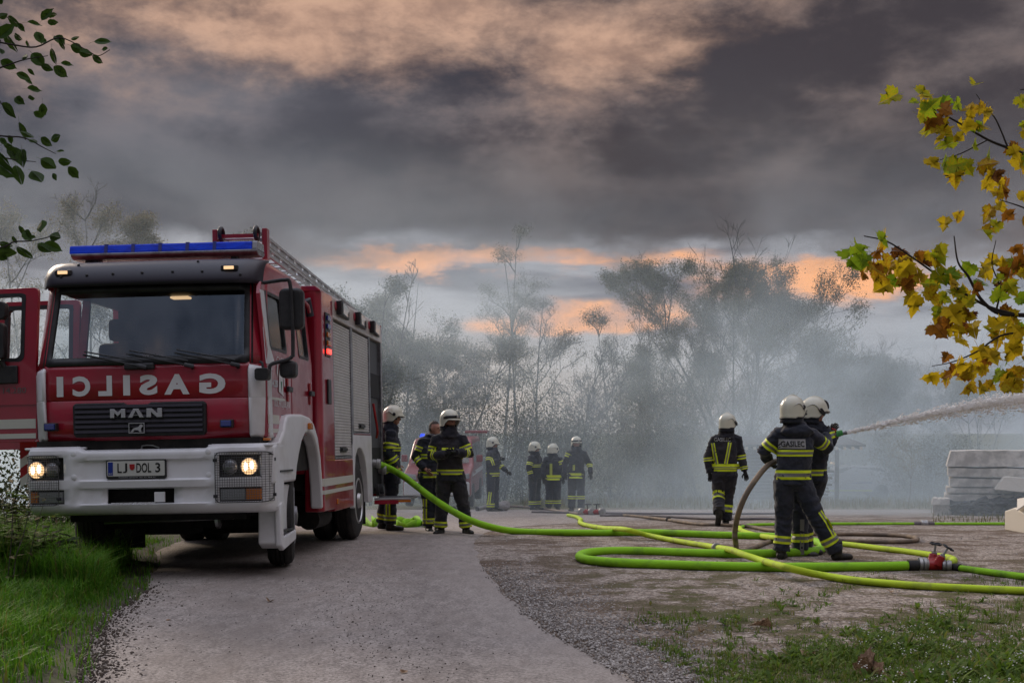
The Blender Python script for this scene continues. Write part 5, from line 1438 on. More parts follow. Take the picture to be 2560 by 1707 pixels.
# right mirrors on their bow
g = MB(); g.tube(smoothpath([(1.13, 0.36, 2.915), (1.25, 0.33, 2.925), (1.36, 0.30, 2.93), (1.41, 0.30, 2.90), (1.43, 0.30, 2.60), (1.43, 0.30, 2.20), (1.42, 0.30, 2.165), (1.36, 0.29, 2.13), (1.22, 0.26, 2.09), (1.20, 0.25, 2.02)], 6), 0.019, 8)
MR = g.build('mirror_arm', 'black_plastic', TR, smooth=60)
g = MB(); g.prism(rrect(1.285, 1.53, 2.44, 2.855, 0.06), 'y', 0.33, 0.46); g.build('main_mirror', 'black_plastic', MR, bevel=0.03, segs=3, smooth=40)
g = MB(); g.prism(rrect(1.285, 1.45, 1.955, 2.13, 0.05), 'y', 0.30, 0.46); g.build('wide_mirror', 'black_plastic', MR, bevel=0.03, segs=3, smooth=40)
g = MB(); g.prism(rrect(1.10, 1.235, 1.925, 2.045, 0.03), 'y', 0.05, 0.18); g.tube([(1.13, 0.15, 2.115), (1.16, 0.13, 2.10), (1.17, 0.12, 2.04)], 0.014, 6); g.build('kerb_mirror', 'black_plastic', MR, bevel=0.025, segs=3, smooth=40)
# left mirror rides on the open door
g = MB(); g.prism(rrect(-1.63, -1.45, 2.60, 2.78, 0.05), 'y', 0.20, 0.30); g.prism(rrect(-1.65, -1.47, 2.20, 2.57, 0.05), 'y', 0.20, 0.30); g.tube([(-1.55, 0.3, 2.2), (-1.50, 0.34, 2.08), (-1.40, 0.36, 2.03)], 0.03, 8); g.box(-1.62, -1.38, 0.30, 0.38, 1.96, 2.14)
g.build('door_mirror', 'black_plastic', TR, bevel=0.025, segs=3, smooth=40)
# chevron panel under the open door
g = MB(); g.box(-1.45, -1.13, 0.50, 0.53, 0.95, 1.37); ch_ = g.build('chevron_panel', 'mark_red', TR)
for k in range(2):
    g = MB(); z = 1.0 + 0.19 * k; g.add([(-1.45, 0.497, z - 0.09), (-1.45, 0.497, z + 0.0), (-1.131, 0.497, z + 0.22), (-1.131, 0.497, z + 0.13)], [(0, 1, 2, 3)]); g.build('chevron', 'stripe_cream', ch_, normals=False)
# spout horn between cab and body
g = MB(); g.tube([(1.05, 2.42, 2.93), (1.12, 2.5, 2.98), (1.13, 2.55, 2.80)], [0.03, 0.05, 0.06], 10); g.build('grab_lamp', 'visor_plastic', TR, smooth=50)
g = MB(); g.tube([(1.12, 2.18, 2.96), (1.16, 2.34, 2.90), (1.15, 2.46, 2.84)], 0.022, 8); g.build('grab_rail', 'red_paint', TR, smooth=50)

# ================================================================ hoses
def hose(name, label, pts, r, matname, n=10, group=None, cat='hose'):
    path = smoothpath(pts, 8)
    path = [p + Vector((noise.noise(p * 1.3) * 0.012, noise.noise(p * 1.7 + Vector((5, 0, 0))) * 0.015, 0)) for p in path]
    rs = [r * (1 + 0.035 * noise.noise(Vector((i * 0.31, r * 50, 1)))) for i in range(len(path))]
    path = [p - Vector((0, 0, 0.07 * r)) for p in path]
    g = MB(); g.tube(path, rs, n, flat=0.88)
    o = g.build(name, matname, smooth=180); tag(o, label, cat, group); return o
def coupling(parent, c, d, r, L=0.09, matname='cast_alu', name='coupling'):
    d = Vector(d).normalized(); g = MB()
    g.lathe([(r, 0), (r * 1.35, 0.005), (r * 1.4, L * .3), (r * 1.2, L * .4), (r * 1.2, L * .6), (r * 1.4, L * .7), (r * 1.35, L - .005), (r, L)], Vector(c) - d * L / 2, d, 18)
    return g.build(name, matname, parent, smooth=40)
RB = 0.056
pts = [at(935, 1157, 19.05), at(958, 1163, 19.45), at(993, 1180, 19.66), at(1040, 1213, 19.2), at(1100, 1257, 18.75), at(1160, 1292, 18.55), at(1220, 1314, 18.55)] + \
      [gp(a, b_, RB) for a, b_ in ((1290, 1327), (1400, 1330), (1500, 1331), (1620, 1330), (1720, 1333), (1830, 1337), (1940, 1340), (2020, 1348), (2056, 1361), (2040, 1375), (1960, 1381), (1850, 1383), (1720, 1380), (1600, 1376), (1520, 1376), (1470, 1380), (1451, 1388), (1462, 1396), (1520, 1403), (1620, 1408), (1760, 1413), (1900, 1416), (2050, 1416), (2180, 1415), (2272, 1413))]
big = hose('fire_hose', 'thick green hose running from the fire engine and doubling back in a flat loop', pts, RB, 'hose_green', 14)
pe = pts[-1]
g = MB(); g.tube([pe + Vector((-0.01, 0, 0)), pe + Vector((0.098, 0, 0))], RB * 1.02, 14); g.build('rubber_sleeve', 'rubber', big, smooth=40)
RY = 0.041
def G(a, b_, up=0.0, r=RY): return gp(a, b_, r + up)
p2 = [G(1421, 1287), G(1440, 1291), G(1452, 1298), G(1450, 1305), G(1468, 1312), G(1510, 1319, 0.02), G(1550, 1321, 0.10), G(1580, 1326, 0.10), G(1620, 1337, 0.03), G(1690, 1351), G(1760, 1362), G(1795, 1368, 0.02), G(1830, 1374, 0.09), G(1862, 1386, 0.09), G(1905, 1400, 0.07), G(1950, 1413, 0.11), G(1985, 1422, 0.09), G(2050, 1436, 0.02), G(2150, 1451), G(2300, 1463), G(2450, 1471), G(2600, 1477), G(2800, 1486)]
y2 = hose('fire_hose', 'yellow hose crossing over the green loop and running out of the right edge', p2, RY, 'hose_yellow', 12)
coupling(y2, p2[11] + Vector((-0.02, 0, 0)), p2[12] - p2[11], RY, 0.10)
p3 = [G(1848, 1318), G(1858, 1327), G(1890, 1336), G(1940, 1344, 0.05), G(2000, 1352), G(2060, 1356), G(2110, 1359), G(2238, 1374), G(2330, 1386), G(2374, 1393), G(2386, 1400), G(2374, 1406)]
hose('fire_hose', 'yellow hose behind the legs of the nozzle crew, bending into the divider', p3, RY, 'hose_yellow', 12)
p4_ = [G(2401, 1419), G(2460, 1427), G(2560, 1440), G(2750, 1462)]
h4 = hose('fire_hose', 'short bright green hose leaving the divider to the right edge', p4_, RY * 0.95, 'hose_green', 12)
d4 = (p4_[0] - p4_[1]).normalized(); g = MB(); g.tube([p4_[0], p4_[0] + d4 * 0.095], RY, 12); g.build('rubber_sleeve', 'rubber', h4, smooth=40)
p5_ = [gp(a, b_, .03) for a, b_ in ((1846, 1322), (1862, 1314), (1900, 1311), (1980, 1310), (2100, 1309), (2310, 1309), (2450, 1309), (2600, 1309), (2800, 1310))]
h5 = hose('fire_hose', 'straight thin green hose far behind the nozzle crew, running towards the rubble', p5_, .032, 'hose_green', 8)
coupling(h5, p5_[5], (1, 0, 0), .032, 0.35, 'hose_grey'); coupling(h5, p5_[5], (1, 0, 0), .05, 0.12)
p6 = [gp(a, b_, .035) for a, b_ in ((1560, 1287), (1605, 1291), (1671, 1299), (1745, 1309), (1809, 1312), (1863, 1314), (1932, 1325), (2041, 1334), (2140, 1334), (2230, 1337), (2280, 1341), (2294, 1346), (2280, 1351), (2214, 1354), (2105, 1350), (2030, 1347), (1960, 1346), (1915, 1356), (1862, 1375))]
p6b = [gp(1843, 1371, .035)] + [at(*q) for q in ((1838, 1350, 14.75), (1838, 1325, 14.65), (1846, 1285, 14.5), (1863, 1241, 14.45), (1890, 1197, 14.5), (1922, 1160, 14.62), (1960, 1146, 14.95), (2010, 1128, 15.02), (2060, 1100, 14.95), (2092, 1086, 14.9))]
t6 = hose('fire_hose', 'tan hose looping over the gravel and rising to the nozzle under the arm', p6 + p6b, .034, 'hose_tan', 10)
coupling(t6, p6[2], p6[3] - p6[2], .036, 0.09, 'rubber')
for k, (label, P_pts) in enumerate((('upper of two thin grey hoses lying along the far edge of the yard', ((1330, 1279), (1440, 1281), (1600, 1283), (1800, 1284), (1950, 1283), (2040, 1285))),
                                    ('lower of two thin grey hoses lying along the far edge of the yard', ((1500, 1288), (1600, 1288), (1700, 1292), (1800, 1297), (1900, 1296), (1990, 1298))))):
    hose('fire_hose', label, [gp(a, b_, .028) for a, b_ in P_pts], .030, 'hose_grey', 8)
hose('fire_hose', 'pale beige hose on the pale track behind the distant firefighters', [gp(a, b_, .03) for a, b_ in ((1215, 1270), (1270, 1265), (1330, 1268), (1400, 1277), (1450, 1284))], .035, 'hose_pink', 8)
# flat folded hose by the rear wheel
fl = empty('folded_hose', gp(985, 1318)); tag(fl, 'flat empty green hose lying in folds behind the feet at the fire engine', 'hose')
def ribbon(pts, w, mi='hose_green'):
    """flattened hose standing on its edge in folds"""
    path = smoothpath(pts, 6); g = MB(); q = []
    for i, p in enumerate(path):
        tl = 0.02 * math.sin(i * 0.9)
        q += [p - fl.location, p - fl.location + Vector((0, tl, w * (0.8 + 0.25 * math.sin(i * 0.55)))), ]
    g.grid(q, 2, len(path)); return g.build('hose_fold', mi, fl, smooth=180, solid=0.012)
ribbon([gp(a, b_) for a, b_ in ((905, 1312), (920, 1316), (935, 1318), (948, 1312), (930, 1308))], .15)
ribbon([gp(a, b_) for a, b_ in ((985, 1312), (1010, 1308), (1035, 1306), (1052, 1309), (1050, 1316), (1020, 1319), (990, 1318))], .13)
ribbon([gp(a, b_) for a, b_ in ((1005, 1316), (1030, 1312), (1058, 1314), (1062, 1320))], .12)

# ---- divider
dc = gp(2336, 1412, 0.056) - Vector((0, 0, 0.056))
DV = empty('hose_divider', dc, (0, 0, R(-4))); tag(DV, 'red hose divider with two black hand wheels lying on the gravel', 'divider')
g = MB(); zc = 0.058
g.tube([(-0.075, 0, zc), (-0.03, 0, zc), (0.03, 0.0, zc + 0.01), (0.085, -0.035, zc)], [.056, .062, .062, .050], 16)
g.tube([(-0.03, 0, zc), (0.03, 0.10, zc), (0.075, 0.15, zc)], [.055, .055, .048], 14)
g.tube([(-0.03, 0.03, zc), (0.005, 0.05, zc + 0.11)], [.052, .042], 14); g.tube([(0.02, -0.03, zc), (0.065, -0.045, zc + 0.10)], [.052, .042], 14)
me = remesh(g, 0.008, 3); link('divider_body', me, 'valve_red', DV, smooth=180)
for x0, r0, nm in ((-0.165, .058, 'inlet_coupling'),):
    g = MB(); g.lathe([(r0, 0), (r0 * 1.25, .004), (r0 * 1.25, .035), (r0 * 1.08, .04), (r0 * 1.30, .05), (r0 * 1.30, .075), (r0 * 1.1, .08), (r0, .10)], (x0, 0, zc + 0.005), (1, 0, 0), 24); g.build(nm, 'cast_alu', DV, smooth=35)
g = MB(); g.lathe([(.045, 0), (.056, .004), (.056, .03), (.047, .035), (.058, .045), (.058, .07), (.045, .09)], (0.078, -0.033, zc), (0.95, -0.30, 0), 20); g.build('outlet_coupling', 'cast_alu', DV, smooth=35)
g = MB(); g.lathe([(.045, 0), (.054, .004), (.054, .03), (.045, .035), (.054, .06), (.045, .075)], (0.07, 0.145, zc), (0.6, 0.7, 0), 20); g.build('outlet_coupling', 'cast_alu', DV, smooth=35)
for c, ax in ((Vector((0.012, 0.052, zc + 0.115)), Vector((0.12, -0.10, 1))), (Vector((0.072, -0.047, zc + 0.10)), Vector((0.62, -0.15, 1)))):
    ax.normalize(); g = MB(); g.lathe([(.030, -0.02), (.030, 0.012), (.016, .016), (.012, .035), (.011, .10)], c, ax, 14); st = g.build('valve_stem', 'cast_alu', DV, smooth=35)
    u_ = ax.orthogonal().normalized(); w_ = ax.cross(u_); cc = c + ax * 0.105
    g = MB(); g.tube([cc + (u_ * math.cos(a) + w_ * math.sin(a)) * 0.058 + ax * 0.004 * math.cos(5 * a) for a in [2 * math.pi * k / 30 for k in range(31)]], 0.009, 6, cap=False)
    for k in range(5):
        a = 2 * math.pi * k / 5; g.tube([cc - ax * .006, cc + (u_ * math.cos(a) + w_ * math.sin(a)) * 0.056], 0.0065, 5)
    g.build('hand_wheel', 'black_plastic', st, smooth=60)

# ---- nozzle and water jet
nz0, nz1 = at(2090, 1087, 14.9), at(2112, 1082, 14.88)
NZ = empty('nozzle', nz0); tag(NZ, 'dark branch pipe nozzle held in gloved hands', 'nozzle')
d = (nz1 - nz0).normalized(); g = MB()
g.lathe([(.030, -0.10), (.034, -0.06), (.026, -0.05), (.024, 0.0), (.030, 0.01), (.030, 0.05), (.024, 0.055), (.020, 0.10), (.023, 0.105), (.023, 0.125)], (0, 0, 0), d, 18); g.build('nozzle_tube', 'rim_grey', NZ, smooth=35)
g = MB(); g.tube([Vector((0, 0, 0.02)), Vector((-0.01, 0, 0.06)), Vector((-0.05, 0, 0.075))], 0.010, 6); g.build('lever', 'mark_red', NZ, smooth=60)
g = MB()
for k in range(4): g.tube([d * (0.005 + 0.018 * k) + Vector((0, -0.036, -0.02)), d * (0.005 + 0.018 * k) + Vector((0, -0.044, 0.008)), d * (0.005 + 0.018 * k) + Vector((0, -0.02, 0.035)), d * (0.005 + 0.018 * k) + Vector((0, 0.01, 0.036))], 0.0105, 6)
g.build('grip', 'glove_green', NZ, smooth=60)
m = bpy.data.materials.new('water_spray'); m.use_nodes = True; MATS['water_spray'] = m
nt = m.node_tree; nt.nodes.clear(); tc = nt.nodes.new('ShaderNodeTexCoord')
df = nt.nodes.new('ShaderNodeBsdfDiffuse'); df.inputs[0].default_value = (0.95, 0.94, 0.92, 1)
tl = nt.nodes.new('ShaderNodeBsdfTranslucent'); tl.inputs[0].default_value = (0.97, 0.95, 0.92, 1)
m1 = nt.nodes.new('ShaderNodeMixShader'); m1.inputs[0].default_value = 0.5; nt.links.new(df.outputs[0], m1.inputs[1]); nt.links.new(tl.outputs[0], m1.inputs[2])
tp = nt.nodes.new('ShaderNodeBsdfTransparent'); m2 = nt.nodes.new('ShaderNodeMixShader')
sp = nt.nodes.new('ShaderNodeSeparateXYZ'); nt.links.new(tc.outputs['Object'], sp.inputs[0])
xx = S(nt, sp.outputs[0])
nn = noise_n(nt, tc.outputs['Object'], 38, 4, 0.7, (0.35, 1, 1))
thr = xx.lin(0.0, 2.4, 0.95, 0.42)
al = (nn + thr - 0.42).smooth(0.0, 0.36)
nt.links.new(al.s, m2.inputs[0]); nt.links.new(tp.outputs[0], m2.inputs[1]); nt.links.new(m1.outputs[0], m2.inputs[2])
o_ = nt.nodes.new('ShaderNodeOutputMaterial'); nt.links.new(m2.outputs[0], o_.inputs[0])
jp = [(2111, 1083), (2140, 1076), (2200, 1063), (2260, 1049), (2320, 1036), (2380, 1024), (2440, 1013), (2500, 1004), (2560, 996), (2640, 987), (2760, 977), (2900, 970)]
P_ = [at(a, b_, 14.88 + (a - 2111) * 0.0012) for a, b_ in jp]
WJ = empty('water_jet', P_[0]); tag(WJ, 'white jet of water shooting from the nozzle to the right edge', 'water')
path = [p - P_[0] for p in smoothpath(P_, 10)]
g = MB(); g.tube(path, [0.010 + 0.050 * min(1.6, (i / 75.0)) ** 1.1 * (1 + 0.16 * noise.noise(Vector((i * 0.6, 0, 0)))) for i in range(len(path))], 14, cap=False); g.build('jet_core', 'water_spray', WJ, smooth=180, normals=False)
g = MB(); rnd = random.Random(3)
for k in range(5200):
    t = rnd.random() ** 0.7; i = min(len(path) - 1, int(t * (len(path) - 1))); rr = (0.008 + 0.085 * (i / 75.0)) * rnd.gauss(0, 0.62)
    rz_ = (0.008 + 0.085 * (i / 75.0)) * rnd.gauss(0, 0.62) - 0.02 * (i / 75.0) * rnd.random(); p = path[i] + Vector((rnd.uniform(-.03, .03), rr, rz_)); q = rnd.uniform(.003, .010)
    g.add([p + Vector((q * 2.2, 0, q * .4)), p + Vector((0, q, 0)), p + Vector((0, -q * .5, q)), p + Vector((0, -q * .5, -q)), p - Vector((q * 2.2, 0, q * .4))], [(0, 1, 2), (0, 2, 3), (0, 3, 1), (4, 2, 1), (4, 3, 2), (4, 1, 3)])
mat('droplet', (0.95, 0.94, 0.92), 0.3)
o = g.build('spray_drops', 'droplet', WJ, normals=False); o['kind'] = 'stuff'

# ---- small gear by the far group
p = gp(1250, 1277); SB = empty('suction_gear', p); tag(SB, 'pale grey canvas bag with two dark pipe ends lying on the track', 'bag')
g = MB(); g.ball((0.0, 0.1, 0.10), 0.26, 0.2, 0.13); g.ball((0.12, 0.1, 0.16), 0.14, 0.12, 0.10); me = remesh(g, 0.02, 3, 0.02, 3); link('canvas_bag', me, 'canvas', SB, smooth=180)
for a, b_ in (((-0.55, -0.1, 0.06), (-0.20, 0.1, 0.13)), ((-0.26, -0.15, 0.06), (-0.05, 0.05, 0.10))):
    g = MB(); g.tube([a, b_], .055, 12); t = g.build('pipe', 'canvas', SB, smooth=40)
    d = (Vector(a) - Vector(b_)).normalized(); g = MB(); g.lathe([(.06, 0), (.07, .01), (.07, .05), (.045, .055)], a, d, 14); g.build('pipe_end', 'black_plastic', t, smooth=35)
p = gp(1478, 1287); FD = empty('far_divider', p); tag(FD, 'small metal hose divider at the feet of the rightmost distant firefighter', 'divider')
g = MB(); g.tube([(-0.20, 0, .07), (0.2, 0, .07)], .06, 12); g.build('pipe_body', 'mark_red', FD, smooth=40)
for x in (-0.22, 0.0, 0.24): g = MB(); g.lathe([(.07, -.04), (.085, -.03), (.085, .03), (.07, .04)], (x, -0.03, .08), (0.5, -1, 0), 14); g.build('coupling', 'cast_alu', FD, smooth=35)
for x in (-0.08, 0.12): g = MB(); g.tube([(x, 0, .1), (x, 0, .24)], .012, 6); g.tube([(x + .07 * math.cos(a), .07 * math.sin(a), .24) for a in [2 * math.pi * k / 12 for k in range(13)]], .012, 5); g.build('hand_wheel', 'black_plastic', FD, smooth=60)

# ================================================================ vehicles in the distance
def car_wheel(parent, x, y, r, s, w=0.2):
    g = MB(); g.lathe([(r * .6, 0), (r * .92, 0.0), (r, .03), (r, w - .03), (r * .92, w), (r * .6, w)], (x, y, r), (s, 0, 0), 24); t = g.build('wheel', 'rubber', parent, smooth=35)
    g = MB(); g.lathe([(r * .62, w * .5), (r * .64, w + .004), (r * .5, w - .03), (r * .2, w - .02), (.02, w)], (x, y, r), (s, 0, 0), 20); g.build('wheel_rim', 'rim_grey', t, smooth=35)
# red command van, nose towards the camera
Yv = 35.0; van = empty('command_van', (at(1092, 1100, Yv).x, Yv, zg(Yv)), (R(1.5), 0, R(-3))); tag(van, 'red and white van with a blue roof beacon parked behind the standing firefighters', 'van')
side = [(0.0, .35), (-0.02, .62), (0.05, .98), (0.95, 1.14), (1.55, 1.80), (1.75, 1.88), (4.5, 1.86), (4.62, 1.5), (4.66, .5), (4.6, .32), (3.95, .3), (3.8, .55), (3.45, .68), (3.1, .55), (2.95, .3), (1.35, .3), (1.2, .55), (0.85, .68), (0.5, .55), (0.38, .3)]
g = MB(); g.prism(side, 'x', -0.93, 0.93)
for i, v in enumerate(g.v):
    if v[2] > 1.2: g.v[i] = (v[0] * (1 - 0.12 * (v[2] - 1.15) / 0.7), v[1], v[2])
g.build('van_body', 'car_red', van, bevel=0.06, segs=3, smooth=40)
g = MB(); g.add([(-0.80, 1.02, 1.17), (0.80, 1.02, 1.17), (0.70, 1.50, 1.755), (-0.70, 1.50, 1.755)], [(0, 1, 2, 3)]); g.v = [(a, b_ - 0.045, c + 0.045) for a, b_, c in g.v]; g.build('windscreen', 'visor_glass', van, solid=0.01)
g = MB(); g.add([(-0.80, 1.10, 1.21), (0.80, 1.10, 1.21), (0.70, 1.54, 1.77), (-0.70, 1.54, 1.77)], [(0, 1, 2, 3)]); g.v = [(a, b_ - 0.06, c + 0.035) for a, b_, c in g.v]; g.build('cabin_shade', 'grey_interior', van, solid=0.005)
for s in (-1, 1):
    g = MB(); g.prism([(1.42, 1.22), (1.72, 1.72), (2.5, 1.72), (2.5, 1.22)], 'x', s * 0.885, s * 0.92); g.prism([(2.6, 1.22), (2.6, 1.72), (4.3, 1.72), (4.4, 1.22)], 'x', s * 0.885, s * 0.92)
    for i, v in enumerate(g.v): g.v[i] = (v[0] * (1 - 0.12 * (v[2] - 1.15) / 0.7) + s * 0.008, v[1], v[2])
    g.build('side_window', 'car_glass', van)
    g = MB(); g.box(*sorted((s * 0.931, s * 0.937)), 0.55, 4.5, 0.86, 0.98); g.build('white_stripe', 'car_white', van)
    g = MB(); g.prism([(s * 0.55, 0.80), (s * 0.90, 0.84), (s * 0.90, 0.98), (s * 0.58, 0.93)], 'y', -0.05, 0.02); g.build('headlamp', 'clear_lens', van, bevel=0.01)
    for y in (0.85, 3.45): car_wheel(van, s * 0.76, y, 0.33, s, 0.19)
    g = MB(); g.box(*sorted((s * 0.98, s * 1.16)), 1.30, 1.38, 1.22, 1.42); g.build('mirror', 'car_red', van, bevel=0.03)
g = MB(); g.box(-0.90, 0.90, -0.08, 0.06, 0.36, 0.74); g.build('bumper', 'car_white', van, bevel=0.04)
g = MB(); g.box(-0.50, 0.50, -0.045, 0.03, 0.80, 0.92); g.build('grille', 'black_plastic', van, bevel=0.01)
g = MB(); g.box(-0.26, 0.26, -0.095, -0.07, 0.47, 0.58); g.build('number_plate', 'plate_white', van)
g = MB(); g.lathe([(.09, 0), (.09, .06), (.06, .13), (.01, .14)], (-0.62, 1.95, 1.87), (0, 0, 1), 16)
mat('beacon', (0.02, 0.06, 0.8), 0.2, emit=(0.05, 0.12, 1.0), estr=0.5); g.build('beacon', 'beacon', van, smooth=50)
g = MB(); g.box(0.35, 1.05, 4.67, 5.5, 1.94, 2.02); o = g.build('raised_tailgate', 'car_red', van, bevel=0.02); 
# police estate car
Yp = 57.0; pc = empty('police_car', (at(2110, 1100, Yp).x, Yp, zg(Yp)), (0, 0, R(90))); tag(pc, 'pale police estate car with yellow and blue stripes half hidden in smoke', 'car')
side = [(-2.35, .32), (-2.38, .62), (-2.25, .78), (-1.2, .93), (-0.45, 1.38), (0.1, 1.47), (1.5, 1.43), (2.0, 1.22), (2.22, .95), (2.32, .88), (2.34, .45), (2.25, .30), (1.78, .28), (1.68, .50), (1.42, .63), (1.15, .50), (1.05, .28), (-1.05, .26), (-1.15, .50), (-1.42, .63), (-1.68, .50), (-1.78, .28)]
g = MB(); g.prism([(-y, z) for y, z in side], 'x', 0, 0)
g = MB(); g.prism(side, 'x', -0.9, 0.9)
for i, v in enumerate(g.v):
    if v[2] > 0.95: g.v[i] = (v[0] * (1 - 0.22 * (v[2] - 0.95) / 0.5), v[1], v[2])
g.v = [(v[0], -v[1], v[2]) for v in g.v]; g.build('car_body', 'car_white', pc, bevel=0.06, segs=3, smooth=40)
for s in (-1, 1):
    for poly in ([(-0.95, .98), (-0.42, 1.32), (-0.05, 1.38), (0.02, .97)], [(0.10, .97), (0.05, 1.38), (0.85, 1.37), (0.98, .97)], [(1.05, .97), (0.93, 1.36), (1.40, 1.34), (1.85, 1.12), (1.95, .98)]):
        g = MB(); g.prism(poly, 'x', s * 0.86, s * 0.895)
        g.v = [(v[0] * (1 - 0.22 * max(0, v[2] - 0.95) / 0.5) + s * 0.006, -v[1], v[2]) for v in g.v]; g.build('side_window', 'car_glass', pc)
    for z0, z1, y0, y1, mt, nm in ((.86, .925, -2.25, 2.2, 'band_yellow', 'yellow_stripe'), (.70, .85, -2.2, 1.0, 'plate_blue', 'blue_stripe'), (.34, .41, -1.0, 1.0, 'band_yellow', 'yellow_stripe')):
        g = MB(); g.box(*sorted((s * 0.902, s * 0.908)), min(-y0, -y1), max(-y0, -y1), z0, z1); g.build(nm, mt, pc)
    for y in (-1.42, 1.42): car_wheel(pc, s * 0.70, y, 0.32, s)
g = MB(); g.box(-0.55, 0.55, 0.18, 0.42, 1.50, 1.60); lb = g.build('light_bar', 'clear_lens', pc, bevel=0.03)
g = MB(); g.box(-0.50, 0.50, 0.44, 0.50, 1.51, 1.59); g.build('lamp', 'marker_lit', lb, bevel=0.02)

# ================================================================ shed with stacked timber
Ys = 45.0; sx0 = at(1845, 1100, Ys).x; SHD = empty('timber_shed', (sx0, Ys, zg(Ys))); tag(SHD, 'dark open timber shed with pale rafter ends behind the nozzle crew', 'shed')
for x in (0.1, 1.25, 2.4, 3.5):
    for y in (0.1, 2.4):
        g = MB(); g.box(x - .06, x + .06, y - .06, y + .06, -0.1, 1.86); g.build('post', 'old_wood', SHD)
g = MB(); g.prism([(-0.35, 1.98), (-0.35, 2.04), (2.8, 2.34), (2.8, 2.28)], 'x', -0.2, 4.4); g.build('shed_roof', 'roof_dark', SHD)
for k in range(16):
    x = -0.1 + 0.285 * k; g = MB(); g.prism([(-0.40, 1.87), (-0.40, 1.965), (2.7, 2.26), (2.7, 2.16)], 'x', x, x + 0.08); rf = g.build('rafter', 'old_wood', SHD)
    g = MB(); g.box(x - 0.012, x + 0.092, -0.42, -0.402, 1.86, 1.975); g.build('rafter_end', 'pale_wood', rf)
g = MB(); g.box(-0.1, 3.6, 2.45, 2.50, 0, 2.2); g.build('back_wall', 'old_wood', SHD)
rnd = random.Random(11); z = 0.1; k = 0
for k in range(14):
    x0 = 0.2 + rnd.uniform(-.15, .15); x1 = 3.35 + rnd.uniform(-.3, .15)
    g = MB(); g.box(x0, x1, 0.4, 1.3, z, z + 0.075); pl = g.build('plank', 'old_wood', None)
    pl.location = SHD.location; tag(pl, ('lowest', 'second lowest', 'third lowest', 'fourth lowest', 'fifth lowest', 'sixth lowest', 'seventh lowest', 'seventh from top', 'sixth from top', 'fifth from top', 'fourth from top', 'third from top', 'second from top', 'topmost')[k] + ' plank of the dark stack under the shed roof', 'plank', 'planks stacked in the shed')
    z += 0.118

# ================================================================ concrete slabs and rubble
Yb = 29.0; zb = zg(Yb)
def slab(label, px0, px1, py_t, py_b, Yf, depth, skew=0.0, tilt=0.0, slope=0.0, mt='concrete'):
    a = at(px0, py_b, Yf); b_ = at(px0, py_t, Yf); h = b_.z - a.z; L = (px1 - px0) * Yf / FPX
    o = empty('concrete_slab', (a.x, Yf, a.z), (0, R(tilt), R(-18))); tag(o, label, 'slab', 'stacked concrete slabs')
    rnd = random.Random(int(px0 + py_t)); g = MB(); nx = 8
    bot, top = [], []
    for i in range(nx + 1):
        x = L * i / nx; bot.append((x, 0 + 0.01 * rnd.random())); top.append((x + (skew if i == 0 else 0), h * (1 + slope * i / nx) + 0.012 * rnd.uniform(-1, 1)))
    g.prism(bot + top[::-1], 'y', 0, depth)
    if skew: g.v = [(v[0] + (v[1] * 0.0), v[1] + (skew * 0.6 if v[2] > h * 0.6 and v[1] < depth * 0.5 else 0), v[2]) for v in g.v]
    s_ = g.build('slab_block', mt, o, bevel=0.006); return o
slab('top concrete slab of the stack with a slanted left end', 2366, 2640, 1127, 1166, Yb, 1.5, skew=0.10, slope=0.08)
slab('second concrete slab from the top of the stack', 2370, 2640, 1170, 1191, Yb, 1.4)
slab('third concrete slab from the top, a little shorter than its neighbours', 2374, 2600, 1196, 1216, Yb, 1.4)
slab('fourth concrete slab from the top of the stack', 2366, 2600, 1219, 1232, Yb, 1.4)
slab('lowest concrete slab of the stack above the dark rubble', 2362, 2600, 1235, 1252, Yb, 1.5)
slab('low small concrete block lying left of the slab stack', 2328, 2372, 1246, 1262, Yb - 0.4, 0.8, skew=0.04)
slab('tilted broken pale slab leaning at the right edge', 2488, 2700, 1190, 1224, Yb - 0.9, 0.7, skew=0.16, tilt=5, mt='plastic_white')
slab('rough block under the small concrete block', 2332, 2376, 1262, 1292, Yb - 0.3, 0.8)
rnd = random.Random(5); g = MB()
for k in range(900):
    t = rnd.random(); x = at(2370, 1, Yb).x + t * 2.6; hmax = 0.42 * (0.55 + 0.45 * math.sin(t * 3.1)) ; z = zb + rnd.random() ** 1.4 * hmax; y = Yb - 1.0 + rnd.random() * 1.4
    e = Euler((rnd.uniform(-.7, .7), rnd.uniform(-.5, .5), rnd.uniform(0, 6.3))).to_matrix(); a, b_, c = rnd.uniform(.05, .16), rnd.uniform(.05, .14), rnd.uniform(.008, .03)
    vs = [Vector((x, y, z)) + e @ Vector((sx * a, sy * b_, sz * c)) for sz in (-1, 1) for sy in (-1, 1) for sx in (-1, 1)]
    g.add(vs, [(0, 2, 3, 1), (4, 5, 7, 6), (0, 1, 5, 4), (2, 6, 7, 3), (0, 4, 6, 2), (1, 3, 7, 5)])
tag(g.build('rubble_heap', 'rubble', normals=False), 'dark heap of broken tiles under the concrete slabs', 'rubble', kind='stuff')
p = gp(2556, 1330); WR = empty('broken_panel', p); tag(WR, 'broken cream plastic panel lying in dry grass at the right edge', 'panel')
g = MB(); g.loft([[Vector((-0.12 + .02 * k, y, z)) for y, z in ((-.4, 0), (-.42, .30), (0, .38), (.4, .3), (.4, 0))] for k in range(3)] + [[Vector((0.9, y, z)) for y, z in ((-.4, 0), (-.42, .36), (0, .46), (.4, .36), (.4, 0))]]); g.build('panel_shell', 'plastic_white', WR, bevel=0.03, smooth=40)
g = MB(); g.add([(-0.20, -.3, .36), (0.10, -.35, .58), (0.5, -.3, .48), (0.6, .2, .55), (0.0, .2, .50)], [(0, 1, 2, 3, 4)]); g.build('torn_flap', 'plastic_white', WR, solid=0.02)

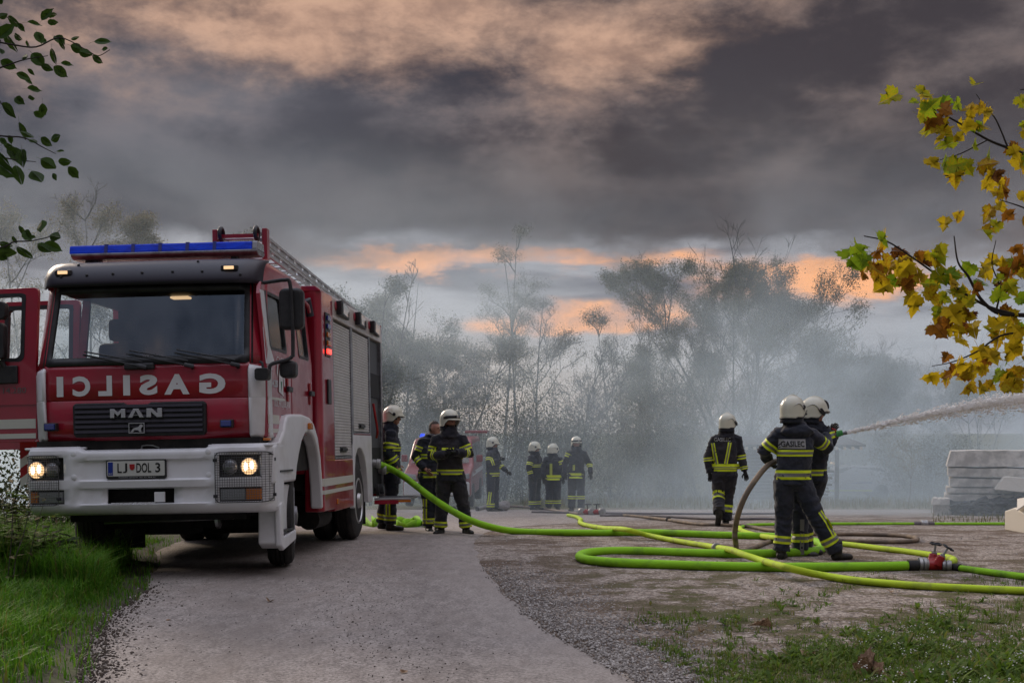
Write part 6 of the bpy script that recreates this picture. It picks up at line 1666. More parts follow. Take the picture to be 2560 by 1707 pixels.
# ================================================================ trees
import numpy as np
LEAFQ = [(-0.5, 0.0), (0.0, 0.32), (0.5, 0.0), (0.0, -0.32)]
def add_leaves(g, pts, size, rnd, droop=0.0):
    n = len(pts)
    if not n: return
    r = np.random.RandomState(rnd.randint(0, 10 ** 6)); C = np.array([tuple(p) for p in pts])
    s = size * r.uniform(0.6, 1.35, n); a, b_, c = r.uniform(-1.2, 1.2, n), r.uniform(-1.2, 1.2, n) + droop, r.uniform(0, 6.283, n)
    u = np.stack([np.cos(c) * np.cos(b_), np.sin(c) * np.cos(b_), -np.sin(b_)], 1)
    w = np.stack([-np.sin(c) * np.cos(a), np.cos(c) * np.cos(a), np.sin(a)], 1)
    V = C[:, None, :] + s[:, None, None] * (np.array([q[0] for q in LEAFQ])[None, :, None] * u[:, None, :] + np.array([q[1] for q in LEAFQ])[None, :, None] * w[:, None, :])
    o = len(g.v); g.v += [tuple(q) for q in V.reshape(-1, 3).tolist()]
    g.f += [(o + 4 * i, o + 4 * i + 1, o + 4 * i + 2, o + 4 * i + 3) for i in range(n)]; g.m += [0] * n
def tree(label, px, Y, top_px, spread, leaf_n, leaf, bark='bark', seed=1, stems=1, base_px=None, lean=0.0, depth=4, twig=1.0, leafsize=0.11, low=0.25, droop=0.0, name='tree', upward=0.5, cat='tree', trunk_r=0.065):
    rnd = random.Random(seed); X = (px - 1280) * Y / FPX; base = Vector((X, Y, zg(Y) - 0.05))
    H = HC + (HY - top_px) * Y / FPX - base.z; SP = spread * Y / FPX
    root = empty(name, base); tag(root, label, cat)
    g = MB(); tips = []
    def grow(p, d, L, r, lev):
        n = 4 if lev < 2 else 3; path = [p]; rs = [r]; dd = d.copy()
        for i in range(n):
            gs = .045 if lev == 0 else .15
            dd = (dd + Vector((rnd.gauss(0, gs), rnd.gauss(0, gs), rnd.gauss(0.03, .08) - droop * 0.04 * lev))).normalized(); p = p + dd * L / n; path.append(p); rs.append(max(0.006, r * (1 - (0.88 if lev == 0 else 0.6) * (i + 1) / n)))
        g.tube(path, rs, 6 if lev < 2 else 4, cap=False)
        if lev >= depth:
            tips.extend(path[1:]); return
        if lev >= depth - 1: tips.extend(path[2:])
        k = rnd.randint(3, 4) if lev > 0 else rnd.randint(6, 8)
        for j in range(k):
            t = rnd.uniform(0.3, 1.0) if lev else rnd.uniform(low, 0.98); idx = min(n - 1, int(t * n)); q = path[idx].lerp(path[idx + 1], t * n - idx)
            a = rnd.uniform(0, 6.28); out = Vector((math.cos(a), math.sin(a) * 0.9, 0)); out = (out - dd * out.dot(dd)).normalized()
            ang = rnd.uniform(0.45, 1.0); nd = (dd * math.cos(ang) + out * math.sin(ang) + Vector((0, 0, upward * 0.4))).normalized()
            f = (1.15 - 0.75 * t) if lev == 0 else 0.62
            Lc = (SP * 0.62 * (1.25 - t) + 0.4 + 0.10 * H * (1 - t)) if lev == 0 else L * rnd.uniform(.45, .7)
            grow(q, nd, Lc * twig, max(0.008, r * (0.42 if lev == 0 else 0.5)), lev + 1)
    for s in range(stems):
        off = Vector((rnd.uniform(-.3, .3), rnd.uniform(-.3, .3), 0)) * (stems > 1)
        d = Vector((lean + (rnd.uniform(-.35, .35) if stems > 1 else rnd.uniform(-.04, .04)), rnd.uniform(-.15, .15) * (stems > 1), 1)).normalized()
        grow(off, d, H * (1 if s == 0 else rnd.uniform(.7, .95)), trunk_r * (H / 9.0), 0)
    # keep the crown within its measured height
    tips = [t for t in tips if t.z < H * 1.02]
    g.build('trunk', bark, root, smooth=180, normals=False)
    if leaf_n and tips:
        lg = MB(); sel = []
        wts = [rnd.random() ** 3 for _ in tips]
        for t in rnd.choices(tips, wts, k=int(leaf_n * 7.5)):
            sel.append(t + Vector((rnd.gauss(0, .15), rnd.gauss(0, .15), rnd.gauss(0, .13))))
        add_leaves(lg, sel, leafsize * 0.48, rnd, droop); lg.build('crown', leaf, root, normals=False)
    return root
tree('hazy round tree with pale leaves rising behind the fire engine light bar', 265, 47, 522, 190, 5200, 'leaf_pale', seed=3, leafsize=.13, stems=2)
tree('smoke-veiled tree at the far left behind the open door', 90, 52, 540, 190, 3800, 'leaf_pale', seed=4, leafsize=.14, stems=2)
tree('leafy tree close behind the fire engine ladder with sparse tip twigs', 790, 37, 590, 110, 3800, 'leaf_autumn', 'bark_dark', seed=8, leafsize=.12, stems=2, low=.2, upward=.9)
tree('small leafy tree right of the tree behind the ladder', 870, 38, 700, 80, 2600, 'leaf_dark', 'bark_dark', seed=15, leafsize=.12, stems=2)
tree('bare slender birch above the rear end of the fire engine', 925, 40, 640, 60, 60, 'leaf_autumn', seed=12, depth=3, stems=2, upward=1.3, leafsize=.09, trunk_r=.06)
tree('bushy tree right beside the fire engine rear, thick with small leaves', 1010, 46, 700, 150, 6200, 'leaf_olive', 'bark_dark', seed=21, leafsize=.12, stems=3, low=.12)
tree('second bushy tree behind the bearded firefighter', 1120, 49, 735, 130, 5200, 'leaf_olive', 'bark_dark', seed=22, leafsize=.12, stems=3, low=.12)
tree('left of two tall thin trunks with few leaves', 1262, 53, 585, 85, 800, 'leaf_olive', 'bark_dark', seed=31, depth=3, leafsize=.11, low=.45, trunk_r=.06)
tree('right of two tall thin trunks with few leaves', 1292, 53, 590, 100, 900, 'leaf_olive', 'bark_dark', seed=35, depth=3, leafsize=.11, low=.4, trunk_r=.06)
tree('half-bare tree with dark crooked limbs in the middle of the tree line', 1345, 50, 735, 150, 900, 'leaf_autumn', 'bark_dark', seed=44, depth=4, leafsize=.11, low=.25, trunk_r=.07, lean=-.05)
tree('low crooked bare tree in front of the sunset gap', 1430, 48, 900, 170, 350, 'leaf_autumn', 'bark_dark', seed=48, depth=4, leafsize=.10, low=.2, stems=2)
tree('slim poplar-like tree standing alone before the orange cloud', 1525, 55, 770, 45, 500, 'leaf_olive', 'bark_dark', seed=51, depth=3, leafsize=.11, upward=1.5, trunk_r=.055)
for k, (px, tp, lab) in enumerate(((1572, 800, 'thin bare sapling just right of the slim tree'), (1600, 775, 'tallest of the thin bare saplings before the orange cloud'), (1628, 830, 'rightmost thin bare sapling beside the great willow'))):
    tree(lab, px, 55, tp, 30, 160, 'leaf_olive', 'bark_dark', seed=60 + k, depth=2, leafsize=.10, upward=1.6, trunk_r=.04)
tree('great spreading willow-like tree in thick smoke', 1840, 57, 668, 340, 16000, 'leaf_olive', 'bark_dark', seed=73, leafsize=.14, stems=5, low=.15, upward=.8, trunk_r=.07)
tree('right-hand tree beside the great willow fading into smoke', 2040, 60, 760, 190, 5200, 'leaf_olive', 'bark_dark', seed=76, leafsize=.14, stems=3, low=.12)
tree('smaller tree left of the great willow', 1700, 56, 860, 170, 4200, 'leaf_olive', 'bark_dark', seed=79, leafsize=.13, stems=3, low=.1)
tree('faint tree in the smoke above the police car', 2200, 70, 900, 220, 4500, 'leaf_olive', 'bark_dark', seed=83, leafsize=.16, stems=3, low=.1)
tree('faint tree in the smoke above the concrete slabs', 2440, 75, 940, 260, 4500, 'leaf_olive', 'bark_dark', seed=86, leafsize=.17, stems=3, low=.1)
# undergrowth
def bush(label, px, Y, top_px, spread, n, leaf='leaf_olive', seed=1, size=.12, name='bush', py_base=None):
    rnd = random.Random(seed); base = Vector(((px - 1280) * Y / FPX, Y, zg(Y) - 0.03)); H = HC + (HY - top_px) * Y / FPX - base.z; W_ = spread * Y / FPX
    root = empty(name, base); tag(root, label, 'bush'); g = MB(); st = MB(); pts = []
    for s in range(9):
        a = rnd.uniform(-1, 1); path = [Vector((a * W_ * .3, rnd.uniform(-.3, .3) * W_ * .4, 0))]
        for i in range(4): path.append(path[-1] + Vector((a * W_ * .14 + rnd.gauss(0, .05 * W_), rnd.gauss(0, .05 * W_), H * rnd.uniform(.19, .27))))
        st.tube(path, [.025, .02, .014, .01, .005], 5, cap=False)
        for _ in range(n // 9):
            i = rnd.randint(1, 4); pts.append(path[i] + Vector((rnd.gauss(0, .16 * W_), rnd.gauss(0, .16 * W_), rnd.gauss(-.05 * H, .12 * H))))
    st.build('stems', 'bark_dark', root, normals=False); pts = [p for p in pts if p.z > 0.02]
    add_leaves(g, pts, size, rnd); g.build('foliage', leaf, root, normals=False)
for k, (px, Y, tp, sp_, lab) in enumerate(((985, 44, 1020, 120, 'bush beside the rear edge of the fire engine'), (1090, 45, 1040, 130, 'bush behind the bareheaded man'), (1200, 46, 990, 140, 'tall bush behind the far firefighter at the red van'), (1300, 47, 1060, 140, 'bush behind the leftmost of the three distant firefighters'),
        (1400, 48, 1080, 140, 'low bush behind the three distant firefighters'), (1500, 50, 1060, 150, 'bush right of the three distant firefighters'), (1600, 52, 1020, 160, 'bush in the middle of the yard edge'), (1700, 52, 960, 170, 'tall bush left of the walking firefighter'), (1800, 53, 1000, 170, 'bush behind the walking firefighter'), (1930, 54, 960, 180, 'tall bush behind the timber shed'), (2080, 70, 1040, 150, 'bush behind the police car'), (2250, 70, 1080, 130, 'bush right of the police car'), (2330, 52, 1130, 110, 'green bush left of the concrete slabs'))):
    bush(lab, px, Y, tp - 25, sp_ * 1.4, 17000, 'leaf_olive' if k % 3 else 'leaf_dark', 100 + k, .068)
tree('thin young tree with yellow leaves left of the concrete slabs', 2272, 42, 1110, 40, 160, 'leaf_pale', seed=91, depth=2, leafsize=.09, upward=1.2, trunk_r=.05)
bush('dark hedge beyond the open front door at the left edge', 0, 18.5, 1105, 240, 5200, 'leaf_dark', 151, .07)
bush('low hedge beside the far left wheels of the fire engine', 150, 20.5, 1200, 330, 5200, 'leaf_dark', 152, .07)
bush('sunlit green shrub seen under the fire engine', 655, 23, 1290, 110, 900, 'leaf_bush', 140, .05)

# ================================================================ overhanging branches
def leaf_mesh(kind, fold=0.25, seed=0):
    rnd = random.Random(seed)
    if kind == 'maple':
        half = [(0.0, 0.0), (0.10, -0.06), (0.24, -0.10), (0.22, 0.02), (0.40, 0.06), (0.36, 0.14), (0.52, 0.30), (0.38, 0.32), (0.36, 0.44), (0.24, 0.40), (0.27, 0.56), (0.36, 0.70), (0.22, 0.66), (0.18, 0.76), (0.10, 0.82), (0.0, 1.02)]
    else:
        half = [(0.0, 0.0), (0.11, 0.04), (0.23, 0.16), (0.31, 0.34), (0.32, 0.52), (0.26, 0.70), (0.16, 0.86), (0.06, 0.97), (0.0, 1.04)]
    half = [(x * rnd.uniform(.88, 1.1), y * rnd.uniform(.96, 1.04)) for x, y in half]
    g = MB(); n = len(half)
    spine = [Vector((0, y * 0.999, 0.10 * fold * math.sin(y * 3))) for x, y in half]
    L = [Vector((-x, y, fold * x + 0.12 * fold * math.sin(y * 5))) for x, y in half]; Rr = [Vector((x, y, fold * x * 0.8 + 0.1 * fold * math.sin(y * 6 + 1))) for x, y in half]
    cen = Vector((0, 0.42, 0.0))
    for side in (L, Rr):
        for i in range(n - 1): g.add([cen, side[i], side[i + 1]], [(0, 1, 2)])
    g.tube([(0, 0.02, 0), (0.01, -0.18, -0.05), (0.03, -0.34, -0.12)], 0.008, 4)
    me = g.mesh('leaf'); bm = bmesh.new(); bm.from_mesh(me); bmesh.ops.remove_doubles(bm, verts=bm.verts, dist=1e-4); bm.to_mesh(me); bm.free(); me.shade_smooth(); return me
MAPLE = [leaf_mesh('maple', f, k) for k, f in enumerate((0.15, 0.35, 0.6, -0.3))]
ALDER = [leaf_mesh('alder', f, k) for k, f in enumerate((0.15, 0.35, -0.2))]
def leaf_set(meshes, matname):
    out = []
    for m_ in meshes:
        c = m_.copy(); c.materials.clear(); c.materials.append(MATS[matname]); out.append(c)
    return out
MY, MG, MBn, AL = leaf_set(MAPLE, 'maple_yellow'), leaf_set(MAPLE, 'maple_green'), leaf_set(MAPLE, 'maple_brown'), leaf_set(ALDER, 'alder_leaf')
def put_leaf(parent, me, p, size, ang, tilt, roll):
    o = bpy.data.objects.new('leaf', me); COL.objects.link(o); o.parent = parent
    # blade mostly facing the camera (-y): local z -> -y, local y -> direction ang in the picture plane
    m_ = Matrix.Rotation(ang, 3, 'Y') @ Matrix(((1, 0, 0), (0, 0, -1), (0, 1, 0))) @ Matrix.Rotation(tilt, 3, 'X') @ Matrix.Rotation(roll, 3, 'Y')
    o.matrix_local = Matrix.Translation(Vector(p) - parent.location) @ m_.to_4x4() @ Matrix.Scale(size, 4)
    return o
def branch(root, pts, r0, r1, Y, name='twig', mt='bark_dark'):
    path = smoothpath([at(a, b_, Y + (c[0] if c else 0)) - root.location for a, b_, *c in pts], 5); n = len(path)
    g = MB(); g.tube(path, [r0 + (r1 - r0) * i / (n - 1) for i in range(n)], 6); return g.build(name, mt, root, smooth=180)
rnd = random.Random(77)
# right: maple
YM = 6.6
MT = empty('maple_branch', at(2700, 700, YM)); tag(MT, 'overhanging branch with yellow and green autumn maple leaves at the upper right', 'branch')
branch(MT, [(2720, 800), (2620, 790), (2540, 787), (2490, 780), (2450, 745), (2420, 690), (2395, 655), (2385, 590)], .016, .003, YM)
branch(MT, [(2540, 787), (2480, 770), (2430, 745), (2360, 700), (2290, 650), (2220, 605), (2160, 590)], .009, .003, YM, mt='bark_dark')
branch(MT, [(2640, 420), (2560, 385), (2520, 370), (2470, 350), (2410, 315), (2350, 280), (2330, 255)], .010, .003, YM + .1)
branch(MT, [(2520, 370), (2490, 300), (2465, 270), (2440, 235)], .005, .002, YM + .1); branch(MT, [(2470, 350), (2400, 385), (2350, 400)], .004, .002, YM + .1)
branch(MT, [(2560, 830), (2500, 840), (2440, 880), (2380, 905), (2330, 915)], .007, .002, YM); branch(MT, [(2490, 780), (2500, 720), (2480, 660), (2490, 600)], .006, .002, YM + .05)
branch(MT, [(2640, 560), (2560, 520), (2500, 500)], .006, .002, YM); branch(MT, [(2600, 220), (2550, 225)], .005, .002, YM)
ML = []   # (px, py, size px, colour)
def L_(s, col):
    for t in s.split(';'):
        a = [float(q) for q in t.split(',')]; ML.append((a[0], a[1], a[2], col))
L_('2245,215,60;2290,205,45;2310,265,55;2365,225,45;2390,335,55;2355,400,60;2140,590,55;2120,625,60;2155,620,50;2340,605,50;2215,680,50;2350,690,55;2540,725,50;2430,355,40;2455,300,35;2400,240,45;2500,560,40;2360,665,55;2290,670,48;2440,660,50;2545,650,45;2480,720,50;2548,228,40;2410,720,50;2550,790,45', 'g')
L_('2300,225,45;2335,290,65;2325,240,50;2425,280,60;2455,250,55;2470,255,45;2445,395,55;2385,395,60;2550,400,65;2530,350,45;2480,500,50;2500,510,45;2555,535,50;2365,530,40;2405,530,40;2455,560,40;2195,600,60;2235,630,60;2270,620,50;2330,620,60;2180,650,60;2260,660,65;2225,690,55;2310,710,55;2290,720,60;2380,690,60;2370,745,65;2340,760,60;2420,740,60;2480,650,60;2540,660,60;2430,790,55;2480,800,60;2530,820,60;2445,845,65;2510,820,65;2540,870,60;2345,915,50;2390,910,60;2440,905,55;2470,900,50;2530,900,55;2555,930,55;2430,930,55;2500,935,55;2320,380,50;2395,300,50;2460,430,50;2560,880,60;2520,760,55;2555,310,45;2470,860,55;2410,830,50;2350,720,50;2400,770,50;2300,690,45;2250,640,50;2210,640,45;2545,470,40;2490,430,50;2510,940,50;2455,945,45', 'y')
L_('2350,250,50;2340,265,55;2490,410,50;2520,430,50;2480,395,45;2230,610,45;2325,650,55;2205,665,55;2260,700,45;2335,790,65;2360,800,45;2430,775,50;2445,690,45;2530,635,70;2510,690,50;2555,600,40;2510,515,45;2400,905,50;2395,920,45;2545,350,40;2480,880,35;2500,760,40;2530,930,45;2280,640,40;2420,800,40;2180,625,40', 'b')
ML += [(a + rnd.gauss(0, 26), b_ + rnd.gauss(0, 20), c_ * rnd.uniform(.6, 1.0), rnd.choice((col, col, 'y', 'g'))) for a, b_, c_, col in ML if rnd.random() < .75]
for px, py, sz, col in ML:
    me = rnd.choice({'g': MG, 'y': MY, 'b': MBn}[col]); p = at(px, py + sz * .35, YM + rnd.uniform(-.18, .18))
    put_leaf(MT, me, p, sz * 0.98 * YM / FPX, rnd.uniform(0, 6.28) if rnd.random() < .5 else rnd.uniform(1.8, 4.5), rnd.uniform(-.9, .9), rnd.uniform(-.9, .9))
# left: alder-like leaves, dark against the sky
YL = 4.6
AB = empty('alder_branch', at(-150, 300, YL)); tag(AB, 'overhanging twigs with dark green oval leaves at the upper left', 'branch')
for pts in ([(-160, 90), (-40, 100), (30, 112), (90, 118), (150, 95), (215, 125), (245, 140), (275, 125)], [(-100, 200), (0, 170), (60, 150), (120, 140)], [(-120, 320), (0, 340), (60, 345), (110, 370), (140, 385)], [(-120, 640), (0, 620), (35, 605), (80, 602), (130, 590), (150, 575)], [(-60, 60), (0, 40), (20, 45)], [(-120, 380), (-20, 390), (40, 400), (90, 405)], [(0, 100), (-10, 160), (-5, 240), (10, 270)]):
    branch(AB, pts, .004, .0012, YL, mt='bark_dark')
AL_ = '2,4,26,-.3;4,38,30,.8;32,52,50,2.2;48,66,30,2.4;80,58,40,1.7;115,42,48,.9;125,35,30,1.2;128,56,30,1.6;12,85,62,1.0;22,100,55,2.6;45,93,34,2.2;68,108,22,3.0;98,92,44,2.7;108,103,26,2.0;148,100,46,2.3;152,110,30,2.9;184,96,24,1.2;188,120,44,2.0;208,132,40,1.8;250,105,48,1.6;262,124,22,1.6;240,146,36,2.2;14,158,46,2.0;65,146,34,1.7;92,146,56,2.4;112,168,34,1.9;132,135,46,2.9;162,160,34,1.7;145,175,46,2.2;52,188,40,1.9;66,200,30,2.2;80,222,40,1.6;74,178,24,2.3;5,130,34,2.6;15,270,54,2.4;48,252,40,2.2;78,247,26,1.7;105,272,44,3.3;92,284,30,2.0;50,322,54,3.0;62,333,40,1.9;82,352,30,2.0;24,346,26,2.9;5,352,30,2.4;112,352,40,2.2;138,348,36,1.2;150,379,26,1.7;35,385,70,2.5;58,392,60,2.9;10,420,70,2.2;45,430,60,2.8;94,440,66,2.3;116,406,56,2.1;158,405,40,1.6;178,428,44,2.5;135,440,24,2.6;20,365,44,2.0;0,390,50,2.5;108,566,52,2.9;70,588,46,2.4;50,575,36,3.0;75,595,34,1.6;138,592,48,1.8;105,616,44,2.1;125,614,52,2.0;55,628,56,2.3;34,598,26,3.0;10,610,38,1.8;10,630,54,1.5;2,640,40,2.0'
for t in AL_.split(';'):
    px, py, sz, ang = [float(q) for q in t.split(',')]
    p = at(px - sz * .30 * math.sin(ang), py + sz * .30 * -math.cos(ang) * -1, YL + rnd.uniform(-.1, .1))
    put_leaf(AB, rnd.choice(AL), p, sz * 0.86 * YL / FPX, ang, rnd.uniform(-.8, .8), rnd.uniform(-1.0, 1.0))

# ================================================================ grass, weeds, stones
def blade(g, p, h, w, ang, bend, mi=0):
    d = Vector((math.cos(ang), math.sin(ang), 0)); s = Vector((-d.y, d.x, 0)) * w
    a = p + d * bend * .25 * h + Vector((0, 0, h * .55)); t = p + d * bend * h + Vector((0, 0, h * (1 - .35 * bend)))
    g.add([p - s, p + s, a + s * .75, a - s * .75, t], [(0, 1, 2, 3), (3, 2, 4)], mi)
def verge_z(x, y):
    d = road_l(y) - x
    k = 1.0 - max(0, min(1, (y - 12.15) / 0.7)) * 0.88
    return zg(y) + k * (max(0, min(1, d / 1.6)) * 0.16 + max(0, min(1, (d - 1.0) / 2.5)) * 0.32) + (0.05 * noise.noise(Vector((x, y, 2))) if d > 0.4 else 0)
# verge soil
vy = [3 + 0.4 * i for i in range(70)]; vx = [0.12 - 0.02, -0.1, -0.4, -0.8, -1.3, -2, -3, -4.5, -7, -12, -30]
pts = [(road_l(y) + dx_, y, (verge_z(road_l(y) + dx_, y) + (0.004 if i else -0.015))) for y in vy for i, dx_ in enumerate(vx)]
g = MB(); g.grid(pts, len(vx), len(vy)); mat('verge_soil', (0.045, 0.036, 0.026), 0.95, col2=(0.06, 0.07, 0.025), nscale=3, bump=.8, bscale=30)
tag(g.build('verge', 'verge_soil', smooth=180), kind='structure')
rnd = random.Random(9); g = MB()
for _ in range(70000):
    y = rnd.uniform(10.5, 17.5) if rnd.random() < .33 else rnd.triangular(6.2, 13.5, 9.5); d = rnd.random() ** .85 * 3.6 - 0.05
    if d < 0.22 and rnd.random() < .75: continue
    x = road_l(y) - d; c = noise.noise(Vector((x * 1.4, y * 1.4, 7)))
    tr_front = False
    h = rnd.uniform(.08, .20) * (1 + .9 * c) + (.13 * rnd.random() if d > 1.0 else 0) + (.34 * rnd.random() if (11.0 < y < 15.5 and d > .30) else 0)
    if d < 0.35: h *= .6
    if tr_front: h *= 0.8
    blade(g, Vector((x, y, verge_z(x, y))), max(.04, h), rnd.uniform(.003, .006), rnd.uniform(0, 6.28), rnd.uniform(.15, .95))
tag(g.build('verge_grass', 'grass', normals=False), 'lush green grass on the verge at the lower left', 'grass', kind='stuff')
# broad-leaved weeds: rosettes and clumps
def weed(g, p, n, L, w, up, rnd, mi=0):
    for k in range(n):
        a = 6.28 * k / n + rnd.uniform(-.4, .4); d = Vector((math.cos(a), math.sin(a), 0)); s = Vector((-d.y, d.x, 0)) * w * rnd.uniform(.7, 1.2); l = L * rnd.uniform(.6, 1.2); u = up * rnd.uniform(.5, 1.3)
        m1 = p + d * l * .45 + Vector((0, 0, l * u * .55)); m2 = p + d * l * .8 + Vector((0, 0, l * u * .75)); t = p + d * l * 1.05 + Vector((0, 0, l * u * .6))
        g.add([p, m1 - s, m1 + s, m2 - s * .8, m2 + s * .8, t], [(0, 2, 1), (1, 2, 4, 3), (3, 4, 5)], mi)
rnd = random.Random(19); g = MB(); fl_ = MB(); gd = MB()
def patch_density(px, py):
    """how green the foreground is at a photo pixel"""
    q = noise.noise(Vector((px * .0045, py * .011, 3))) * .75 + noise.noise(Vector((px * .014, py * .03, 8))) * .65
    v = (px - 1500) / 1000.0 * .75 + (py - 1560) / 150.0 * .42 - .02
    if py > 1600 and px > 1950: v += .25
    return v + q
cnt = 0
while cnt < 4000:
    px, py = rnd.uniform(1430, 2620), rnd.uniform(1410, 1790) ; 
    pr = patch_density(px, py)
    if py < 1500: pr -= .30
    lim = 1330 + (py - 1540) * 1.5
    if px < lim + 160: continue
    if rnd.random() > pr * 0.75 - .06: 
        if rnd.random() > .0016: continue
    p = gp(px, py); cnt += 1
    k = rnd.random()
    if k < .38: weed(g, p, rnd.randint(4, 8), rnd.uniform(.02, .075), rnd.uniform(.005, .012), rnd.uniform(.3, 1.3), rnd)
    else:
        for _ in range(rnd.randint(4, 9)): blade(g, p + Vector((rnd.gauss(0, .02), rnd.gauss(0, .02), 0)), rnd.uniform(.02, .085), rnd.uniform(.002, .0035), rnd.uniform(0, 6.28), rnd.uniform(.2, 1.0))
    if px > 2150 and py > 1530 and rnd.random() < .06:
        h = rnd.uniform(.06, .13); blade(g, p, h, .0018, rnd.uniform(0, 6.28), .15)
        for _ in range(5):
            c = p + Vector((rnd.gauss(0, .014), rnd.gauss(0, .014), h + rnd.gauss(0, .008))); q = .0045; e = Euler((rnd.uniform(-.8, .8), rnd.uniform(-.8, .8), 0)).to_matrix()
            fl_.add([c + e @ Vector((q * math.cos(a), q * math.sin(a), 0)) for a in (0, 1.05, 2.1, 3.14, 4.19, 5.24)], [(0, 1, 2, 3, 4, 5)])
for (px, py, n, L) in ((2330, 1570, 34, .14), (2200, 1610, 30, .15), (2280, 1630, 30, .17), (2400, 1690, 30, .16), (2500, 1680, 34, .19), (2550, 1650, 26, .16), (1960, 1650, 24, .12), (2060, 1660, 20, .11), (2330, 1720, 30, .20), (2460, 1740, 30, .2)):
    for _ in range(n):
        p = gp(px + rnd.gauss(0, 40), py + rnd.gauss(0, 12)); weed(g, p, rnd.randint(5, 9), L * rnd.uniform(.35, .75), rnd.uniform(.007, .014), rnd.uniform(.4, 1.2), rnd)
tag(g.build('yard_weeds', 'weed', normals=False), 'patchy green weeds and short grass on the gravel at the lower right', 'weeds', kind='stuff')
tag(fl_.build('wild_flowers', 'flower_white', normals=False), 'tiny white flowers among the weeds at the lower right', 'flowers', kind='stuff')
# dry grass along the far edge of the yard
rnd = random.Random(29); g = MB()
for _ in range(9000):
    px = rnd.uniform(1300, 2700); y = rnd.uniform(21.5, 58); x = (px - 1280) * y / FPX
    if y < 36 and (px < 2330 or y < 22.5) and not (1650 < px < 2450 and y > 30): continue
    if x < road_r(y) + .5 and y < 34: continue
    blade(g, Vector((x, y, zg(y) + .01)), rnd.uniform(.10, .32) * (.45 if y < 30 else 1), rnd.uniform(.008, .016) * (.6 if y < 30 else 1), rnd.uniform(0, 6.28), rnd.uniform(.1, .6))
tag(g.build('dry_grass', 'grass_dry', normals=False), 'yellowing grass along the far side of the yard', 'grass', kind='stuff')
# pebbles along the road edge and scattered crumbs
ICO = [(0, 0, 1), (.894, 0, .447), (.276, .851, .447), (-.724, .526, .447), (-.724, -.526, .447), (.276, -.851, .447), (.724, .526, -.447), (-.276, .851, -.447), (-.894, 0, -.447), (-.276, -.851, -.447), (.724, -.526, -.447), (0, 0, -1)]
ICF = [(0, 1, 2), (0, 2, 3), (0, 3, 4), (0, 4, 5), (0, 5, 1), (1, 6, 2), (2, 7, 3), (3, 8, 4), (4, 9, 5), (5, 10, 1), (2, 6, 7), (3, 7, 8), (4, 8, 9), (5, 9, 10), (1, 10, 6), (11, 7, 6), (11, 8, 7), (11, 9, 8), (11, 10, 9), (11, 6, 10)]
def stone(g, p, r, rnd, mi=0):
    e = Euler((rnd.uniform(0, 6), rnd.uniform(0, 6), rnd.uniform(0, 6))).to_matrix(); sc = Vector((r * rnd.uniform(.8, 1.4), r * rnd.uniform(.7, 1.1), r * rnd.uniform(.5, .8)))
    g.add([p + Vector((q.x, q.y, q.z * .75)) for q in (e @ Vector((a * sc.x, b_ * sc.y, c * sc.z)) * rnd.uniform(.9, 1.1) for a, b_, c in ICO)], ICF, mi)
rnd = random.Random(41); g = MB()
for _ in range(7500):
    y = rnd.triangular(6.8, 14.5, 7.6); d = abs(rnd.gauss(0, .42)) + rnd.uniform(-.05, .06); x = road_r(y) + d
    stone(g, Vector((x, y, zg(y) + .006)), rnd.uniform(.004, .013) * (1.25 if rnd.random() < .1 else 1), rnd, rnd.choice((0, 0, 1, 2)))
for _ in range(3500):
    px, py = rnd.uniform(1250, 2650), rnd.uniform(1330, 1640); p = gp(px, py)
    if p.x < road_r(p.y) + .1: continue
    stone(g, p + Vector((0, 0, .004)), rnd.uniform(.004, .012), rnd, rnd.choice((0, 1, 2)))
mat('pebble_a', (0.36, 0.33, 0.30), .85, col2=(0.25, 0.225, 0.205), nscale=30); mat('pebble_b', (0.48, 0.45, 0.42), .85); mat('pebble_c', (0.22, 0.20, 0.185), .85)
tag(g.build('gravel', ['pebble_a', 'pebble_b', 'pebble_c'], normals=False), 'loose grey gravel along the right edge of the road', 'gravel', kind='stuff')
g = MB(); rnd = random.Random(43)
for _ in range(900):
    y = rnd.triangular(6.8, 15, 8.5); t = min(1, max(0, rnd.gauss(.60, .10))) if rnd.random() < .72 else (rnd.random() ** 2.6 * .4); a, b_ = road_l(y), road_r(y); x = a + (b_ - a) * t
    stone(g, Vector((x, y, zg(y) + .009)), rnd.uniform(.002, .0065) * (2.2 if rnd.random() < .03 else 1), rnd, 0 if rnd.random() < .8 else 1)
for _ in range(2400):
    y = rnd.triangular(6.8, 12.5, 8); x = road_l(y) + abs(rnd.gauss(0, .20)) - .10
    stone(g, Vector((x, y, zg(y) + .004)), rnd.uniform(.003, .013) * (1.7 if rnd.random() < .06 else 1), rnd, 0 if rnd.random() < .85 else 1)
mat('soil_crumb', (0.085, 0.066, 0.052), .95, col2=(0.05, 0.038, 0.03), nscale=30)
tag(g.build('soil_crumbs', ['soil_crumb', 'pebble_a'], normals=False), 'crumbs of soil and grit scattered on the road', 'soil', kind='stuff')
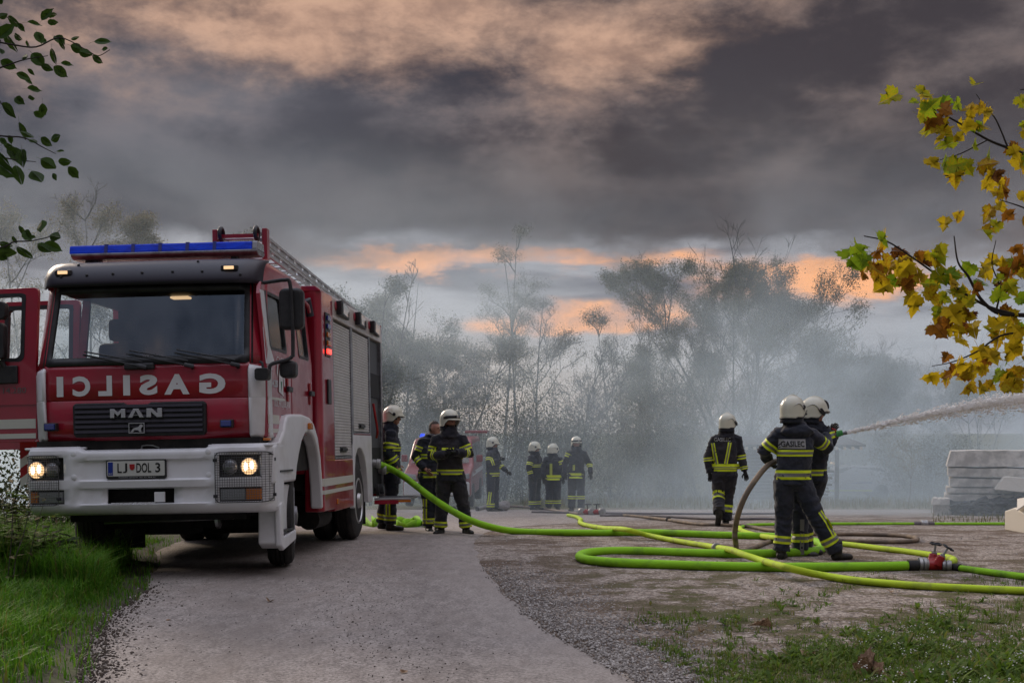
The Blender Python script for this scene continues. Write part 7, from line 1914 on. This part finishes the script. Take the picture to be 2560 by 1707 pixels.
# dead leaves on the ground
DL = leaf_set(MAPLE, 'dead_leaf'); rnd = random.Random(51)
for px, py, sz, lab in ((1925, 1567, .15, 'brown dead leaf lying on the moss in the middle of the yard'), (2015, 1643, .10, 'curled dead leaf between the weeds left of the large dead leaf'), (2120, 1623, .09, 'small dead leaf among the weeds above the large dead leaf'), (2140, 1683, .20, 'large pale dead leaf at the bottom edge among the weeds'), (2300, 1690, .13, 'dead leaf half under the weeds right of the large dead leaf'), (1750, 1621, .06, 'small dead leaf near the gravel strip'), (1750, 1579, .05, 'tiny pale leaf on the bare soil'), (2230, 1480, .06, 'dead leaf just below the yellow hose'), (672, 1503, .07, 'dry leaf with a stalk lying on the road'), (425, 1547, .05, 'dark dry leaf on the road beside the grass verge'), (1005, 1680, .05, 'dark dry leaf at the bottom middle of the road')):
    p = gp(px, py, .012); o = bpy.data.objects.new('dead_leaf', rnd.choice(DL)); COL.objects.link(o); o.location = p; o.rotation_euler = (rnd.uniform(-.25, .25), rnd.uniform(-.25, .25), rnd.uniform(0, 6.28)); o.scale = (sz * 1.1, sz * 1.1, sz * 2.2); tag(o, lab, 'leaf')
# hedge plants left of the bumper
def leafy_plant(label, px, py_base, Y, H, n, seed, leaf='weed', size=.055, lean=0.0):
    rnd = random.Random(seed); b0 = Vector(((px - 1280) * Y / FPX, Y, verge_z((px - 1280) * Y / FPX, Y))); root = empty('wild_plant', b0); tag(root, label, 'plant')
    st = MB(); lf = MB()
    for s in range(n):
        a = rnd.uniform(0, 6.28); path = [Vector((rnd.gauss(0, .10), rnd.gauss(0, .08), 0))]; h = H * rnd.uniform(.6, 1.05)
        for i in range(6): path.append(path[-1] + Vector((math.cos(a) * .025 + lean * .05 + rnd.gauss(0, .012), math.sin(a) * .02 + rnd.gauss(0, .01), h / 6)))
        st.tube(path, [.006, .005, .004, .004, .003, .002, .001], 4, cap=False)
        for i in range(1, 7):
            for k in range(3):
                p = path[i]; aa = rnd.uniform(0, 6.28); d = Vector((math.cos(aa), math.sin(aa), rnd.uniform(-.4, .3))).normalized(); sd_ = d.cross(Vector((0, 0, 1))).normalized() * size * .33; l = size * rnd.uniform(.8, 1.6)
                lf.add([p, p + d * l * .4 + sd_, p + d * l, p + d * l * .4 - sd_], [(0, 1, 2, 3)])
    st.build('stems', 'bark', root, normals=False); lf.build('foliage', leaf, root, normals=False)
leafy_plant('tall leafy nettles at the left edge beside the bumper', 6, 0, 11.9, 0.72, 26, 1, size=.085)
leafy_plant('dense weeds at the left edge below the nettles', 20, 0, 11.3, .62, 30, 2, size=.095)
leafy_plant('leafy weeds directly under the left headlight', 85, 0, 11.8, .50, 22, 3, size=.085)
leafy_plant('dark long-leaved plant under the left end of the bumper', 128, 0, 11.9, .55, 6, 4, 'leaf_dark', .13)
leafy_plant('drooping yellowed stalk in front of the left headlight', 42, 0, 10.9, .95, 3, 5, 'leaf_pale', .06, lean=.5)

# ================================================================ drifting smoke
def smoke_box(name, label, x0, x1, y0, y1, z0, z1, dens_fn, col=(0.72, 0.87, 1.0), aniso=0.42):
    g = MB(); g.box(x0, x1, y0, y1, z0, z1); m = bpy.data.materials.new(name); m.use_nodes = True; nt = m.node_tree; nt.nodes.clear()
    tc = nt.nodes.new('ShaderNodeTexCoord'); sp = nt.nodes.new('ShaderNodeSeparateXYZ'); nt.links.new(tc.outputs['Object'], sp.inputs[0])
    v = nt.nodes.new('ShaderNodeVolumePrincipled'); v.inputs['Color'].default_value = (*col, 1); v.inputs['Anisotropy'].default_value = aniso
    dn = dens_fn(nt, tc.outputs['Object'], S(nt, sp.outputs[0]), S(nt, sp.outputs[1]), S(nt, sp.outputs[2])); nt.links.new(dn.s, v.inputs['Density'])
    o_ = nt.nodes.new('ShaderNodeOutputMaterial'); nt.links.new(v.outputs[0], o_.inputs['Volume']); MATS[name] = m
    o = g.build(name, name); o['kind'] = 'stuff'; o['label'] = label; o['category'] = 'smoke'; return o
def dens(nt, P, x, y, z):
    h = z + (y - 18.0) * 0.038
    n = noise_n(nt, P, 0.15, 4, 0.6, (1, .7, 1.5), (3, 1, 2), 0.8)
    ramp = y.smooth(20.5, 30.0); back = 1.0 - y.smooth(56, 70)
    fall = ((h * (-1.0 / 3.2)).exp() * 0.45 + (h * (-1.0 / 9.0)).exp() * 0.80) * (1.0 - h.smooth(4.5, 11.0))
    right = x.smooth(3.0, 18.0) * 0.50 + (1.0 - x.smooth(-24.0, -9.0)) * 0.8 + 0.75
    return (n.smooth(0.42, 0.64) * 1.75 + 0.07) * fall * ramp * back * right * 0.053
smoke_box('drifting_smoke', 'pale blue-grey smoke drifting over the yard and through the trees', -55, 55, 20.5, 71, -2.4, 11.0, dens)
